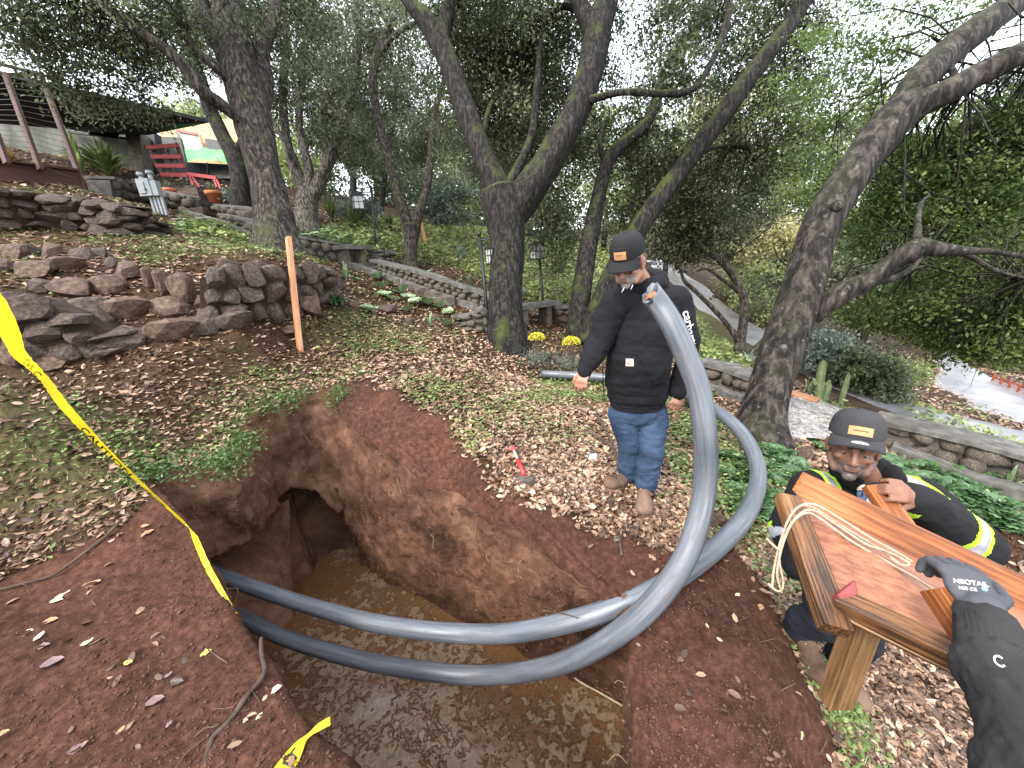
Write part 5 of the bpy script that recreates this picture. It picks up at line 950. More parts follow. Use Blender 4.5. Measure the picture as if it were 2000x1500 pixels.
o = obj('crumpled_foil', mesh('crumpled_foil', V * 11 * d / F * [1, 1, .75] + q + [0, 0, .02], Fc.tolist(), mat_noise('foil', [(.3, (.5, .5, .52)), (.7, (.85, .85, .88))], 9, .3, .6, .01, 40, metal=.9)), None); tag(o, 'crumpled ball of silver foil left of the standing man', 'foil')
M_ROOT = mat_noise('root', [(.3, (.025, .015, .012)), (.7, (.10, .065, .05))], 20, .8, .6, .004, 60)
def root_(label, L, r0, r1, lift=.01, cat='root', mat=None):
    A = np.array([gp(*q) + [0, 0, lift] for q in L]); A = catmull(A, .02); A = A + .006 * np.stack([fbm(A, 9, 2, 1), fbm(A, 9, 2, 2), fbm(A, 9, 2, 3)], 1); V, Fc = tube_vf(A, np.linspace(r0, r1, len(A)), 8, True, lambda th, s, r: 1 + .15 * np.sin(s * 70) * np.sin(th * 2)); o = obj('root', mesh('root', V, Fc, mat or M_ROOT, True)); tag(o, label, cat, 'bare roots')
root_('long dark root snaking over the bare soil to the bottom edge', [(512, 1248), (512, 1280), (515, 1320), (490, 1355), (465, 1390), (440, 1420), (415, 1445), (405, 1490), (395, 1530)], .009, .012)
root_('thin root along the trench edge under the leaf bank at left', [(240, 1020), (215, 1050), (170, 1085), (110, 1130), (40, 1150), (-30, 1165)], .010, .006, .03)
root_('clump of twisted roots behind the left leg of the standing man', [(1165, 815), (1185, 850), (1198, 880), (1210, 905)], .018, .010, .03); root_('curved root beside the left leg of the standing man', [(1150, 850), (1180, 868), (1200, 890), (1205, 915)], .014, .008, .03)
root_('upright stick of root in front of the right boot', [(1214, 1090), (1210, 1060), (1216, 1032), (1232, 1018)], .010, .006, .02); root_('pale thin root hanging at the foot of the pit right side', [(1060, 1195), (1100, 1200), (1130, 1210)], .004, .003, .01)
A = np.array([pz(1100, 1305, ZW + .05), pz(1130, 1330, ZW + .06), pz(1170, 1352, ZW + .03), pz(1215, 1378, ZW + .05)]); V, Fc = tube_vf(catmull(A, .03), .008, 6); o = obj('root', mesh('root', V, Fc, M_ROPE, True)); tag(o, 'pale root along the waterline at the right side of the pit', 'root', 'bare roots')
# ---- big single leaves on the bare soil
LV = []
for k in range(4):
    n = 7; V = []; rg = np.random.default_rng(k)
    for i in range(n):
        t = i / (n - 1); w = .34 * math.sin(math.pi * min(1, t * .95 + .04)) ** .7 * (1 + .12 * rg.normal()); z = .10 * math.sin(t * 3.1) * (1 if k % 2 else -.6) + .03 * rg.normal()
        V += [(t - .5, -w, z + .12), (t - .5, 0, z), (t - .5, w, z + .12 + .04 * rg.normal())]
    Fc = []
    for i in range(n - 1):
        for j in range(2): Fc.append([3 * i + j, 3 * i + j + 1, 3 * i + j + 4, 3 * i + j + 3])
    LV.append((np.array(V), Fc))
LCOL = {'tan': mat_noise('tan_leaf', [(.3, (.22, .12, .065)), (.7, (.42, .26, .15))], 30, .5, .5, .003, 90), 'cream': mat_noise('cream_leaf', [(.3, (.38, .30, .17)), (.7, (.60, .50, .32))], 30, .5, .5, .003, 90),
        'purple': mat_noise('purple_leaf', [(.3, (.10, .06, .06)), (.7, (.24, .15, .15))], 30, .35, .5, .003, 90), 'yellow': mat_noise('yellow_leaf1', [(.3, (.40, .26, .05)), (.7, (.60, .42, .12))], 30, .5, .5, .003, 90)}
for k, (px, py, w, an, c, lab) in enumerate([(125, 1165, 34, 60, 'cream', 'pair of cream dead leaves on the soil at far left, upper one'), (112, 1178, 32, 20, 'cream', 'broad cream dead leaf under another cream leaf at far left'), (180, 1145, 44, 35, 'tan', 'long tan leaf right below the trench litter'), (290, 1045, 32, 60, 'tan', 'pinkish tan leaf standing near the pit corner below the weeds'),
        (285, 1030, 26, 10, 'tan', 'flat tan leaf just above the pinkish leaf near the pit corner'), (100, 1218, 36, 30, 'tan', 'curled orange tan leaf on the soil, second from the left edge'), (48, 1242, 44, 30, 'cream', 'ragged pale leaf on the soil near the left edge'), (85, 1268, 34, 30, 'purple', 'purplish wet leaf lying below the ragged pale leaf'), (172, 1258, 30, 55, 'cream', 'pale oval leaf beside a dark stub on the soil'), (105, 1300, 52, 35, 'purple', 'large folded brown leaf on the lower left soil'),
        (252, 1298, 26, 10, 'yellow', 'small light yellow leaf alone on the soil'), (404, 1280, 30, 35, 'yellow', 'crinkled golden leaf above the long dark root'), (330, 1322, 22, 60, 'purple', 'small purple chip leaf in the middle of the soil'), (305, 1375, 46, 30, 'purple', 'broad pinkish brown leaf half buried in the soil'), (238, 1430, 24, 80, 'tan', 'upright tan leaf on the lower soil'), (333, 1418, 20, 80, 'purple', 'tiny silvery leaf on the lower soil'),
        (155, 1465, 46, 40, 'purple', 'long purplish leaf by the bottom edge'), (8, 1438, 30, 40, 'tan', 'tan leaf cut by the left edge of the view'), (508, 1403, 22, 70, 'cream', 'slim greenish cream leaf right of the long root'), (480, 1412, 18, 10, 'cream', 'small round green grey leaf beside the long root'), (272, 1200, 16, 20, 'tan', 'small tan leaf in the middle upper soil'),
        (1485, 1190, 26, 50, 'tan', 'tan leaf on the right soil block near the grassy edge'), (1440, 1165, 18, 20, 'cream', 'little cream leaf on the top of the right soil block'), (1250, 1065, 20, 20, 'tan', 'pale tan leaf in the soil left of the tall pipe'), (1560, 1440, 34, 20, 'cream', 'large cream bark flake on the lower right edge of the soil'), (1605, 1410, 34, 60, 'tan', 'tall tan bark flake on the grassy edge at lower right')]):
    q = gp(px, py); d = (q - C0) @ _f; V, Fc = LV[k % 4]; s = w * d / F * .62; a = math.radians(an); R = np.array([[math.cos(a), -math.sin(a), 0], [math.sin(a), math.cos(a), 0], [0, 0, 1]]); Vw = (V * s) @ R.T
    o = obj('fallen_leaf', mesh('fallen_leaf', Vw, Fc, LCOL[c], True)); o.location = [float(v) for v in q + [0, 0, .012]]; tag(o, lab, 'leaf', 'large fallen leaves on bare soil')
# ================================================================ garden furniture, plants, house
M_IRON = mat_plain('black_iron', (.012, .012, .013), .5, .4, 0, .3); M_GLASS = mat_plain('frosted_glass', (.42, .44, .42), .25, .5)
def lamp(label, base, top, side, lx, lantern, dep, sz):
    """side: arm direction; lantern centre photo point"""
    b = gp(*base); t = pt(top[0], top[1], (b - C0) @ _f); root = thing('lamp_post', label, 'lamp post', b); r = .028 if dep < 8 else .032
    V, Fc = tube_vf(np.array([b - [0, 0, .1], b * .5 + t * .5, t]), r, 10); obj('post', mesh('post', V, Fc, M_IRON, True), root)
    V, Fc = stone_mesh('x', 2, 1, 0); obj('finial', mesh('finial', V * [r * 1.6, r * 1.6, r * 2.4] + t + [0, 0, r * 2], Fc.tolist(), M_IRON, True), root)
    c = pt(lantern[0], lantern[1], (b - C0) @ _f); ln = thing('lantern', None, None, c); ln.parent = root; ln.location = [float(v) for v in c - b]
    def p(name, V, Fc, m, par=None):
        o = bpy.data.objects.new(name, mesh(name, np.asarray(V) - c, Fc, m)); link(o, par or ln); return o
    w = sz; h = sz * 1.25
    if side:
        a = t - (t - b) * .03; e = np.array([c[0], c[1], a[2]]); V, Fc = tube_vf(np.array([a, (a + e) / 2, e]), .014, 8); obj('arm', mesh('arm', V, Fc, M_IRON), root)
        th = np.linspace(0, 4.4, 16); sp = np.array([a * (1 - .3) + e * .3 + np.array([0, 0, -.09])] * 16); ax = (e - a) / np.linalg.norm(e - a); rr = np.linspace(.11, .03, 16); sp = a + ax * .13 + [0, 0, -.12] + ax * (rr * np.cos(th))[:, None] + np.array([0, 0, 1.]) * (rr * np.sin(th))[:, None]
        V, Fc = tube_vf(sp, .009, 6); obj('scroll', mesh('scroll', V, Fc, M_IRON), root); V, Fc = tube_vf(np.array([e, e * .5 + (c + [0, 0, h * .9]) * .5, c + [0, 0, h * .85]]), .008, 6); obj('hook', mesh('hook', V, Fc, M_IRON), root)
    for k in range(4):
        an = k * math.pi / 2 + .5; u = np.array([math.cos(an), math.sin(an), 0]); v = np.array([-u[1], u[0], 0]); V, Fc = box_vf(c + u * w * .47, .006, w * .92, h, np.stack([u, v, [0, 0, 1]], 1)); p('pane', V, Fc, M_GLASS)
        for s_ in (-.5, 0, .5):
            V, Fc = box_vf(c + u * w * .49 + v * w * .5 * s_ * 2 * .97, .012, .012, h * 1.03, np.stack([u, v, [0, 0, 1]], 1)); p('bar', V, Fc, M_IRON)
        for s_ in (-.5, 0.05, .5): V, Fc = box_vf(c + u * w * .49 + [0, 0, h * s_], .013, w, .012, np.stack([u, v, [0, 0, 1]], 1)); p('bar', V, Fc, M_IRON)
    k = np.arange(4) * math.pi / 2 + .5 + math.pi / 4; rb_ = np.stack([np.cos(k), np.sin(k), 0 * k], 1) * w * .9; V = np.vstack([c + rb_ + [0, 0, h * .52], c + rb_ * .25 + [0, 0, h * .88], c + rb_ * .8 - [0, 0, h * .5], c + rb_ * .8 - [0, 0, h * .58]])
    p('roof', V[:8], [[0, 1, 5, 4], [1, 2, 6, 5], [2, 3, 7, 6], [3, 0, 4, 7], [4, 5, 6, 7], [3, 2, 1, 0]], M_IRON); p('base', V[8:], [[0, 1, 5, 4], [1, 2, 6, 5], [2, 3, 7, 6], [3, 0, 4, 7], [7, 6, 5, 4], [0, 1, 2, 3][::-1]], M_IRON)
    return root
lamp('black iron lantern post on the upper slope, its white lantern hanging to the left', (734, 492), (726, 372), 1, 0, (699, 396), 10, .25)
lamp('black iron lantern post in front of the central oak, lantern against the trunk', (956, 655), (937, 463), 1, 0, (963, 500), 6.4, .19)
lamp('slim black post with lantern on its top, behind the second stone bench', (1062, 602), (1054, 508), 0, 0, (1049, 492), 9, .25)
# ---- trellis planter
tz = thing('trellis_planter', 'redwood planter box with tall posts and horizontal wires at the upper left', 'planter', pt(160, 365, 7.6))
def tb(name, A, B, w, h, mat=WOOD_R, par=None, up=(0, 1, 0)): obj(name, wood_mesh(name, pt(*A), pt(*B), w, h, mat, up, .006, hash(A[0]) % 7), par or tz)
tb('post', (10, 143, 7.0), (79, 332, 6.9), .085, .06); tb('post', (78, 143, 7.6), (167, 372, 7.5), .09, .06); tb('post', (-46, 150, 6.4), (14, 320, 6.3), .08, .06)
tb('top_rail', (8, 146, 7.0), (82, 144, 7.6), .08, .06, up=(0, 0, 1)); tb('top_rail', (-60, 110, 6.6), (82, 146, 7.55), .07, .05, WOOD_D, up=(0, 0, 1))
tb('box_board', (-60, 316, 6.3), (156, 345, 7.5), .05, .2, up=(0, 0, 1)); tb('box_board', (-60, 338, 6.3), (160, 364, 7.5), .05, .22, up=(0, 0, 1)); tb('box_rim', (-60, 306, 6.25), (152, 333, 7.45), .16, .04, up=(0, 0, 1))
for k in range(16):
    u = .1 + k * .056; a = pt(10 + 69 * u, 143 + 189 * u, 7.0 - .1 * u); b = pt(78 + 88 * u, 143 + 225 * u, 7.6 - .1 * u); V, Fc = tube_vf(np.array([a, (a + b) / 2 - [0, 0, .01], b]), .004, 5); obj('wire', mesh('wire', V, Fc, mat_plain('wire', (.16, .16, .15), .4) if k == 0 else bpy.data.materials['wire']), tz)
    a2 = pt(-46 + 56 * u, 150 + 170 * u, 6.4); V, Fc = tube_vf(np.array([a2, (a2 + a) / 2, a]), .004, 5); obj('wire', mesh('wire', V, Fc, bpy.data.materials['wire']), tz)
# ---- plants
def spiky(name, label, cat, px, py, w, h, n, mat, seed, lw=.03, arch=.6, group=None, g=None, flop=0):
    rg = np.random.default_rng(seed); q = gp(px, py) if g is None else np.asarray(g); d = (q - C0) @ _f; R = w * d / F / 2; Hh = h * d / F; V = []; Fc = []; A = []
    for i in range(n):
        a = rg.uniform(0, 2 * math.pi); e = rg.uniform(.15, 1); u = np.array([math.cos(a), math.sin(a), 0]); s = np.array([-u[1], u[0], 0]); L = rg.uniform(.6, 1.1); k = 5; b = len(V)
        for j in range(k + 1):
            t = j / k; c = u * R * e * L * (t ** 1.2) + np.array([0, 0, 1]) * Hh * L * (1 - arch * e * t ** 2 * .9) * t * (1.25 - .25 * e); ww = lw * (math.sin(math.pi * (t * .86 + .12)) ** .7) * .5; V += [q + c - s * ww, q + c + s * ww + [0, 0, ww * .3]]
        for j in range(k): Fc.append([b + 2 * j, b + 2 * j + 1, b + 2 * j + 3, b + 2 * j + 2])
        A += [rg.uniform(0, 1)] * (2 * k + 2)
    o = obj(name, mesh(name, V, Fc, mat, True, {'rnd': np.array(A)})); return tag(o, label, cat, group)
G_ = LEAF
SUC = mat_leaf('succulent', [(0, (.10, .16, .07)), (.5, (.22, .31, .16)), (1, (.40, .48, .30))], .12, .4, .5); SUCD = mat_leaf('dark_succulent', [(0, (.018, .045, .015)), (.5, (.045, .10, .035)), (1, (.10, .18, .07))], .12, .35, .5)
AGV = mat_leaf('agave', [(0, (.10, .15, .11)), (1, (.26, .32, .27))], .05, .5)
spiky('fern_bush', 'dark arching fern like bush in front of the house wall', 'bush', 215, 345, 140, 60, 150, G_['green'], 1, .09, .7)
spiky('broadleaf_plant', 'taller dark leafy stems beside the trellis post', 'plant', 165, 345, 40, 70, 40, G_['green'], 2, .08, .4)
spiky('strap_leaf_plant', 'arching strap leaved plant right of the fern bush by the pillar', 'plant', 285, 335, 60, 50, 50, G_['green'], 21, .06, .7)
spiky('dry_grass_tuft', 'orange brown dry tuft growing in the trellis planter box', 'plant', 22, 322, 60, 22, 160, mat_leaf('dry_tuft', [(0, (.20, .12, .03)), (1, (.42, .30, .10))], .2), 3, .015, .6, None, pt(22, 318, 6.5))
spiky('grass_clump', 'dark grassy clump right of the pale forked oak', 'plant', 650, 432, 60, 50, 130, G_['green'], 4, .03); spiky('grass_clump', 'second dark grassy clump near the left lantern', 'plant', 695, 440, 70, 40, 120, G_['green'], 5, .03); spiky('grass_clump', 'grassy clump right of the left lantern post on the slope', 'plant', 762, 445, 50, 30, 90, G_['green'], 51, .03)
spiky('spiky_plant', 'dark spiky plant flopping at the foot of the rounded rock wall', 'plant', 655, 600, 90, 30, 80, SUCD, 6, .035, .9); spiky('spiky_plant', 'light green strap plant on the bed edge by the first bench', 'plant', 678, 548, 40, 34, 30, SUC, 7, .04); spiky('spiky_plant', 'pale arching leaves under the lower path end', 'plant', 842, 640, 50, 34, 16, SUC, 8, .03, .9)
spiky('agave', 'large blue grey agave on the gravel bank behind the long wall', 'agave', 902, 508, 36, 26, 34, AGV, 9, .07, .2); spiky('agave', 'small blue agave by the central oak foot', 'agave', 918, 552, 22, 16, 24, AGV, 10, .05, .2); spiky('agave', 'spiky pale agave at the foot of the slim curved oak', 'agave', 1463, 716, 36, 28, 26, AGV, 11, .05, .2)
spiky('agave', 'spiky green agave left of the tall cactus', 'agave', 1580, 772, 40, 34, 24, SUC, 12, .05, .3); spiky('agave', 'small blue agave right of the central oak near the second bench', 'agave', 1024, 580, 20, 16, 20, AGV, 13, .05, .2); spiky('grass_clump', 'thin reddish grass clump behind the central oak', 'plant', 1014, 588, 30, 40, 30, G_['oak'], 14, .02)
spiky('dry_succulent', 'brown dried aloe clump on the bed right of the cacti', 'plant', 1750, 838, 22, 20, 24, mat_leaf('dry_aloe', [(0, (.16, .09, .05)), (1, (.32, .2, .12))], .1), 15, .03, .4)
spiky('lily_clump', 'light green strappy clump at the right edge among the broad leaves', 'plant', 1965, 955, 60, 50, 50, SUC, 16, .022, .9)
# rosettes
def rosette_mesh(mat, seed, n=26, el=.55):
    rg = np.random.default_rng(seed); V = []; Fc = []; A = []
    for i in range(n):
        t = i / n; a = i * 2.4; tilt = el + (1.25 - el) * t; L = (1 - .72 * t); u = np.array([math.cos(a) * math.cos(tilt), math.sin(a) * math.cos(tilt), math.sin(tilt)]); s = np.array([-math.sin(a), math.cos(a), 0]); nn = np.cross(u, s); b = len(V); W_ = .30 * L
        for r_, w_, z_ in ((.08, .25, 0), (.5, .7, .03), (.82, 1.0, .02), (1.0, .45, -.05)): c = u * L * r_ + np.array([0, 0, z_ * L]); V += [c - s * W_ * w_ - nn * .05 * L, c + nn * .03 * L, c + s * W_ * w_ - nn * .05 * L]
        for j in range(3):
            for k in range(2): Fc.append([b + 3 * j + k, b + 3 * j + k + 1, b + 3 * j + k + 4, b + 3 * j + k + 3])
        A += [rg.uniform(.1, .9)] * 12
    return mesh('rosette', V, Fc, mat, True, {'rnd': np.array(A)})
RM1 = [rosette_mesh(SUC, k) for k in range(3)]; RM2 = [rosette_mesh(SUCD, k + 5, 30, .35) for k in range(3)]
def rosettes(P, w, meshes, label, group, seed, name='succulent_rosette'):
    rg = np.random.default_rng(seed)
    for i, (px, py) in enumerate(P):
        q = gp(px, py); d = (q - C0) @ _f; s = w * d / F / 2 * rg.uniform(.8, 1.25); o = bpy.data.objects.new(name, meshes[rg.integers(3)]); link(o); o.location = [float(v) for v in q + [0, 0, s * .25]]; o.scale = (s, s, s * .9); o.rotation_euler = (rg.uniform(-.35, .35), rg.uniform(-.35, .35), rg.uniform(0, 6)); tag(o, label, 'succulent', group)
rosettes([(740, 548), (746, 566), (760, 560), (752, 583), (768, 590), (786, 578), (798, 588), (812, 598), (826, 590), (838, 600), (798, 612), (862, 606), (876, 616), (695, 555), (722, 612), (870, 640)], 38, RM1, 'pale green succulent rosette in the sloping bed left of the central oak', 'rosettes in the bed below the garden stair', 1)
rosettes([(820, 545), (835, 552), (850, 556), (865, 560), (880, 566), (895, 560), (905, 572), (922, 568), (838, 540), (856, 544)], 30, RM1, 'green rosette on the gravel bank above the long cobble wall', 'rosettes above the long cobble wall', 2)
rg = np.random.default_rng(5); PP = []
for k in range(75):
    u, v = rg.uniform(0, 1, 2); PP.append((1405 + 150 * u + 20 * v, 872 + 130 * v + 20 * u))
rosettes(PP, 42, RM2, 'dark green broad rosette in the patch right of the curved pipe', 'rosette patch right of the curved pipe', 3)
PP = []
for k in range(95):
    u, v = rg.uniform(0, 1, 2); PP.append((1735 + 300 * u, 905 + 45 * u + v * (85 + 25 * u)))
rosettes(PP, 48, RM2, 'broad leaved green rosette below the long retaining wall at right', 'rosettes below the retaining wall', 4)
PP = []
for k in range(34):
    u, v = rg.uniform(0, 1, 2); PP.append((1370 + 75 * u, 692 + 28 * u + v * 32))
rosettes(PP, 26, RM2, 'bright leafy clump above the dark cobble wall behind the standing man', 'leafy clumps above the wall behind the man', 6, 'leafy_clump')
PP = []
for k in range(70):
    u, v = rg.uniform(0, 1, 2); PP.append((575 + 170 * u, 445 + 42 * u * .3 + v * 30))
rosettes(PP, 22, RM1, 'bright green leafy rosette on the bank above the first stone bench', 'rosettes on the bank above the first bench', 7)
PP = [(345 + 110 * rg.uniform(), 432 + 30 * rg.uniform()) for k in range(36)]
rosettes(PP, 20, RM1, 'pale green rosette beside the upper path curb under the meter box', 'rosettes beside the upper path', 8)
PP = [(1650, 828), (1600, 880), (1590, 866), (1640, 862), (1625, 872)]
rosettes(PP, 34, RM2, 'dark rosette at the near edge of the pebbled patio', 'rosettes at the patio edge', 9)
# big round leaves by the house
rosettes([(225, 372), (245, 376), (262, 372), (285, 378), (215, 362)], 30, RM1, 'silvery round leaved plant on the wall top below the fern bush', 'silvery plants below the fern bush', 10, 'silver_leaf_plant')
# cactus
M_CAC = mat_noise('cactus', [(.3, (.05, .075, .03)), (.7, (.14, .17, .08))], 12, .7, .4, .01)
def cactus(label, stems):
    b = gp(*stems[0][0][:2]); root = thing('cactus', label, 'cactus', b); d = (b - C0) @ _f
    for k, L in enumerate(stems):
        A = np.array([pt(x, y, d) for x, y, w in L]); A[0] -= [0, 0, .05 if k == 0 else 0]; W_ = np.array([w for _, _, w in L]) * d / F / 2; Q = catmull(np.c_[A, W_], .03); V, Fc = tube_vf(Q[:, :3], Q[:, 3], 24, True, lambda th, s, r: 1 + .12 * np.cos(th * 8)); obj('stem', mesh('stem', V, Fc, M_CAC, True), root)
cactus('tall dark columnar cactus with two short side arms beside the driveway', [[(1600, 784, 13), (1601, 750, 14), (1605, 722, 13), (1608, 708, 9), (1609, 704, 3)], [(1608, 784, 12), (1614, 765, 12), (1618, 752, 10), (1620, 746, 3)], [(1600, 752, 8), (1592, 749, 9), (1590, 742, 6), (1590, 738, 2)], [(1604, 752, 8), (1616, 750, 9), (1620, 744, 5), (1621, 741, 2)]])
cactus('slender pale leaning cactus right of the tall cactus', [[(1640, 794, 8), (1648, 765, 9), (1655, 740, 8), (1657, 732, 5), (1658, 729, 2)]])
pr = thing('prickly_pear', 'small prickly pear with three round pads above the retaining wall', 'cactus', gp(1842, 842))
for x, y, r in [(1830, 832, 6), (1845, 828, 6), (1863, 824, 6), (1852, 838, 6), (1838, 842, 6)]:
    c = pt(x, y, (gp(1842, 842) - C0) @ _f); s = r * ((gp(1842, 842) - C0) @ _f) / F; V, Fc = stone_mesh('x', 4, 2, .05); obj('pad', mesh('pad', V * [s, s * .25, s * 1.15] + c, Fc.tolist(), M_CAC, True), pr)
# yellow flowers
M_YF = mat_leaf('yellow_flower', [(0, (.42, .38, .02)), (1, (.80, .72, .08))], .3)
for px, py, w, h, lab in [(1048, 659, 32, 20, 'yellow flower head on a grey shrub between the central oak and the bench'), (1116, 668, 34, 24, 'yellow flower head closer to the standing man, beside dark leaning trunks')]:
    q = gp(px - 2, py + 62); d = (q - C0) @ _f; root = thing('flowering_shrub', lab, 'shrub', q); c = pt(px, py, d); rg = np.random.default_rng(px); n = 700; u = rg.normal(size=(n, 3)); u /= np.linalg.norm(u, axis=1)[:, None]; u[:, 2] = np.abs(u[:, 2]) * .9 - .25
    P = c + u * [w * d / F / 2, w * d / F / 2, h * d / F / 1.6]; V, Fq = leaf_cloud(P, .022, .8, -.8, 4); obj('flower_head', mesh('flower_head', V, Fq, M_YF, False, {'rnd': np.repeat(rg.uniform(0, 1, n), 4)}), root, kind='stuff')
    for k in range(7):
        e = c + u[k] * [.08, .08, .04]; V, Fc = tube_vf(np.array([q, (q + e) / 2 + rg.normal(size=3) * .03, e]), .006, 5); obj('stem', mesh('stem', V, Fc, M_ROOT), root)
    P = q + rg.normal(size=(900, 3)) * [.16, .14, .07] + [0, 0, .2]; V, Fq = leaf_cloud(P, .035, .3, .1, 7); obj('foliage', mesh('foliage', V, Fq, G_['silver'], False, {'rnd': np.repeat(rg.uniform(0, .7, 900), 4)}), root, kind='stuff')
# shrubs
def shrub(label, px, py, w, h, lm, n, leaf, seed, dz=None, name='shrub'):
    q = gp(px, py); d = (q - C0) @ _f; root = thing(name, label, 'shrub', q); rg = np.random.default_rng(seed)
    for k in range(6):
        e = q + np.array([rg.normal() * w * d / F * .2, rg.normal() * w * d / F * .2, h * d / F * rg.uniform(.5, .9)]); V, Fc = tube_vf(np.array([q - [0, 0, .1], (q + e) / 2 + rg.normal(size=3) * .05, e]), [.02, .014, .006], 5); obj('stem', mesh('stem', V, Fc, M_ROOT), root)
    crown('foliage', [(px, py - h * .5, d, w / 2, h / 2, w * d / F / 2, n)], None, G_[lm], leaf / LS, root, seed, .1 * d / 6, None)
shrub('silvery drooping shrub on the slope right of the slender oak', 865, 445, 120, 110, 'silver', 5000, .16, 1); shrub('grey green bushy shrub below the far wooden fence', 700, 436, 90, 40, 'silver', 1600, .14, 2)
shrub('feathery blue green shrub beyond the driveway, right of the leaning oak', 1600, 735, 130, 90, 'silver', 5000, .10, 3); shrub('olive brown shrub in the middle of the hedge beyond the driveway', 1680, 768, 120, 90, 'oak', 5500, .09, 4); shrub('light green shrub at the hedge end where driveway and road meet', 1752, 768, 80, 80, 'bright', 4500, .09, 5)
shrub('low dusty green shrub at the hedge corner by the road', 1735, 785, 60, 40, 'grey', 2000, .07, 6); shrub('pale tangled shrub beyond the driveway behind the slim oak', 1500, 640, 120, 130, 'bright', 5000, .12, 7); shrub('bright leafy shrub beyond the driveway above the slim oak stems', 1445, 590, 80, 70, 'bright', 3500, .13, 9); shrub('small grey shrub by the elbow of the standing man', 1345, 795, 50, 36, 'silver', 900, .035, 10); shrub('straw coloured thicket above the driveway bend', 1330, 500, 90, 90, 'yellow', 3000, .2, 12); shrub('dark shrub behind the second bench', 1150, 480, 100, 60, 'grey', 3000, .16, 13); shrub('leafy shrub far right beyond the wide road', 1980, 650, 120, 70, 'green', 4500, .12, 14); shrub('blue grey lavender shrub by the upper stair wall', 455, 412, 40, 40, 'silver', 700, .09, 15)
# hanging dark foliage mass between the oaks, hedge of reddish fence by the road
# ---- pots
M_TERRA = mat_plain('terracotta', (.42, .13, .06), .75, .3, 0, 0, var=.2)
def pot(label, px, py, w, h, d):
    c = pt(px, py + h / 2, d); W_ = w * d / F / 2; Hh = h * d / F; root = thing('clay_pot', label, 'flower pot', c)
    prof = [(.72, 0), (.88, .72), (1.02, .72), (1.05, 1.0), (.9, 1.0), (.86, .85), (.01, .84)]; n = 20; V = [(r * W_ * math.cos(2 * math.pi * k / n), r * W_ * math.sin(2 * math.pi * k / n), z * Hh) for r, z in prof for k in range(n)]; Fc = [[i * n + k, i * n + (k + 1) % n, (i + 1) * n + (k + 1) % n, (i + 1) * n + k] for i in range(len(prof) - 1) for k in range(n)] + [list(range(n))[::-1]]
    obj('pot_body', mesh('pot_body', np.array(V) + c, Fc, M_TERRA, True), root); rg = np.random.default_rng(px); o = spiky('potted_plant', None, None, 0, 0, w * 1.4, h * .9, 60, G_['grey'], px, .03, .6, None, c + [0, 0, Hh * .8]); o.parent = root; o.location = -root.location
pot('clay pot with grassy plant left of the grey meter boxes', 272, 378, 24, 20, 10.2); pot('clay pot with spiky plant right of the grey meter boxes', 335, 382, 25, 22, 10.2); pot('clay pot at the right head of the dark stone stair', 422, 388, 26, 24, 10.9); pot('clay pot against the thick oak, last one on the right', 474, 394, 21, 20, 11.1)
# ---- meter boxes
bx_ = gp(314, 420); d = (bx_ - C0) @ _f; mtr = thing('meter_box', 'grey electrical boxes on pale posts with two white conduits by the clay pots', 'electrical box', bx_); sc = d / F; M_GB = mat_plain('grey_box', (.22, .24, .25), .5, .5, 0, 0, var=.08); ax = _r.copy(); ax[2] = 0; ax /= np.linalg.norm(ax); ay = np.array([-ax[1], ax[0], 0]); Rm = np.stack([ax, ay, [0, 0, 1]], 1)
def mb(name, dx, z, sx, sy, sz, m=None, dy=0, bev=.008):
    V, Fc = box_vf(bx_ + ax * dx * sc + ay * dy + [0, 0, z * sc], sx * sc, sy, sz * sc, Rm, bev); obj(name, mesh(name, V, Fc, m or M_GB), mtr)
mb('enclosure', -9, 48, 24, .16, 30); mb('enclosure', 7, 46, 14, .12, 26); mb('door', -12, 47, 12, .02, 20, None, -.09); mb('latch', -5, 44, 2, .02, 4, M_IRON, -.10)
for dx, hh in ((-10, 34), (-3, 34), (4, 34), (11, 34)): mb('conduit', dx, 16, 4, .05, hh, None, .02)
for dx, hh in ((-14, 72), (4, 74)):
    V, Fc = tube_vf(np.array([bx_ + ax * dx * sc + [0, 0, 55 * sc], bx_ + ax * dx * sc + [0, 0, hh * sc]]), .04, 10); obj('conduit', mesh('conduit', V, Fc, M_GB, True), mtr); V, Fc = tube_vf(np.array([bx_ + ax * dx * sc + [0, 0, (hh - 3) * sc], bx_ + ax * dx * sc + [0, 0, (hh + 3) * sc]]), [.07, .05], 10); obj('cap', mesh('cap', V, Fc, M_GB, True), mtr)
# ---- house
M_RD = mat_plain('dark_awning', (.010, .009, .011), .6, .3); M_WALL = mat_noise('stained_wall', [(.3, (.03, .034, .028)), (.5, (.085, .088, .072)), (.7, (.15, .15, .13))], .9, .8, .3, .01, 12, (3, 3, .4)); M_WIN = mat_plain('dark_window', (.01, .012, .014), .1, .6)
M_PLY = mat_plain('plywood', (.50, .34, .17), .7, .3); M_TARP = mat_noise('green_tarp', [(.3, (.03, .30, .05)), (.7, (.10, .62, .12))], 2, .35, .8, .06, 3); M_FILM = mat_noise('plastic_film', [(.3, (.30, .50, .38)), (.7, (.60, .78, .66))], 2, .3, .8, .05, 4)
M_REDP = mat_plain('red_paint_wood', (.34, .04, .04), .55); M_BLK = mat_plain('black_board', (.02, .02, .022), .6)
B_ = _f * .3
hs = thing('house', 'low dark roofed house with stained grey wall, stone pillar and ribbon windows at upper left', 'house', gp(200, 330))
hb = lambda n, C, m, off=B_, par=None: solid(n, C, off, m, par or hs)
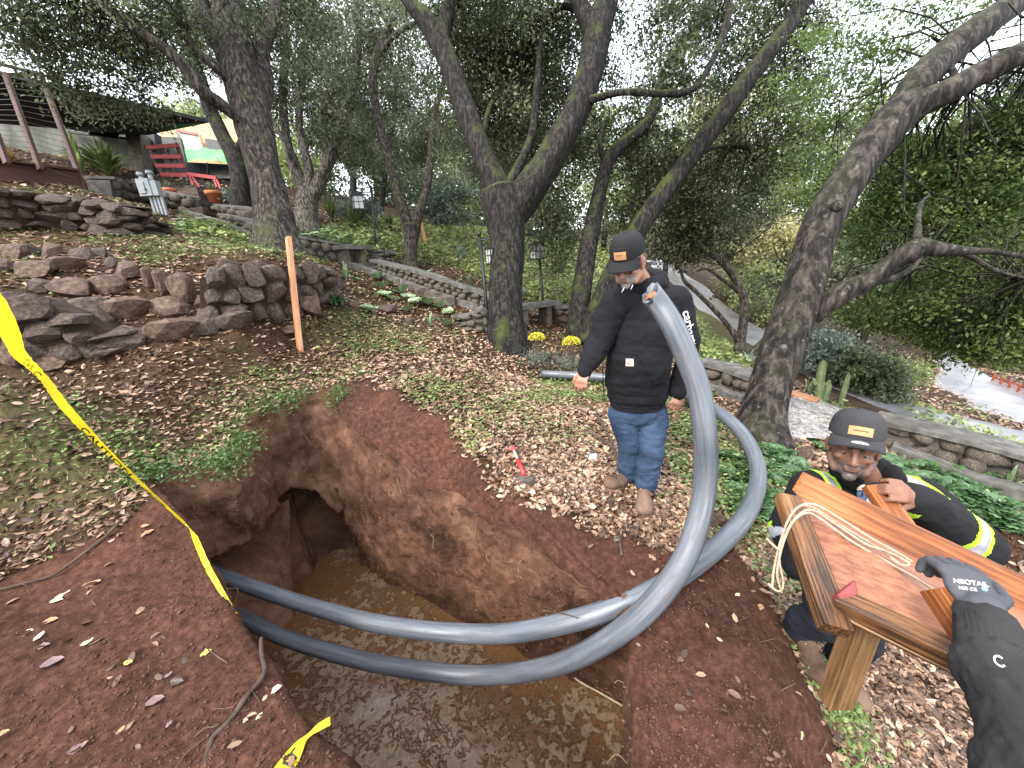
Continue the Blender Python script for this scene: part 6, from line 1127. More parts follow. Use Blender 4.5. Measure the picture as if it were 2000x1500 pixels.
hb('wall', [(-60, 200, 12), (262, 262, 13.5), (270, 335, 13.5), (-60, 330, 12)], M_WALL); hb('awning', [(55, 160, 9.5), (408, 240, 12), (290, 264, 13.2), (190, 262, 13.2), (115, 250, 11.4)], M_RD, _u * .12); hb('awning', [(-80, 130, 9), (60, 160, 9.6), (120, 252, 11.6), (-80, 235, 11)], M_RD, _u * .12)
hb('pillar', [(243, 250, 13.2), (272, 256, 13.2), (282, 340, 13.2), (254, 338, 13.2)], M_COB, _f * .5); hb('pillar', [(274, 250, 13.6), (300, 256, 13.6), (312, 345, 13.6), (282, 342, 13.6)], M_RD)
for x in (122, 150, 178, 206): hb('window', [(x, 240 + (x - 122) * .16, 12.62), (x + 24, 244 + (x - 122) * .16, 12.7), (x + 24, 258 + (x - 122) * .16, 12.7), (x, 254 + (x - 122) * .16, 12.62)], M_WIN, _f * .05)
hb('window_trim', [(115, 252, 12.4), (245, 268, 13.1), (245, 272, 13.1), (115, 257, 12.4)], M_BLK, _f * .05)
n2 = thing('house_extension', 'unfinished plywood wing with green plastic over its window, behind the dark awning', 'building', gp(400, 340)); hb = lambda n, C, m, off=B_, par=None: solid(n, C, off, m, par or n2)
hb('wall', [(300, 232, 16.2), (470, 232, 16.4), (480, 345, 16.4), (300, 345, 16.2)], M_PLY); hb('window_film', [(345, 258, 16), (388, 262, 16), (394, 294, 16), (358, 292, 16)], M_FILM, _f * .04); hb('window_film', [(283, 258, 15.6), (308, 256, 15.6), (314, 268, 15.6), (288, 274, 15.6)], M_FILM, _f * .04)
hb('red_trim', [(343, 252, 15.9), (384, 259, 15.9), (385, 264, 15.9), (345, 257, 15.9)], M_REDP, _f * .05); hb('stud', [(386, 262, 15.9), (390, 262, 15.9), (400, 294, 15.9), (396, 294, 15.9)], WOOD_Y, _f * .05); hb('stud', [(340, 256, 15.9), (344, 256, 15.9), (360, 292, 15.9), (354, 292, 15.9)], WOOD_Y, _f * .05)
hb('dark_window', [(400, 270, 15.95), (442, 276, 15.95), (446, 298, 15.95), (404, 296, 15.95)], M_BLK, _f * .04)
tg = thing('green_tarp', 'bright green tarp stretched low in front of the unfinished wing', 'tarp', gp(400, 345)); n = 14; Vt = []
for j in range(6):
    for i in range(n + 1):
        u = i / n; v = j / 5; P = pt(355 + 95 * u + 6 * v, 293 + 6 * u + 22 * v - 6 * math.sin(3 * u), 15.4 - 1.0 * v); Vt.append(P + np.array([0, 0, .03 * math.sin(u * 17 + v * 3) + .02 * math.sin(u * 40)]) )
obj('tarp_sheet', mesh('tarp_sheet', Vt, [[j * (n + 1) + i, j * (n + 1) + i + 1, (j + 1) * (n + 1) + i + 1, (j + 1) * (n + 1) + i] for j in range(5) for i in range(n)], M_TARP, True), tg)
solid('tarp_shade', [(362, 316, 14.9), (462, 322, 14.9), (466, 348, 14.9), (372, 350, 14.9)], _f * .1, M_BLK, tg)  # black panel standing in for the shade beneath the tarp
for x in (362, 405, 448): V, Fc = beam_vf(pt(x, 318, 14.4), gp(x + 4, 355), .06, .06); obj('post', mesh('post', V, Fc, M_BLK), tg)
cr = thing('wooden_crate_rack', 'red edged open wooden rack with crossed slats left of the green tarp', 'rack', gp(330, 350))
for a, b in [((285, 285), (322, 350)), ((345, 280), (366, 345)), ((316, 282), (344, 348))]: obj('post', wood_mesh('post', pt(*a, 12.6), pt(*b, 12.6), .09, .09, WOOD_R, (0, 1, 0)), cr)
for a, b in [((286, 288), (348, 284)), ((296, 306), (354, 306)), ((304, 324), (361, 324)), ((314, 341), (366, 342))]: obj('shelf_board', wood_mesh('shelf_board', pt(*a, 12.5), pt(*b, 12.5), .12, .06, M_REDP, (0, 1, 0)), cr)
for a, b in [((292, 292), (330, 322)), ((330, 292), (302, 322)), ((322, 292), (356, 322)), ((350, 292), (328, 322)), ((310, 326), (340, 345)), ((340, 326), (318, 345))]: obj('slat', wood_mesh('slat', pt(*a, 12.7), pt(*b, 12.7), .06, .03, WOOD_D, (0, 1, 0)), cr)
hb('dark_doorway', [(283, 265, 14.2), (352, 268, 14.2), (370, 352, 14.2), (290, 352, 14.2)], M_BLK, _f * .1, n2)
sw = thing('sawhorse', 'red painted sawhorse below the green tarp', 'sawhorse', gp(395, 362))
obj('beam', wood_mesh('beam', pt(368, 340, 12.2), pt(424, 348, 12.2), .1, .1, M_REDP, (0, 1, 0)), sw)
for a, b in [((370, 342), (378, 362)), ((374, 342), (390, 366)), ((418, 348), (424, 366)), ((422, 348), (432, 370))]: obj('leg', wood_mesh('leg', pt(*a, 12.2), pt(*b, 12.2), .05, .05, M_REDP, (0, 1, 0)), sw)
# back fences
def fence(label, A, B, dA, dB, hpx, n, mat=WOOD_D):
    a = pt(*A, dA); b = pt(*B, dB); root = thing('wooden_fence', label, 'fence', a)
    for k in range(n):
        u = (k + .5) / n; c = a * (1 - u) + b * u; L = np.linalg.norm(b - a) / n; hh = hpx * ((c - C0) @ _f) / F; o = obj('board', wood_mesh('board', c - [0, 0, hh * .6], c + [0, 0, hh * .5 + .04 * math.sin(k * 5)], L * .96, .03, mat, (b - a), .004, k), root)
    for s in (-.35, .3): c = np.array([0, 0, hpx * (dA / F) * s]); obj('rail', wood_mesh('rail', a + c + _f * .05, b + c + _f * .05, .08, .04, mat), root)
fence('weathered vertical board fence behind the pale forked oak and the left lantern', (575, 402), (690, 405), 19, 18, 34, 24); fence('dark low fence behind the grassy clumps right of the left lantern', (700, 420), (800, 436), 17, 17, 20, 18)
P0_, P1_ = gp(1935, 752), gp(2090, 822)
fr = thing('orange_mesh_fence', 'orange safety netting along the far side of the wide road', 'fence', P0_); M_OR = mat_plain('orange_net', (.34, .08, .045), .6)
for k in range(9): u = k / 8; c = P0_ * (1 - u) + P1_ * u; V, Fc = beam_vf(c - [0, 0, .2], c + [0, 0, .36], .04, .04); obj('post', mesh('post', V, Fc, M_OR), fr)
for k in range(7): V, Fc = beam_vf(P0_ + [0, 0, .04 + k * .048], P1_ + [0, 0, .04 + k * .048], .012, .026); obj('strand', mesh('strand', V, Fc, M_OR), fr)
a, b = gp(1524, 768), gp(1596, 790); o = obj('wooden_plank', wood_mesh('wooden_plank', a + [0, 0, .06], b + [0, 0, .06], .2, .04, WOOD_S)); tag(o, 'orange brown plank lying at the back edge of the pebbled patio', 'plank')
# ================================================================ people
from mathutils.bvhtree import BVHTree
def pY(px, py, Y):
    r = ray(px, py); return C0 + r * (Y / r[1])
def cone_vf(p0, r0, p1, r1, n=14):
    p0 = np.asarray(p0, float); p1 = np.asarray(p1, float); L = np.linalg.norm(p1 - p0)
    if L < 1e-5: p1 = p0 + [0, 0, 1e-3]; L = 1e-3
    a = np.linspace(-np.pi / 2 + .12, 0, 5); b = np.linspace(0, np.pi / 2 - .12, 5); d = (p1 - p0) / L
    s = np.r_[r0 * np.sin(a), L + r1 * np.sin(b)]; r = np.r_[r0 * np.cos(a), r1 * np.cos(b)]
    return tube_vf(p0 + d * s[:, None], r, n)
def ell_vf(c, rr, R=None):
    th = np.linspace(.12, np.pi - .12, 11); n = 18; ph = np.arange(n) / n * 2 * np.pi
    V = np.array([(math.sin(t) * math.cos(p), math.sin(t) * math.sin(p), math.cos(t)) for t in th for p in ph]) * rr
    Fc = [[i * n + k, (i + 1) * n + k, (i + 1) * n + (k + 1) % n, i * n + (k + 1) % n] for i in range(10) for k in range(n)] + [list(range(n)), [10 * n + k for k in range(n)][::-1]]
    if R is not None: V = V @ np.asarray(R).T
    return V + np.asarray(c), Fc
def organic(prims, voxel=.006, smooth=5, name='body'):
    V = []; Fc = []; n = 0
    for p in prims:
        if p[0] == 'c': v, f = cone_vf(*p[1:5])
        elif p[0] == 'e': v, f = ell_vf(p[1], p[2], p[3] if len(p) > 3 else None)
        else: v, f = box_vf(p[1], *p[2], p[3] if len(p) > 3 else None, .006)
        V.append(np.asarray(v)); Fc += [[i + n for i in q] for q in f]; n += len(v)
    me = bpy.data.meshes.new('tmp'); me.from_pydata(np.vstack(V).tolist(), [], Fc); me.update(); bm = bmesh.new(); bm.from_mesh(me)
    bmesh.ops.recalc_face_normals(bm, faces=bm.faces[:]); bm.to_mesh(me); bm.free()
    o = bpy.data.objects.new('tmp', me); SC.collection.objects.link(o); m = o.modifiers.new('r', 'REMESH'); m.mode = 'VOXEL'; m.voxel_size = voxel; m.adaptivity = 0
    if smooth: s = o.modifiers.new('s', 'SMOOTH'); s.iterations = smooth; s.factor = .5
    dg = bpy.context.evaluated_depsgraph_get(); ev = o.evaluated_get(dg); e = ev.to_mesh(); nv = len(e.vertices); W_ = np.empty(nv * 3); e.vertices.foreach_get('co', W_); N_ = np.empty(nv * 3); e.vertices.foreach_get('normal', N_)
    nf = len(e.polygons); lt = np.empty(nf, np.int32); e.polygons.foreach_get('loop_total', lt); li = np.empty(lt.sum(), np.int32); e.loops.foreach_get('vertex_index', li)
    W_ = W_.reshape(-1, 3); N_ = N_.reshape(-1, 3); Q = li.reshape(-1, 4) if (lt == 4).all() else np.array([p.vertices[:] if len(p.vertices) == 4 else [*p.vertices[:], p.vertices[-1]] for p in e.polygons])
    ev.to_mesh_clear(); bpy.data.objects.remove(o); bpy.data.meshes.remove(me); return W_, N_, Q
def wrinkle(V, N, spec, seed=0):
    for sc_, st, amp in spec:
        q = V * np.asarray(st); n = fbm(q, sc_, 3, seed); V = V + N * (amp * (1 - 2 * np.abs(n)) )[:, None]; seed += 11
    return V
def split(V, Fq, mask):
    f = Fq[mask]; u = np.unique(f); rm = -np.ones(len(V), int); rm[u] = np.arange(len(u)); return V[u], rm[f], u
def rot_from(fwd, up=(0, 0, 1)):
    y = np.asarray(fwd, float); y /= np.linalg.norm(y); z = np.asarray(up, float); z = z - y * (z @ y); z /= np.linalg.norm(z); return np.stack([np.cross(y, z), y, z], 1)
def head_prims(c, R, s=1.0):
    T = lambda p: c + R @ (np.asarray(p) * s)
    P = [('e', T((0, -.012, .03)), np.array((.076, .096, .095)) * s, R), ('e', T((0, .028, -.015)), np.array((.062, .066, .090)) * s, R), ('e', T((0, .035, -.072)), np.array((.052, .055, .042)) * s, R), ('e', T((0, .078, -.098)), np.array((.024, .020, .020)) * s, R),
         ('c', T((0, .093, .018)), .0085 * s, T((0, .118, -.022)), .0125 * s), ('e', T((-.012, .106, -.028)), np.array((.010, .011, .009)) * s, R), ('e', T((.012, .106, -.028)), np.array((.010, .011, .009)) * s, R),
         ('c', T((-.042, .080, .030)), .0115 * s, T((-.012, .094, .028)), .0105 * s), ('c', T((.042, .080, .030)), .0115 * s, T((.012, .094, .028)), .0105 * s),
         ('e', T((-.044, .064, -.018)), np.array((.018, .020, .016)) * s, R), ('e', T((.044, .064, -.018)), np.array((.018, .020, .016)) * s, R),
         ('c', T((-.020, .092, -.052)), .0065 * s, T((.020, .092, -.052)), .0065 * s), ('c', T((-.016, .090, -.064)), .008 * s, T((.016, .090, -.064)), .008 * s)]
    for sd in (-1, 1):
        P += [('e', T((sd * .080, -.005, -.005)), np.array((.008, .019, .032)) * s, R @ np.array(Matrix.Rotation(sd * .35, 3, 'Z'))), ('e', T((sd * .076, .006, -.028)), np.array((.007, .010, .012)) * s, R), ('c', T((sd * .066, .0, -.05)), .016 * s, T((sd * .046, .05, -.085)), .016 * s)]
    return P
def hand_prims(w, d, n, side, curl, s=1.0, thumb=(.6, .35), spread=.0225, fat=1.0, curls=None):
    """w wrist, d towards the knuckles, n back-of-hand normal, side +1 if the thumb leaves towards cross(d, n)"""
    w = np.array(w, float); d = np.array(d, float); d /= np.linalg.norm(d); n = np.array(n, float); n -= d * (n @ d); n /= np.linalg.norm(n); x = np.cross(d, n) * side; R = np.stack([x, d, n], 1); P = []
    P.append(('e', w + d * .050 * s, np.array((.040, .050, .0155)) * s * [fat, 1, fat], R)); P.append(('e', w + d * .078 * s, np.array((.041, .022, .0145)) * s * [fat, 1, fat], R)); P.append(('c', w - d * .02 * s, .026 * s, w + d * .03 * s, .024 * s)); P.append(('e', w + d * .035 * s + x * .025 * s - n * .006 * s, np.array((.018, .032, .016)) * s, R))
    LN = [.040, .044, .041, .033]; off = [1.5, .5, -.5, -1.5]
    for k in range(4):
        base = w + d * (.088 - .004 * abs(k - 1.2)) * s + x * off[k] * spread * s; r = (.0098 - .0008 * (k == 3)) * s * fat; ang = 0; p = base; cc = curls[k] if curls else curl
        for j, (l, c_) in enumerate(((1.0, .75), (.62, 1.15), (.5, .8))):
            ang += cc * c_; dd = d * math.cos(ang) - n * math.sin(ang) + x * off[k] * .03; q = p + dd * LN[k] * l * s; P.append(('c', p, r, q, r * .92)); r *= .93; p = q
    t0 = w + d * .028 * s + x * .030 * s - n * .004 * s; u = d * .75 + x * thumb[0] - n * thumb[1] * .4; u /= np.linalg.norm(u); t1 = t0 + u * .040 * s; u2 = d * .85 + x * thumb[0] * .2 - n * thumb[1]; u2 /= np.linalg.norm(u2); t2 = t1 + u2 * .030 * s; t3 = t2 + (u2 * .8 - n * .25) * .024 * s
    P += [('c', t0, .0145 * s * fat, t1, .0115 * s * fat), ('c', t1, .0115 * s * fat, t2, .0105 * s * fat), ('c', t2, .0105 * s * fat, t3, .009 * s * fat)]; return P
def mat_skin(name, c, beardc):
    m, nt, b = newmat(name); L = nt.links; a = nt.nodes.new('ShaderNodeAttribute'); a.attribute_name = 'beard'; n = noise_node(nt, 60, 5, .6); n2 = noise_node(nt, 9, 4, .6); r = ramp(nt, [(.3, tuple(x * .72 for x in c)), (.7, tuple(min(1, x * 1.18) for x in c))]); L.new(n2.outputs[0], r.inputs[0])
    rb_ = ramp(nt, [(.38, tuple(x * .45 for x in beardc)), (.62, beardc)]); n3 = noise_node(nt, 160, 3, .6); L.new(n3.outputs[0], rb_.inputs[0]); x = nt.nodes.new('ShaderNodeMix'); x.data_type = 'RGBA'; L.new(a.outputs['Fac'], x.inputs[0]); L.new(r.outputs[0], x.inputs[6]); L.new(rb_.outputs[0], x.inputs[7]); L.new(x.outputs[2], b.inputs['Base Color'])
    b.inputs['Roughness'].default_value = .5; b.inputs['Specular IOR Level'].default_value = .4; b.inputs['Subsurface Weight'].default_value = .08; b.inputs['Subsurface Scale'].default_value = .01; add_bump(nt, b, n.outputs[0], .25, .002); return m
def mat_cloth(name, c, c2=None, weave=260, dirt=None, dscale=7, dthr=.62, rough=.9):
    m, nt, b = newmat(name); L = nt.links; n = noise_node(nt, 5, 7, .6); r = ramp(nt, [(.32, c), (.68, c2 or tuple(x * 1.5 for x in c))]); L.new(n.outputs[0], r.inputs[0]); out = r.outputs[0]
    if dirt: n3 = noise_node(nt, dscale, 8, .72, (1.6, 1, .7)); rd = ramp(nt, [(dthr, (0, 0, 0)), (dthr + .12, (.7, .7, .7))]); L.new(n3.outputs[0], rd.inputs[0]); x = nt.nodes.new('ShaderNodeMix'); x.data_type = 'RGBA'; L.new(rd.outputs[0], x.inputs[0]); L.new(out, x.inputs[6]); x.inputs[7].default_value = (*dirt, 1); out = x.outputs[2]
    L.new(out, b.inputs['Base Color']); b.inputs['Roughness'].default_value = rough; b.inputs['Specular IOR Level'].default_value = .25; b.inputs['Sheen Weight'].default_value = .0
    n2 = noise_node(nt, weave, 3, .6); n4 = noise_node(nt, 16, 5, .6, (1, 1, 1.8)); bp = add_bump(nt, b, n2.outputs[0], .25, .002); add_bump(nt, b, n4.outputs[0], .45, .012, bp); return m
def skin_body(name, parent, prims, hc, hR, mat, beardf, voxel=.0052):
    V, N, Q = organic(prims, voxel, 3); loc = (V - hc) @ hR; bd = beardf(loc) * (np.linalg.norm(V - hc, axis=1) < .17); return obj(name, mesh(name, V, Q, mat, True, {'beard': bd}), parent)
def clothes(name, parent, prims, mat, voxel=.009, smooth=4, wr=((5, (1, 1, 2.4), .010), (16, (1, 1, 2.0), .004)), seed=0, cuts=()):
    V, N, Q = organic(prims, voxel, smooth); V = wrinkle(V, N, wr, seed); keep = np.ones(len(Q), bool)
    for (nm, f, mt) in cuts:
        mk = f(V[Q].mean(1)) & keep; keep &= ~mk
        if mk.any(): a, b, u = split(V + N * .0015, Q, mk); obj(nm, mesh(nm, a, b, mt, True), parent)
    a, b, u = split(V, Q, keep); obj(name, mesh(name, a, b, mat, True), parent); return BVHTree.FromPolygons(V.tolist(), Q.tolist()), V, N
def decal(V2, Fc, o, X, Y_, bvh, parent, name, mat, lift=.002, depth=.4, nn=None):
    X = np.asarray(X, float); Y_ = np.asarray(Y_, float); nrm_ = np.cross(X, Y_); nrm_ /= np.linalg.norm(nrm_); out = []
    if nrm_ @ (C0 - o) < 0: nrm_ = -nrm_
    if nn is not None: nrm_ = np.asarray(nn)
    for v in V2:
        p = o + X * v[0] + Y_ * v[1]; h = bvh.ray_cast(Vector(p + nrm_ * depth), Vector(-nrm_)); q = np.array(h[0]) if h[0] is not None and abs((np.array(h[0]) - p) @ nrm_) < .2 else p; out.append(q + nrm_ * lift)
    return obj(name, mesh(name, out, Fc, mat), parent)
def grid_vf(w, h, n=8, m=5, rnd_=False):
    V = [((i / n - .5) * w, (j / m - .5) * h) for j in range(m + 1) for i in range(n + 1)]
    if rnd_: V = [(.5 * w * 2 * u_ * math.sqrt(max(0, 1 - 2 * v_ * v_)), h * v_ * math.sqrt(max(0, 1 - 2 * u_ * u_)) * 1.0) for u_, v_ in [(i / n - .5, j / m - .5) for j in range(m + 1) for i in range(n + 1)]]
    return V, [[j * (n + 1) + i, j * (n + 1) + i + 1, (j + 1) * (n + 1) + i + 1, (j + 1) * (n + 1) + i] for j in range(m) for i in range(n)]
def cap(parent, c, R, mat, brimmat, patch, s=1.0, backmat=None, oval=None, marks=None, tag_=None):
    T = lambda p: c + np.asarray(p) * s @ R.T
    # crown with six panels
    nt_, nl = 40, 14; V = []; 
    for i in range(nl + 1):
        ph = i / nl * math.pi / 2 * .985; 
        for k in range(nt_):
            a = k / nt_ * 2 * math.pi; sq = 1 - .012 * abs(math.cos(a * 3)) ** 8; rx = .089; ry = .108 if math.sin(a) > 0 else .102; zz = .105 * math.sin(ph) ** .92; rr = math.cos(ph) ** .55; V.append((rx * rr * math.cos(a) * sq, ry * rr * math.sin(a) * sq - .008, zz + .022 + .004 * math.sin(a)))
    V = np.array(V); Fc = [[i * nt_ + k, i * nt_ + (k + 1) % nt_, (i + 1) * nt_ + (k + 1) % nt_, (i + 1) * nt_ + k] for i in range(nl) for k in range(nt_)]
    ctr = np.array([V[f].mean(0) for f in Fc]); back = ctr[:, 1] < -.005; root = obj('cap', mesh('cap', T(V), [f for f, b in zip(Fc, back) if not (b and backmat)], mat, True), parent)
    if backmat: obj('cap_back', mesh('cap_back', T(V * [1, 1, 1]), [f for f, b in zip(Fc, back) if b], backmat, True), parent)
    V2 = []; m = 18; q = 8
    for top in (0, 1):
        for j in range(q + 1):
            for i in range(m + 1):
                a = math.radians(22 + 136 * i / m); u = j / q; rx = .087 + 0 * u; x = math.cos(a) * (.088 + .006 * u); y0 = math.sin(a) * .100 - .006; y = y0 + u * .078 * math.sin(a) ** .8; z = .026 - .016 * u - .030 * u * (x / .09) ** 2 * .8 - .010 * (x / .09) ** 2 - top * .0045; V2.append((x, y, z))
    V2 = np.array(V2); g = (m + 1) * (q + 1); F2 = [[j * (m + 1) + i, j * (m + 1) + i + 1, (j + 1) * (m + 1) + i + 1, (j + 1) * (m + 1) + i] for j in range(q) for i in range(m)]; F3 = [[x + g for x in f][::-1] for f in F2]; e = [[q * (m + 1) + i + 1, q * (m + 1) + i, g + q * (m + 1) + i, g + q * (m + 1) + i + 1] for i in range(m)]
    obj('cap_brim', mesh('cap_brim', T(V2), F2 + F3 + e, brimmat, True), parent)
    v, f = ell_vf(T((0, -.008, .128)), np.array((.008, .008, .004)) * s, R); obj('cap_button', mesh('cap_button', v, f, mat, True), parent)
    bv = BVHTree.FromPolygons(T(V).tolist(), Fc); n_ = R @ np.array([0, .86, .5]); o = T((patch[2], .11, patch[3])); X = R[:, 0] * -1; Yv = R @ np.array([0, -.28, .96]); Vg, Fg = grid_vf(patch[0] * s, patch[1] * s)
    decal(Vg, Fg, o, X, Yv, bv, parent, 'cap_patch', M_LEATHER, .0028)
    for (x, y, w, h) in marks or []: Vg, Fg = grid_vf(w, h, 2, 1); decal([(a + x, b + y) for a, b in Vg], Fg, o, X, Yv, bv, parent, 'patch_lettering', M_INK, .0036)
    if oval: bb = BVHTree.FromPolygons(T(V2[:g]).tolist(), F2); Vg, Fg = grid_vf(.052 * s, .024 * s, 10, 6, True); decal([(a * 1.0 + oval[0], b + 0) for a, b in Vg], Fg, T((0, .135, .02)), X, R @ np.array([0, -.9, .4]), bb, parent, 'brim_sticker', M_SILV, .0015)
    if tag_: tv, tf = text_vf(tag_, .030, True); sidev = tag_side; decal([(a, b) for a, b, _ in tv], tf, T((sidev * .09, .0, .05)), R[:, 1] * -sidev * 1.0 if False else (R[:, 1] * (-1 if sidev > 0 else 1)), R[:, 2], bv, parent, 'side_lettering', M_WHITE, .003)
tag_side = -1
M_LEATHER = mat_plain('tan_leather', (.42, .22, .10), .6, .3, 0, .3, 60, .001, .12); M_SILV = mat_plain('silver_sticker', (.55, .56, .58), .3, .5, .3); M_WHITE = mat_plain('white_print', (.5, .5, .5), .6, .3, var=.05)
M_HOOD = mat_cloth('black_hoodie', (.0045, .0045, .006), (.009, .009, .012), 240, (.060, .052, .048), 9, .69); M_JEAN = mat_cloth('blue_denim', (.014, .028, .060), (.045, .078, .135), 300, (.12, .10, .09), 8, .70)
M_BOOT = mat_cloth('muddy_boot', (.06, .034, .022), (.19, .125, .09), 60, (.16, .08, .05), 10, .52); M_SOLE = mat_plain('boot_sole', (.13, .07, .045), .8, .3, 0, .5, 40, .004); M_JACK = mat_cloth('black_jacket', (.005, .005, .006), (.011, .011, .013), 200, (.05, .045, .04), 12, .74); M_LIME = mat_cloth('lime_band', (.30, .52, .03), (.38, .62, .04), 200); M_REFL = mat_noise('silver_band', [(.35, (.26, .27, .29)), (.6, (.42, .43, .46))], 14, .35, .8, .006, 30, metal=.2)
M_CAPB = mat_cloth('black_cap', (.010, .010, .011), (.016, .016, .018), 300); M_CAPG = mat_cloth('charcoal_cap', (.026, .026, .029), (.042, .042, .045), 300); M_CAPM = mat_cloth('cap_mesh', (.008, .008, .009), (.014, .014, .016), 500)
M_SK1 = mat_skin('skin_fair', (.36, .185, .125), (.30, .28, .26)); M_SK2 = mat_skin('skin_tan', (.19, .09, .056), (.13, .12, .115)); M_EYEW = mat_plain('eye', (.22, .17, .15), .25, .5); M_EYED = mat_plain('pupil', (.012, .008, .006), .1, .6); M_LIP = mat_plain('lips', (.25, .10, .08), .5)
def beard1(l): x, y, z = l.T; g = (z < -.045) & (y > .035) & (np.abs(x) < .058); mo = (z < -.03) & (z > -.048) & (y > .085) & (np.abs(x) < .034); return (g | mo) * 1.0 * np.where((z < -.05) & (z > -.068) & (y > .088) & (np.abs(x) < .02), .25, .85)
def beard2(l): x, y, z = l.T; g = (z < -.070) & (y > .040) & (np.abs(x) < .040); mo = (z < -.034) & (z > -.049) & (y > .080) & (np.abs(x) < .036); sd = (z < -.045) & (z > -.08) & (y > .07) & (np.abs(np.abs(x) - .034) < .008); st = ((z < -.03) & (y > .0)) * .22; return np.maximum((g | mo | sd) * .92, st)
def eyes(parent, c, R, s=1.0):
    for sd in (-1, 1):
        e = c + R @ (np.array((sd * .030, .076, .004)) * s); v, f = ell_vf(e, np.array((.0125, .0110, .0055)) * s, R); w = obj('eye', mesh('eye', v, f, M_EYEW, True), parent); v, f = ell_vf(e + R @ (np.array((0, .0085, -.001)) * s), np.array((.0058, .0035, .0042)) * s, R); obj('iris', mesh('iris', v, f, M_EYED, True), w)
        w_ = bpy.data.objects[-1] if False else None
        v, f = cone_vf(c + R @ (np.array((sd * .046, .083, .030)) * s), .0045 * s, c + R @ (np.array((sd * .014, .099, .030)) * s), .0055 * s); obj('eyebrow', mesh('eyebrow', v, f, M_INK, True), parent)
def boot(parent, heel, toe, top, s=1.0, w=1.0):
    heel = np.asarray(heel); toe = np.asarray(toe); d = toe - heel; L = np.linalg.norm(d); d = d / L; up = np.array([0, 0, 1.]); x = np.cross(d, up); x /= np.linalg.norm(x); up = np.cross(x, d); R = np.stack([x, d, up], 1)
    P = [('e', heel + d * .05 + up * .055, (.048, .060, .055), R), ('e', heel + d * L * .62 + up * .05, (.056, .09, .046), R), ('e', heel + d * (L - .06) + up * .052, (.060, .064, .050), R), ('c', heel + d * .07 + up * .07, .048, np.asarray(top), .052), ('c', heel + d * .10 + up * .08, .045, heel + d * L * .6 + up * .06, .036)]
    V, N, Q = organic(P, .006, 4); V = wrinkle(V, N, ((14, (1, 1, 1), .004),), 5); b = obj('boot', mesh('boot', V, Q, M_BOOT, True), parent)
    P = [('e', heel + d * .05 + up * .012, (.052, .062, .022), R), ('e', heel + d * L * .5 + up * .010, (.048, .10, .018), R), ('e', heel + d * (L - .07) + up * .012, (.066, .080, .021), R)]; V, N, Q = organic(P, .006, 3); obj('sole', mesh('sole', V, Q, M_SOLE, True), b if False else parent)
    for k in range(5):
        c = heel + d * (L * .50 - .025 * k) + up * (.092 + .022 * k); v, f = cone_vf(c - x * .024, .0035, c + x * .024, .0035, 8); obj('lace', mesh('lace', v, f, M_ROPE, True), parent)
# ---------------------------------------------------------------- the standing man
fr_t = gp(1262, 1012); P1 = thing('person', 'man in black hoodie, jeans and muddy boots standing with head bowed behind the raised pipe', 'person', gp(1245, 985))
hc = pY(1227, 512, 2.25); hR = rot_from((-.56, -.70, -.46)); nk = pY(1256, 556, 2.40)
sL, sR = pY(1202, 594, 2.38), pY(1320, 588, 2.38); eL, wL = pY(1172, 664, 2.34), pY(1147, 715, 2.26); eR, wR = pY(1343, 680, 2.38), pY(1326, 756, 2.30); chest, belly, hem = pY(1260, 622, 2.39), pY(1247, 712, 2.36), pY(1244, 768, 2.37)
hipL, hipR = pY(1219, 806, 2.41), pY(1273, 806, 2.38); toR = gp(1258, 1014); heR = toR + np.array([.09, .27, .0]); heR[2] = h1(heR[0], heR[1]) + .0; toL = gp(1180, 957); heL = toL + np.array([.28, .12, .0]); heL[2] = h1(heL[0], heL[1])
anR = heR + np.array([-.01, -.06, .13]); anL = heL + np.array([-.07, -.02, .13]); knR = (hipR + anR) / 2 + np.array([.0, -.05, .0]); knL = (hipL + anL) / 2 + np.array([.02, -.04, 0])
B = head_prims(hc, hR, 1.08) + [('c', hc + hR @ np.array((0, -.03, -.05)), .060, nk, .062), ('c', nk, .06, chest, .12), ('c', chest, .13, belly, .13), ('c', belly, .13, (hipL + hipR) / 2, .12), ('c', chest, .08, sL, .05), ('c', chest, .08, sR, .05)]
for s_, e_, w_ in ((sL, eL, wL), (sR, eR, wR)): B += [('c', s_, .045, e_, .036), ('c', e_, .036, w_, .026)]
for h_, k_, a_, t_ in ((hipL, knL, anL, toL), (hipR, knR, anR, toR)): B += [('c', h_, .07, k_, .05), ('c', k_, .048, a_, .034), ('c', a_, .034, a_ - [0, 0, .07], .03)]
B += hand_prims(wL + (wL - eL) * .12, (wL - eL) * 1.0 + np.array([0, -.02, -.05]), (-.5, -.7, .2), 1, .62, .98); B += hand_prims(wR + (wR - eR) * .10, (wR - eR) + np.array([-.02, -.03, -.06]), (.2, -.95, .2), -1, .70, .98)
skin_body('body', P1, B, hc, hR, M_SK1, beard1); eyes(P1, hc, hR, 1.08)
tr_ = rot_from((-.22, -.97, 0)); H_ = [('e', chest + [0, 0, .02], (.195, .130, .20), tr_), ('e', (chest + belly) / 2, (.198, .140, .24), tr_), ('e', belly + [0, -.01, 0], (.200, .150, .22), tr_), ('e', (belly + hem) / 2, (.198, .146, .20), tr_), ('e', hem + [0, 0, .0], (.190, .142, .11), tr_), ('c', chest + [0, 0, .12], .10, sL, .078), ('c', chest + [0, 0, .12], .10, sR, .078)]
for s_, e_, w_ in ((sL, eL, wL), (sR, eR, wR)): H_ += [('c', s_, .080, e_, .066), ('c', e_, .066, w_ + (w_ - e_) * -.1, .052), ('c', w_, .044, w_ + (w_ - e_) / np.linalg.norm(w_ - e_) * .03, .043)]
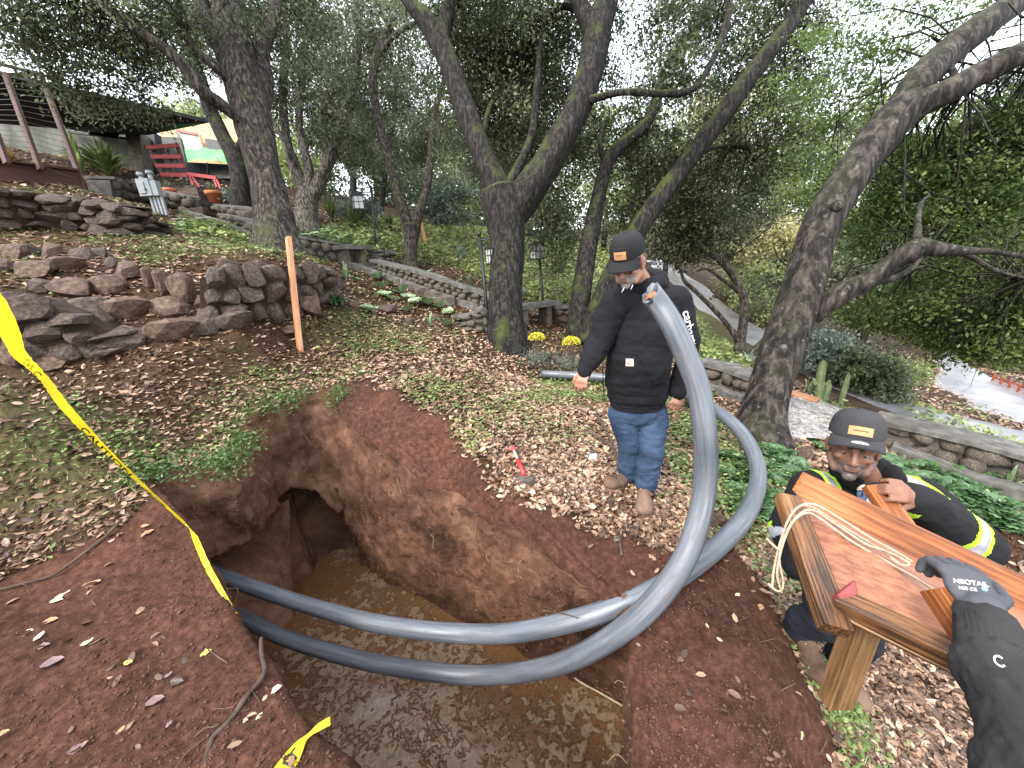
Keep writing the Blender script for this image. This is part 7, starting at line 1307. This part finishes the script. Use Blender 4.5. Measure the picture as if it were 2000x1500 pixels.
for k in range(12): a = k / 12 * 2 * math.pi; H_.append(('e', nk + tr_ @ np.array((.098 * math.cos(a), .088 * math.sin(a) - .015, .012 - .028 * math.sin(a))), (.040, .040, .048)))
H_ += [('e', nk + tr_ @ np.array((0, -.13, .0)), (.13, .08, .085), tr_)]
bvh, _, _ = clothes('hoodie', P1, H_, M_HOOD, .009, 5, ((3.5, (1, 1, 1.4), .014), (9, (1.3, 1, 1.5), .008), (22, (1, 1, 1.3), .003)), 3)
T_ = [('e', hem + [0, 0, -.085], (.184, .138, .028), tr_), ('e', hem + [0, 0, -.06], (.186, .140, .028), tr_)]; V, N, Q = organic(T_, .007, 3); obj('hoodie_hem', mesh('hoodie_hem', V, Q, M_HOOD, True), P1)
J_ = [('e', (hipL + hipR) / 2 + [0, 0, .03], (.178, .135, .13), tr_)]
for h_, k_, a_ in ((hipL, knL, anL), (hipR, knR, anR)): J_ += [('c', h_, .103, k_, .076), ('c', k_, .076, a_, .070), ('c', a_, .070, a_ - [0, 0, .015], .070)]
clothes('jeans', P1, J_, M_JEAN, .008, 3, ((5, (1.6, 1, 1.7), .012), (12, (1, 1, 1.8), .005), (30, (1, 1, 1.4), .002)), 21)
boot(P1, heR, toR, anR + [0, 0, .03]); boot(P1, heL, toL, anL + [0, 0, .03])
cap(P1, hc + hR @ np.array((0, -.004, .028)), hR, M_CAPB, M_CAPB, (.064, .040, .0, .062), 1.09, marks=[(-.018 + .006 * k, .003 + .001 * (k % 3), .0042, .0035 + .002 * (k % 2)) for k in range(7)] + [(0, -.009, .008, .002)], tag_=None)
tv, tf = text_vf('carhartt', .075, True); a0 = pY(1337, 606, 2.30); a1 = pY(1349, 668, 2.31); ex = (a1 - a0) / np.linalg.norm(a1 - a0); tvx = np.array(tv); tvx[:, 0] -= tvx[:, 0].min(); ey = np.cross(ex, _f); ey /= np.linalg.norm(ey)
if ey @ _r < 0: ey = -ey
decal([(a, b) for a, b, _ in tvx], tf, a0, ex, ey, bvh, P1, 'sleeve_lettering', M_WHITE, .004)
Vg, Fg = grid_vf(.044, .046, 4, 4); o_ = pY(1235, 707, 2.17); Xd = _r * .98 + _u * -.05; Yd = _u; decal(Vg, Fg, o_, Xd, Yd, bvh, P1, 'pocket_label', M_WHITE, .004); M_ORL = mat_plain('orange_print', (.55, .14, .06), .6)
th = np.linspace(.7, 5.6, 14); Vc = [(r * math.cos(t), r * math.sin(t)) for t in th for r in (.008, .015)]; Fc = [[2 * i, 2 * i + 1, 2 * i + 3, 2 * i + 2] for i in range(13)]; decal(Vc, Fc, o_, Xd, Yd, bvh, P1, 'label_emblem', M_ORL, .006); Vc = [(.002 + r * math.cos(t) * .7, r * math.sin(t) - .003) for t in np.linspace(.2, 3.6, 8) for r in (.003, .007)]; decal(Vc, [[2 * i, 2 * i + 1, 2 * i + 3, 2 * i + 2] for i in range(7)], o_, Xd, Yd, bvh, P1, 'label_emblem', M_ORL, .006)
def seam(parent, L, Y_, r=.0022, mat=None, bv=None, name='seam'):
    A = catmull(np.array([pY(x, y, Y_) for x, y in L]), .012); out = []
    for p in A: h = (bv or bvh).ray_cast(Vector(C0), Vector(p - C0).normalized()); out.append(np.array(h[0]) - _f * r * .7 if h[0] is not None else p)
    V, Fc = tube_vf(np.array(out), r, 6); obj(name, mesh(name, V, Fc, mat or M_HOOD, True), parent)
seam(P1, [(1178, 684), (1205, 687), (1245, 694)], 2.2, .004); seam(P1, [(1246, 694), (1258, 715), (1276, 748)], 2.2, .004); seam(P1, [(1178, 684), (1178, 740), (1180, 778)], 2.2, .003)
for (x, y, x2, y2) in ((1220, 560, 1214, 572), (1236, 556, 1232, 566)): V, Fc = tube_vf(np.array([pY(x, y, 2.16), pY((x + x2) / 2, (y + y2) / 2, 2.15), pY(x2, y2, 2.15)]), .0035, 6); obj('drawstring', mesh('drawstring', V, Fc, M_REFL, True), P1)
for sd in (-1, 1):   # glasses
    a = hc + hR @ np.array((sd * .075, .01, .012)); b = hc + hR @ np.array((sd * .060, .088, .006)); V, Fc = tube_vf(np.array([a, b]), .003, 6); g_ = obj('glasses', mesh('glasses', V, Fc, M_INK, True), P1); t = np.linspace(0, 2 * math.pi, 17); c = hc + hR @ np.array((sd * .032, .104, -.002)); V, Fc = tube_vf(c + (np.cos(t) * .024)[:, None] * hR[:, 0] + (np.sin(t) * .015)[:, None] * hR[:, 2], .0022, 6); obj('glasses', mesh('glasses', V, Fc, M_INK, True), P1)
V, Fc = tube_vf(np.array([hc + hR @ np.array((-.01, .11, 0)), hc + hR @ np.array((.01, .11, 0))]), .002, 6); obj('glasses', mesh('glasses', V, Fc, M_INK, True), P1)
# ---------------------------------------------------------------- the man carrying the tray
P2 = thing('person', 'man in grey cap and black jacket with lime reflective bands gripping the wooden tray', 'person', gp(1670, 1385))
hc = pY(1667, 873, 1.34); hR = rot_from((-.64, -.76, .0)); cR = rot_from((-.62, -.77, .18)); nk = pY(1690, 934, 1.41); sL, sR = pY(1588, 962, 1.43), pY(1790, 972, 1.40); chest, belly = pY(1686, 1000, 1.46), pY(1672, 1090, 1.46); hip = pY(1652, 1170, 1.46)
eR, wR = pY(1888, 1062, 1.16), pY(1792, 978, 1.12); eL, wL = pY(1552, 1040, 1.36), pY(1556, 1096, 1.27); hipL, hipR = hip + [-.09, 0, -.02], hip + [.09, 0, -.02]
fR = gp(1682, 1394); fL = gp(1600, 1345); heR = fR + np.array([.0, .24, 0]); heL = fL + np.array([.02, .26, 0])
for q in (heR, heL): q[2] = h1(q[0], q[1])
anR = heR + [0, -.07, .12]; anL = heL + [0, -.07, .12]; knR = (hipR + anR) / 2 + [0, -.06, 0]; knL = (hipL + anL) / 2 + [0, -.06, 0]
B = head_prims(hc, hR, 1.0) + [('c', hc + hR @ np.array((0, -.03, -.05)), .054, nk, .058), ('c', nk, .058, chest, .11), ('c', chest, .12, belly, .11), ('c', belly, .11, hip, .10), ('c', chest, .08, sL, .05), ('c', chest, .08, sR, .05)]
for s_, e_, w_ in ((sL, eL, wL), (sR, eR, wR)): B += [('c', s_, .04, e_, .034), ('c', e_, .034, w_, .026)]
for h_, k_, a_ in ((hipL, knL, anL), (hipR, knR, anR)): B += [('c', h_, .065, k_, .045), ('c', k_, .045, a_, .034), ('c', a_, .034, a_ - [0, 0, .06], .03)]
hd = pY(1732, 944, 1.075) - wR; B += hand_prims(wR + hd * .15, hd + np.array([0, 0, .01]), (.15, -.75, .75), -1, .95, 1.0, (.5, .8)); B += hand_prims(wL, np.array([.02, -.06, -.06]), (-.9, 0, .2), 1, .5, 1.0)
skin_body('body', P2, B, hc, hR, M_SK2, beard2, .0048); eyes(P2, hc, hR)
tr_ = rot_from((-.25, -.96, 0)); H_ = [('e', chest, (.205, .135, .19), tr_), ('e', belly, (.20, .14, .20), tr_), ('e', hip + [0, 0, .03], (.19, .14, .11), tr_), ('c', chest + [0, 0, .10], .10, sL, .080), ('c', chest + [0, 0, .10], .10, sR, .084)]
for s_, e_, w_ in ((sL, eL, wL), (sR, eR, wR)): H_ += [('c', s_, .088, e_, .092), ('c', e_, .092, w_, .056), ('c', w_, .052, w_ + (w_ - e_) / np.linalg.norm(w_ - e_) * .02, .050)]
for k in range(9): a = math.radians(-35 + k * 250 / 8); H_.append(('e', nk + tr_ @ np.array((.092 * math.cos(a + 0) , -.086 * math.sin(a), .018)), (.026, .026, .050)))
fd = (wR - eR) / np.linalg.norm(wR - eR); fl = np.linalg.norm(wR - eR)
def band(lo, hi, p0=eR, dd=fd, rad=.16):
    return lambda c: (((c - p0) @ dd) > lo) & (((c - p0) @ dd) < hi) & (np.linalg.norm((c - p0) - ((c - p0) @ dd)[:, None] * dd, axis=1) < rad) & ((c[:, 1] < 1.33) if rad == .16 else True)
sd_ = (eR - sR) / np.linalg.norm(eR - sR); ld_ = (wL - eL) / np.linalg.norm(wL - eL)
shb = lambda cx, w: (lambda c: (np.abs((c - sR) @ _r - cx) < w) & (np.linalg.norm(c - sR, axis=1) < .15) & (c[:, 2] > chest[2] + .08) & (c[:, 1] < nk[1] + .2)); shl = lambda cx, w: (lambda c: (np.abs((c - sL) @ _r - cx) < w) & (c[:, 2] > chest[2] + .02) & (c[:, 2] < chest[2] + .30))
cuts = [('reflective_band', band(.085, .110), M_LIME), ('reflective_band', band(.110, .165), M_REFL), ('reflective_band', band(.165, .190), M_LIME), ('reflective_band', band(-.02, .005, eL, ld_, .1), M_LIME), ('reflective_band', band(.005, .045, eL, ld_, .1), M_REFL), ('reflective_band', shb(-.055, .022), M_REFL), ('reflective_band', shb(-.055, .042), M_LIME), ('reflective_band', shl(.03, .016), M_REFL), ('reflective_band', shl(.03, .034), M_LIME)]
bvh2, _, _ = clothes('jacket', P2, H_, M_JACK, .0065, 4, ((4, (1, 1, 1.6), .010), (11, (1, 1, 1.6), .005), (26, (1, 1, 1.5), .002)), 41, cuts)
M_FLE = mat_cloth('fleece_lining', (.42, .40, .35), (.62, .60, .54), 90); M_SHIRT = mat_cloth('navy_shirt', (.008, .010, .022), (.014, .017, .035), 200); M_PAIS = mat_noise('blue_patterned_flannel', [(.45, (.012, .018, .05)), (.55, (.10, .14, .26))], 70, .9, .3, .002)
for sd in (-1, 1): V, N, Q = organic([('c', nk + tr_ @ np.array((sd * .070, .040, .045)), .016, nk + tr_ @ np.array((sd * .045, .125, -.055)), .018)], .005, 2); obj('fleece_collar', mesh('fleece_collar', V, Q, M_FLE, True), P2); V, N, Q = organic([('c', nk + tr_ @ np.array((sd * .060, .100, -.02)), .020, nk + tr_ @ np.array((sd * .038, .150, -.16)), .022)], .006, 2); obj('flannel_shirt', mesh('flannel_shirt', V, Q, M_PAIS, True), P2)
V, N, Q = organic([('e', nk + tr_ @ np.array((0, .085, -.06)), (.06, .05, .09), tr_)], .006, 2); obj('undershirt', mesh('undershirt', V, Q, M_SHIRT, True), P2); V, Fc = beam_vf(nk + tr_ @ np.array((.0, .150, -.085)), nk + tr_ @ np.array((.004, .155, -.115)), .008, .005, bev=.001); obj('zip_pull', mesh('zip_pull', V, Fc, M_REFL), P2)
M_PANT = mat_cloth('dark_trousers', (.010, .011, .016), (.018, .02, .028), 200, (.06, .05, .045), 9, .7); J_ = [('e', hip + [0, 0, -.01], (.18, .13, .12), tr_)]
for h_, k_, a_ in ((hipL, knL, anL), (hipR, knR, anR)): J_ += [('c', h_, .10, k_, .078), ('c', k_, .078, a_, .072), ('c', a_, .072, a_ - [0, 0, .06], .070)]
clothes('trousers', P2, J_, M_PANT, .009, 3, ((6, (1, 1, 2.4), .010), (15, (1, 1, 2), .005)), 51); boot(P2, heR, fR, anR + [0, 0, .02]); boot(P2, heL, fL, anL + [0, 0, .02])
cap(P2, hc + hR @ np.array((0, -.008, .030)), cR, M_CAPG, M_CAPG, (.072, .034, .0, .060), 1.0, M_CAPM, (0.0,), [(-.022 + .0058 * k, .001, .004, .0055) for k in range(8)])
# ---------------------------------------------------------------- gloved arm of a third worker
P3 = thing('person', 'outstretched arm in black sweatshirt sleeve and grey work glove at the lower right edge', 'person', pt(2000, 1480, .56))
w3 = pt(1922, 1205, .735); k3 = pt(1893, 1146, .775); e3 = pt(1960, 1330, .66); f3_ = pt(2040, 1500, .58); g3 = pt(2100, 1720, .50)
dirh = k3 - w3; bk = -_f * .75 + _u * .62 + _r * -.05
hp = hand_prims(w3 + dirh * .05, dirh, bk, 1, .80, 1.0, (.95, .25), .0235, 1.12, [.75, .80, .85, .80])
xx = np.cross(dirh, bk)
if xx @ _r < 0: hp = hand_prims(w3 + dirh * .05, dirh, bk, -1, .80, 1.0, (.95, .25), .0235, 1.12, [.75, .80, .85, .80])
B = [('c', w3, .028, e3, .034), ('c', e3, .034, f3_, .045), ('c', f3_, .045, g3, .05)]; V, N, Q = organic(B + [('e', w3 + dirh * .3, (.03, .03, .02))], .006, 2); obj('body', mesh('body', V, Q, M_SK2, True, {'beard': np.zeros(len(V))}), P3)
M_GLV = mat_cloth('grey_glove', (.042, .044, .052), (.078, .079, .087), 380, (.17, .13, .10), 20, .62, .7); V, N, Q = organic(hp + [('c', w3 - dirh * .30, .036, w3 + dirh * .2, .036)], .0035, 4); V = wrinkle(V, N, ((40, (1, 1, 1), .0012),), 3); obj('glove', mesh('glove', V, Q, M_GLV, True), P3); bg3 = BVHTree.FromPolygons(V.tolist(), Q.tolist())
M_SWT = mat_cloth('faded_black_sweatshirt', (.012, .012, .013), (.028, .027, .027), 260, (.05, .034, .028), 8, .62); dn = (e3 - w3) / np.linalg.norm(e3 - w3)
S_ = [('c', w3 + dn * .015, .037, w3 + dn * .07, .041), ('c', w3 + dn * .08, .047, e3, .052), ('c', e3, .052, f3_, .063), ('c', f3_, .063, g3, .080)]; b3, _, _ = clothes('sleeve', P3, S_, M_SWT, .005, 3, ((9, (1, 1, 1), .010), (20, (1.4, 1, 1.4), .006), (45, (1, 1, 1), .002)), 61)
gn = C0 - pt(1900, 1145, .74); gn /= np.linalg.norm(gn); dX = _r * .98 + _u * -.12; dX -= gn * (dX @ gn); dX /= np.linalg.norm(dX); gY = np.cross(gn, dX); gY = gY if gY @ _u > 0 else -gY; M_TXT = mat_plain('pale_print', (.62, .62, .62), .6, .3, var=.05); M_TEAL = mat_plain('teal_print', (.15, .55, .45), .6)
tv, tf = text_vf('NEOTAIL', .0115, True); decal([(a, b) for a, b, _ in tv], tf, pt(1896, 1138, .74), dX, gY, bg3, P3, 'glove_lettering', M_TXT, .0014, .4, gn); tv, tf = text_vf('M/8 CE', .008, True); decal([(a, b) for a, b, _ in tv], tf, pt(1890, 1150, .74), dX, gY, bg3, P3, 'glove_lettering', M_TXT, .0014, .4, gn)
Vg, Fg = grid_vf(.0085, .0085, 8, 8, True); decal(Vg, Fg, pt(1924, 1150, .74), dX, gY, bg3, P3, 'glove_dot', M_TEAL, .0016, .4, gn)
th = np.linspace(.7, 5.6, 14); Vc = [(r * math.cos(t) * .8, r * math.sin(t)) for t in th for r in (.0055, .0085)]; decal(Vc, [[2 * i, 2 * i + 1, 2 * i + 3, 2 * i + 2] for i in range(13)], pt(1954, 1296, .62), dX, gY, b3, P3, 'sleeve_emblem', M_WHITE, .0014, .4, gn)
# ribbed knit cuff on the sweatshirt sleeve
cq = np.array([w3 + dn * (.012 + .058 * k / 9) for k in range(10)]); V, Fc = tube_vf(cq, np.array([.040, .0425, .0435, .044, .0445, .045, .0455, .046, .0475, .049]), 96, False, lambda th, s, r: 1 + .018 * np.cos(th * 32)); obj('cuff', mesh('cuff', V, Fc, M_SWT, True), P3)
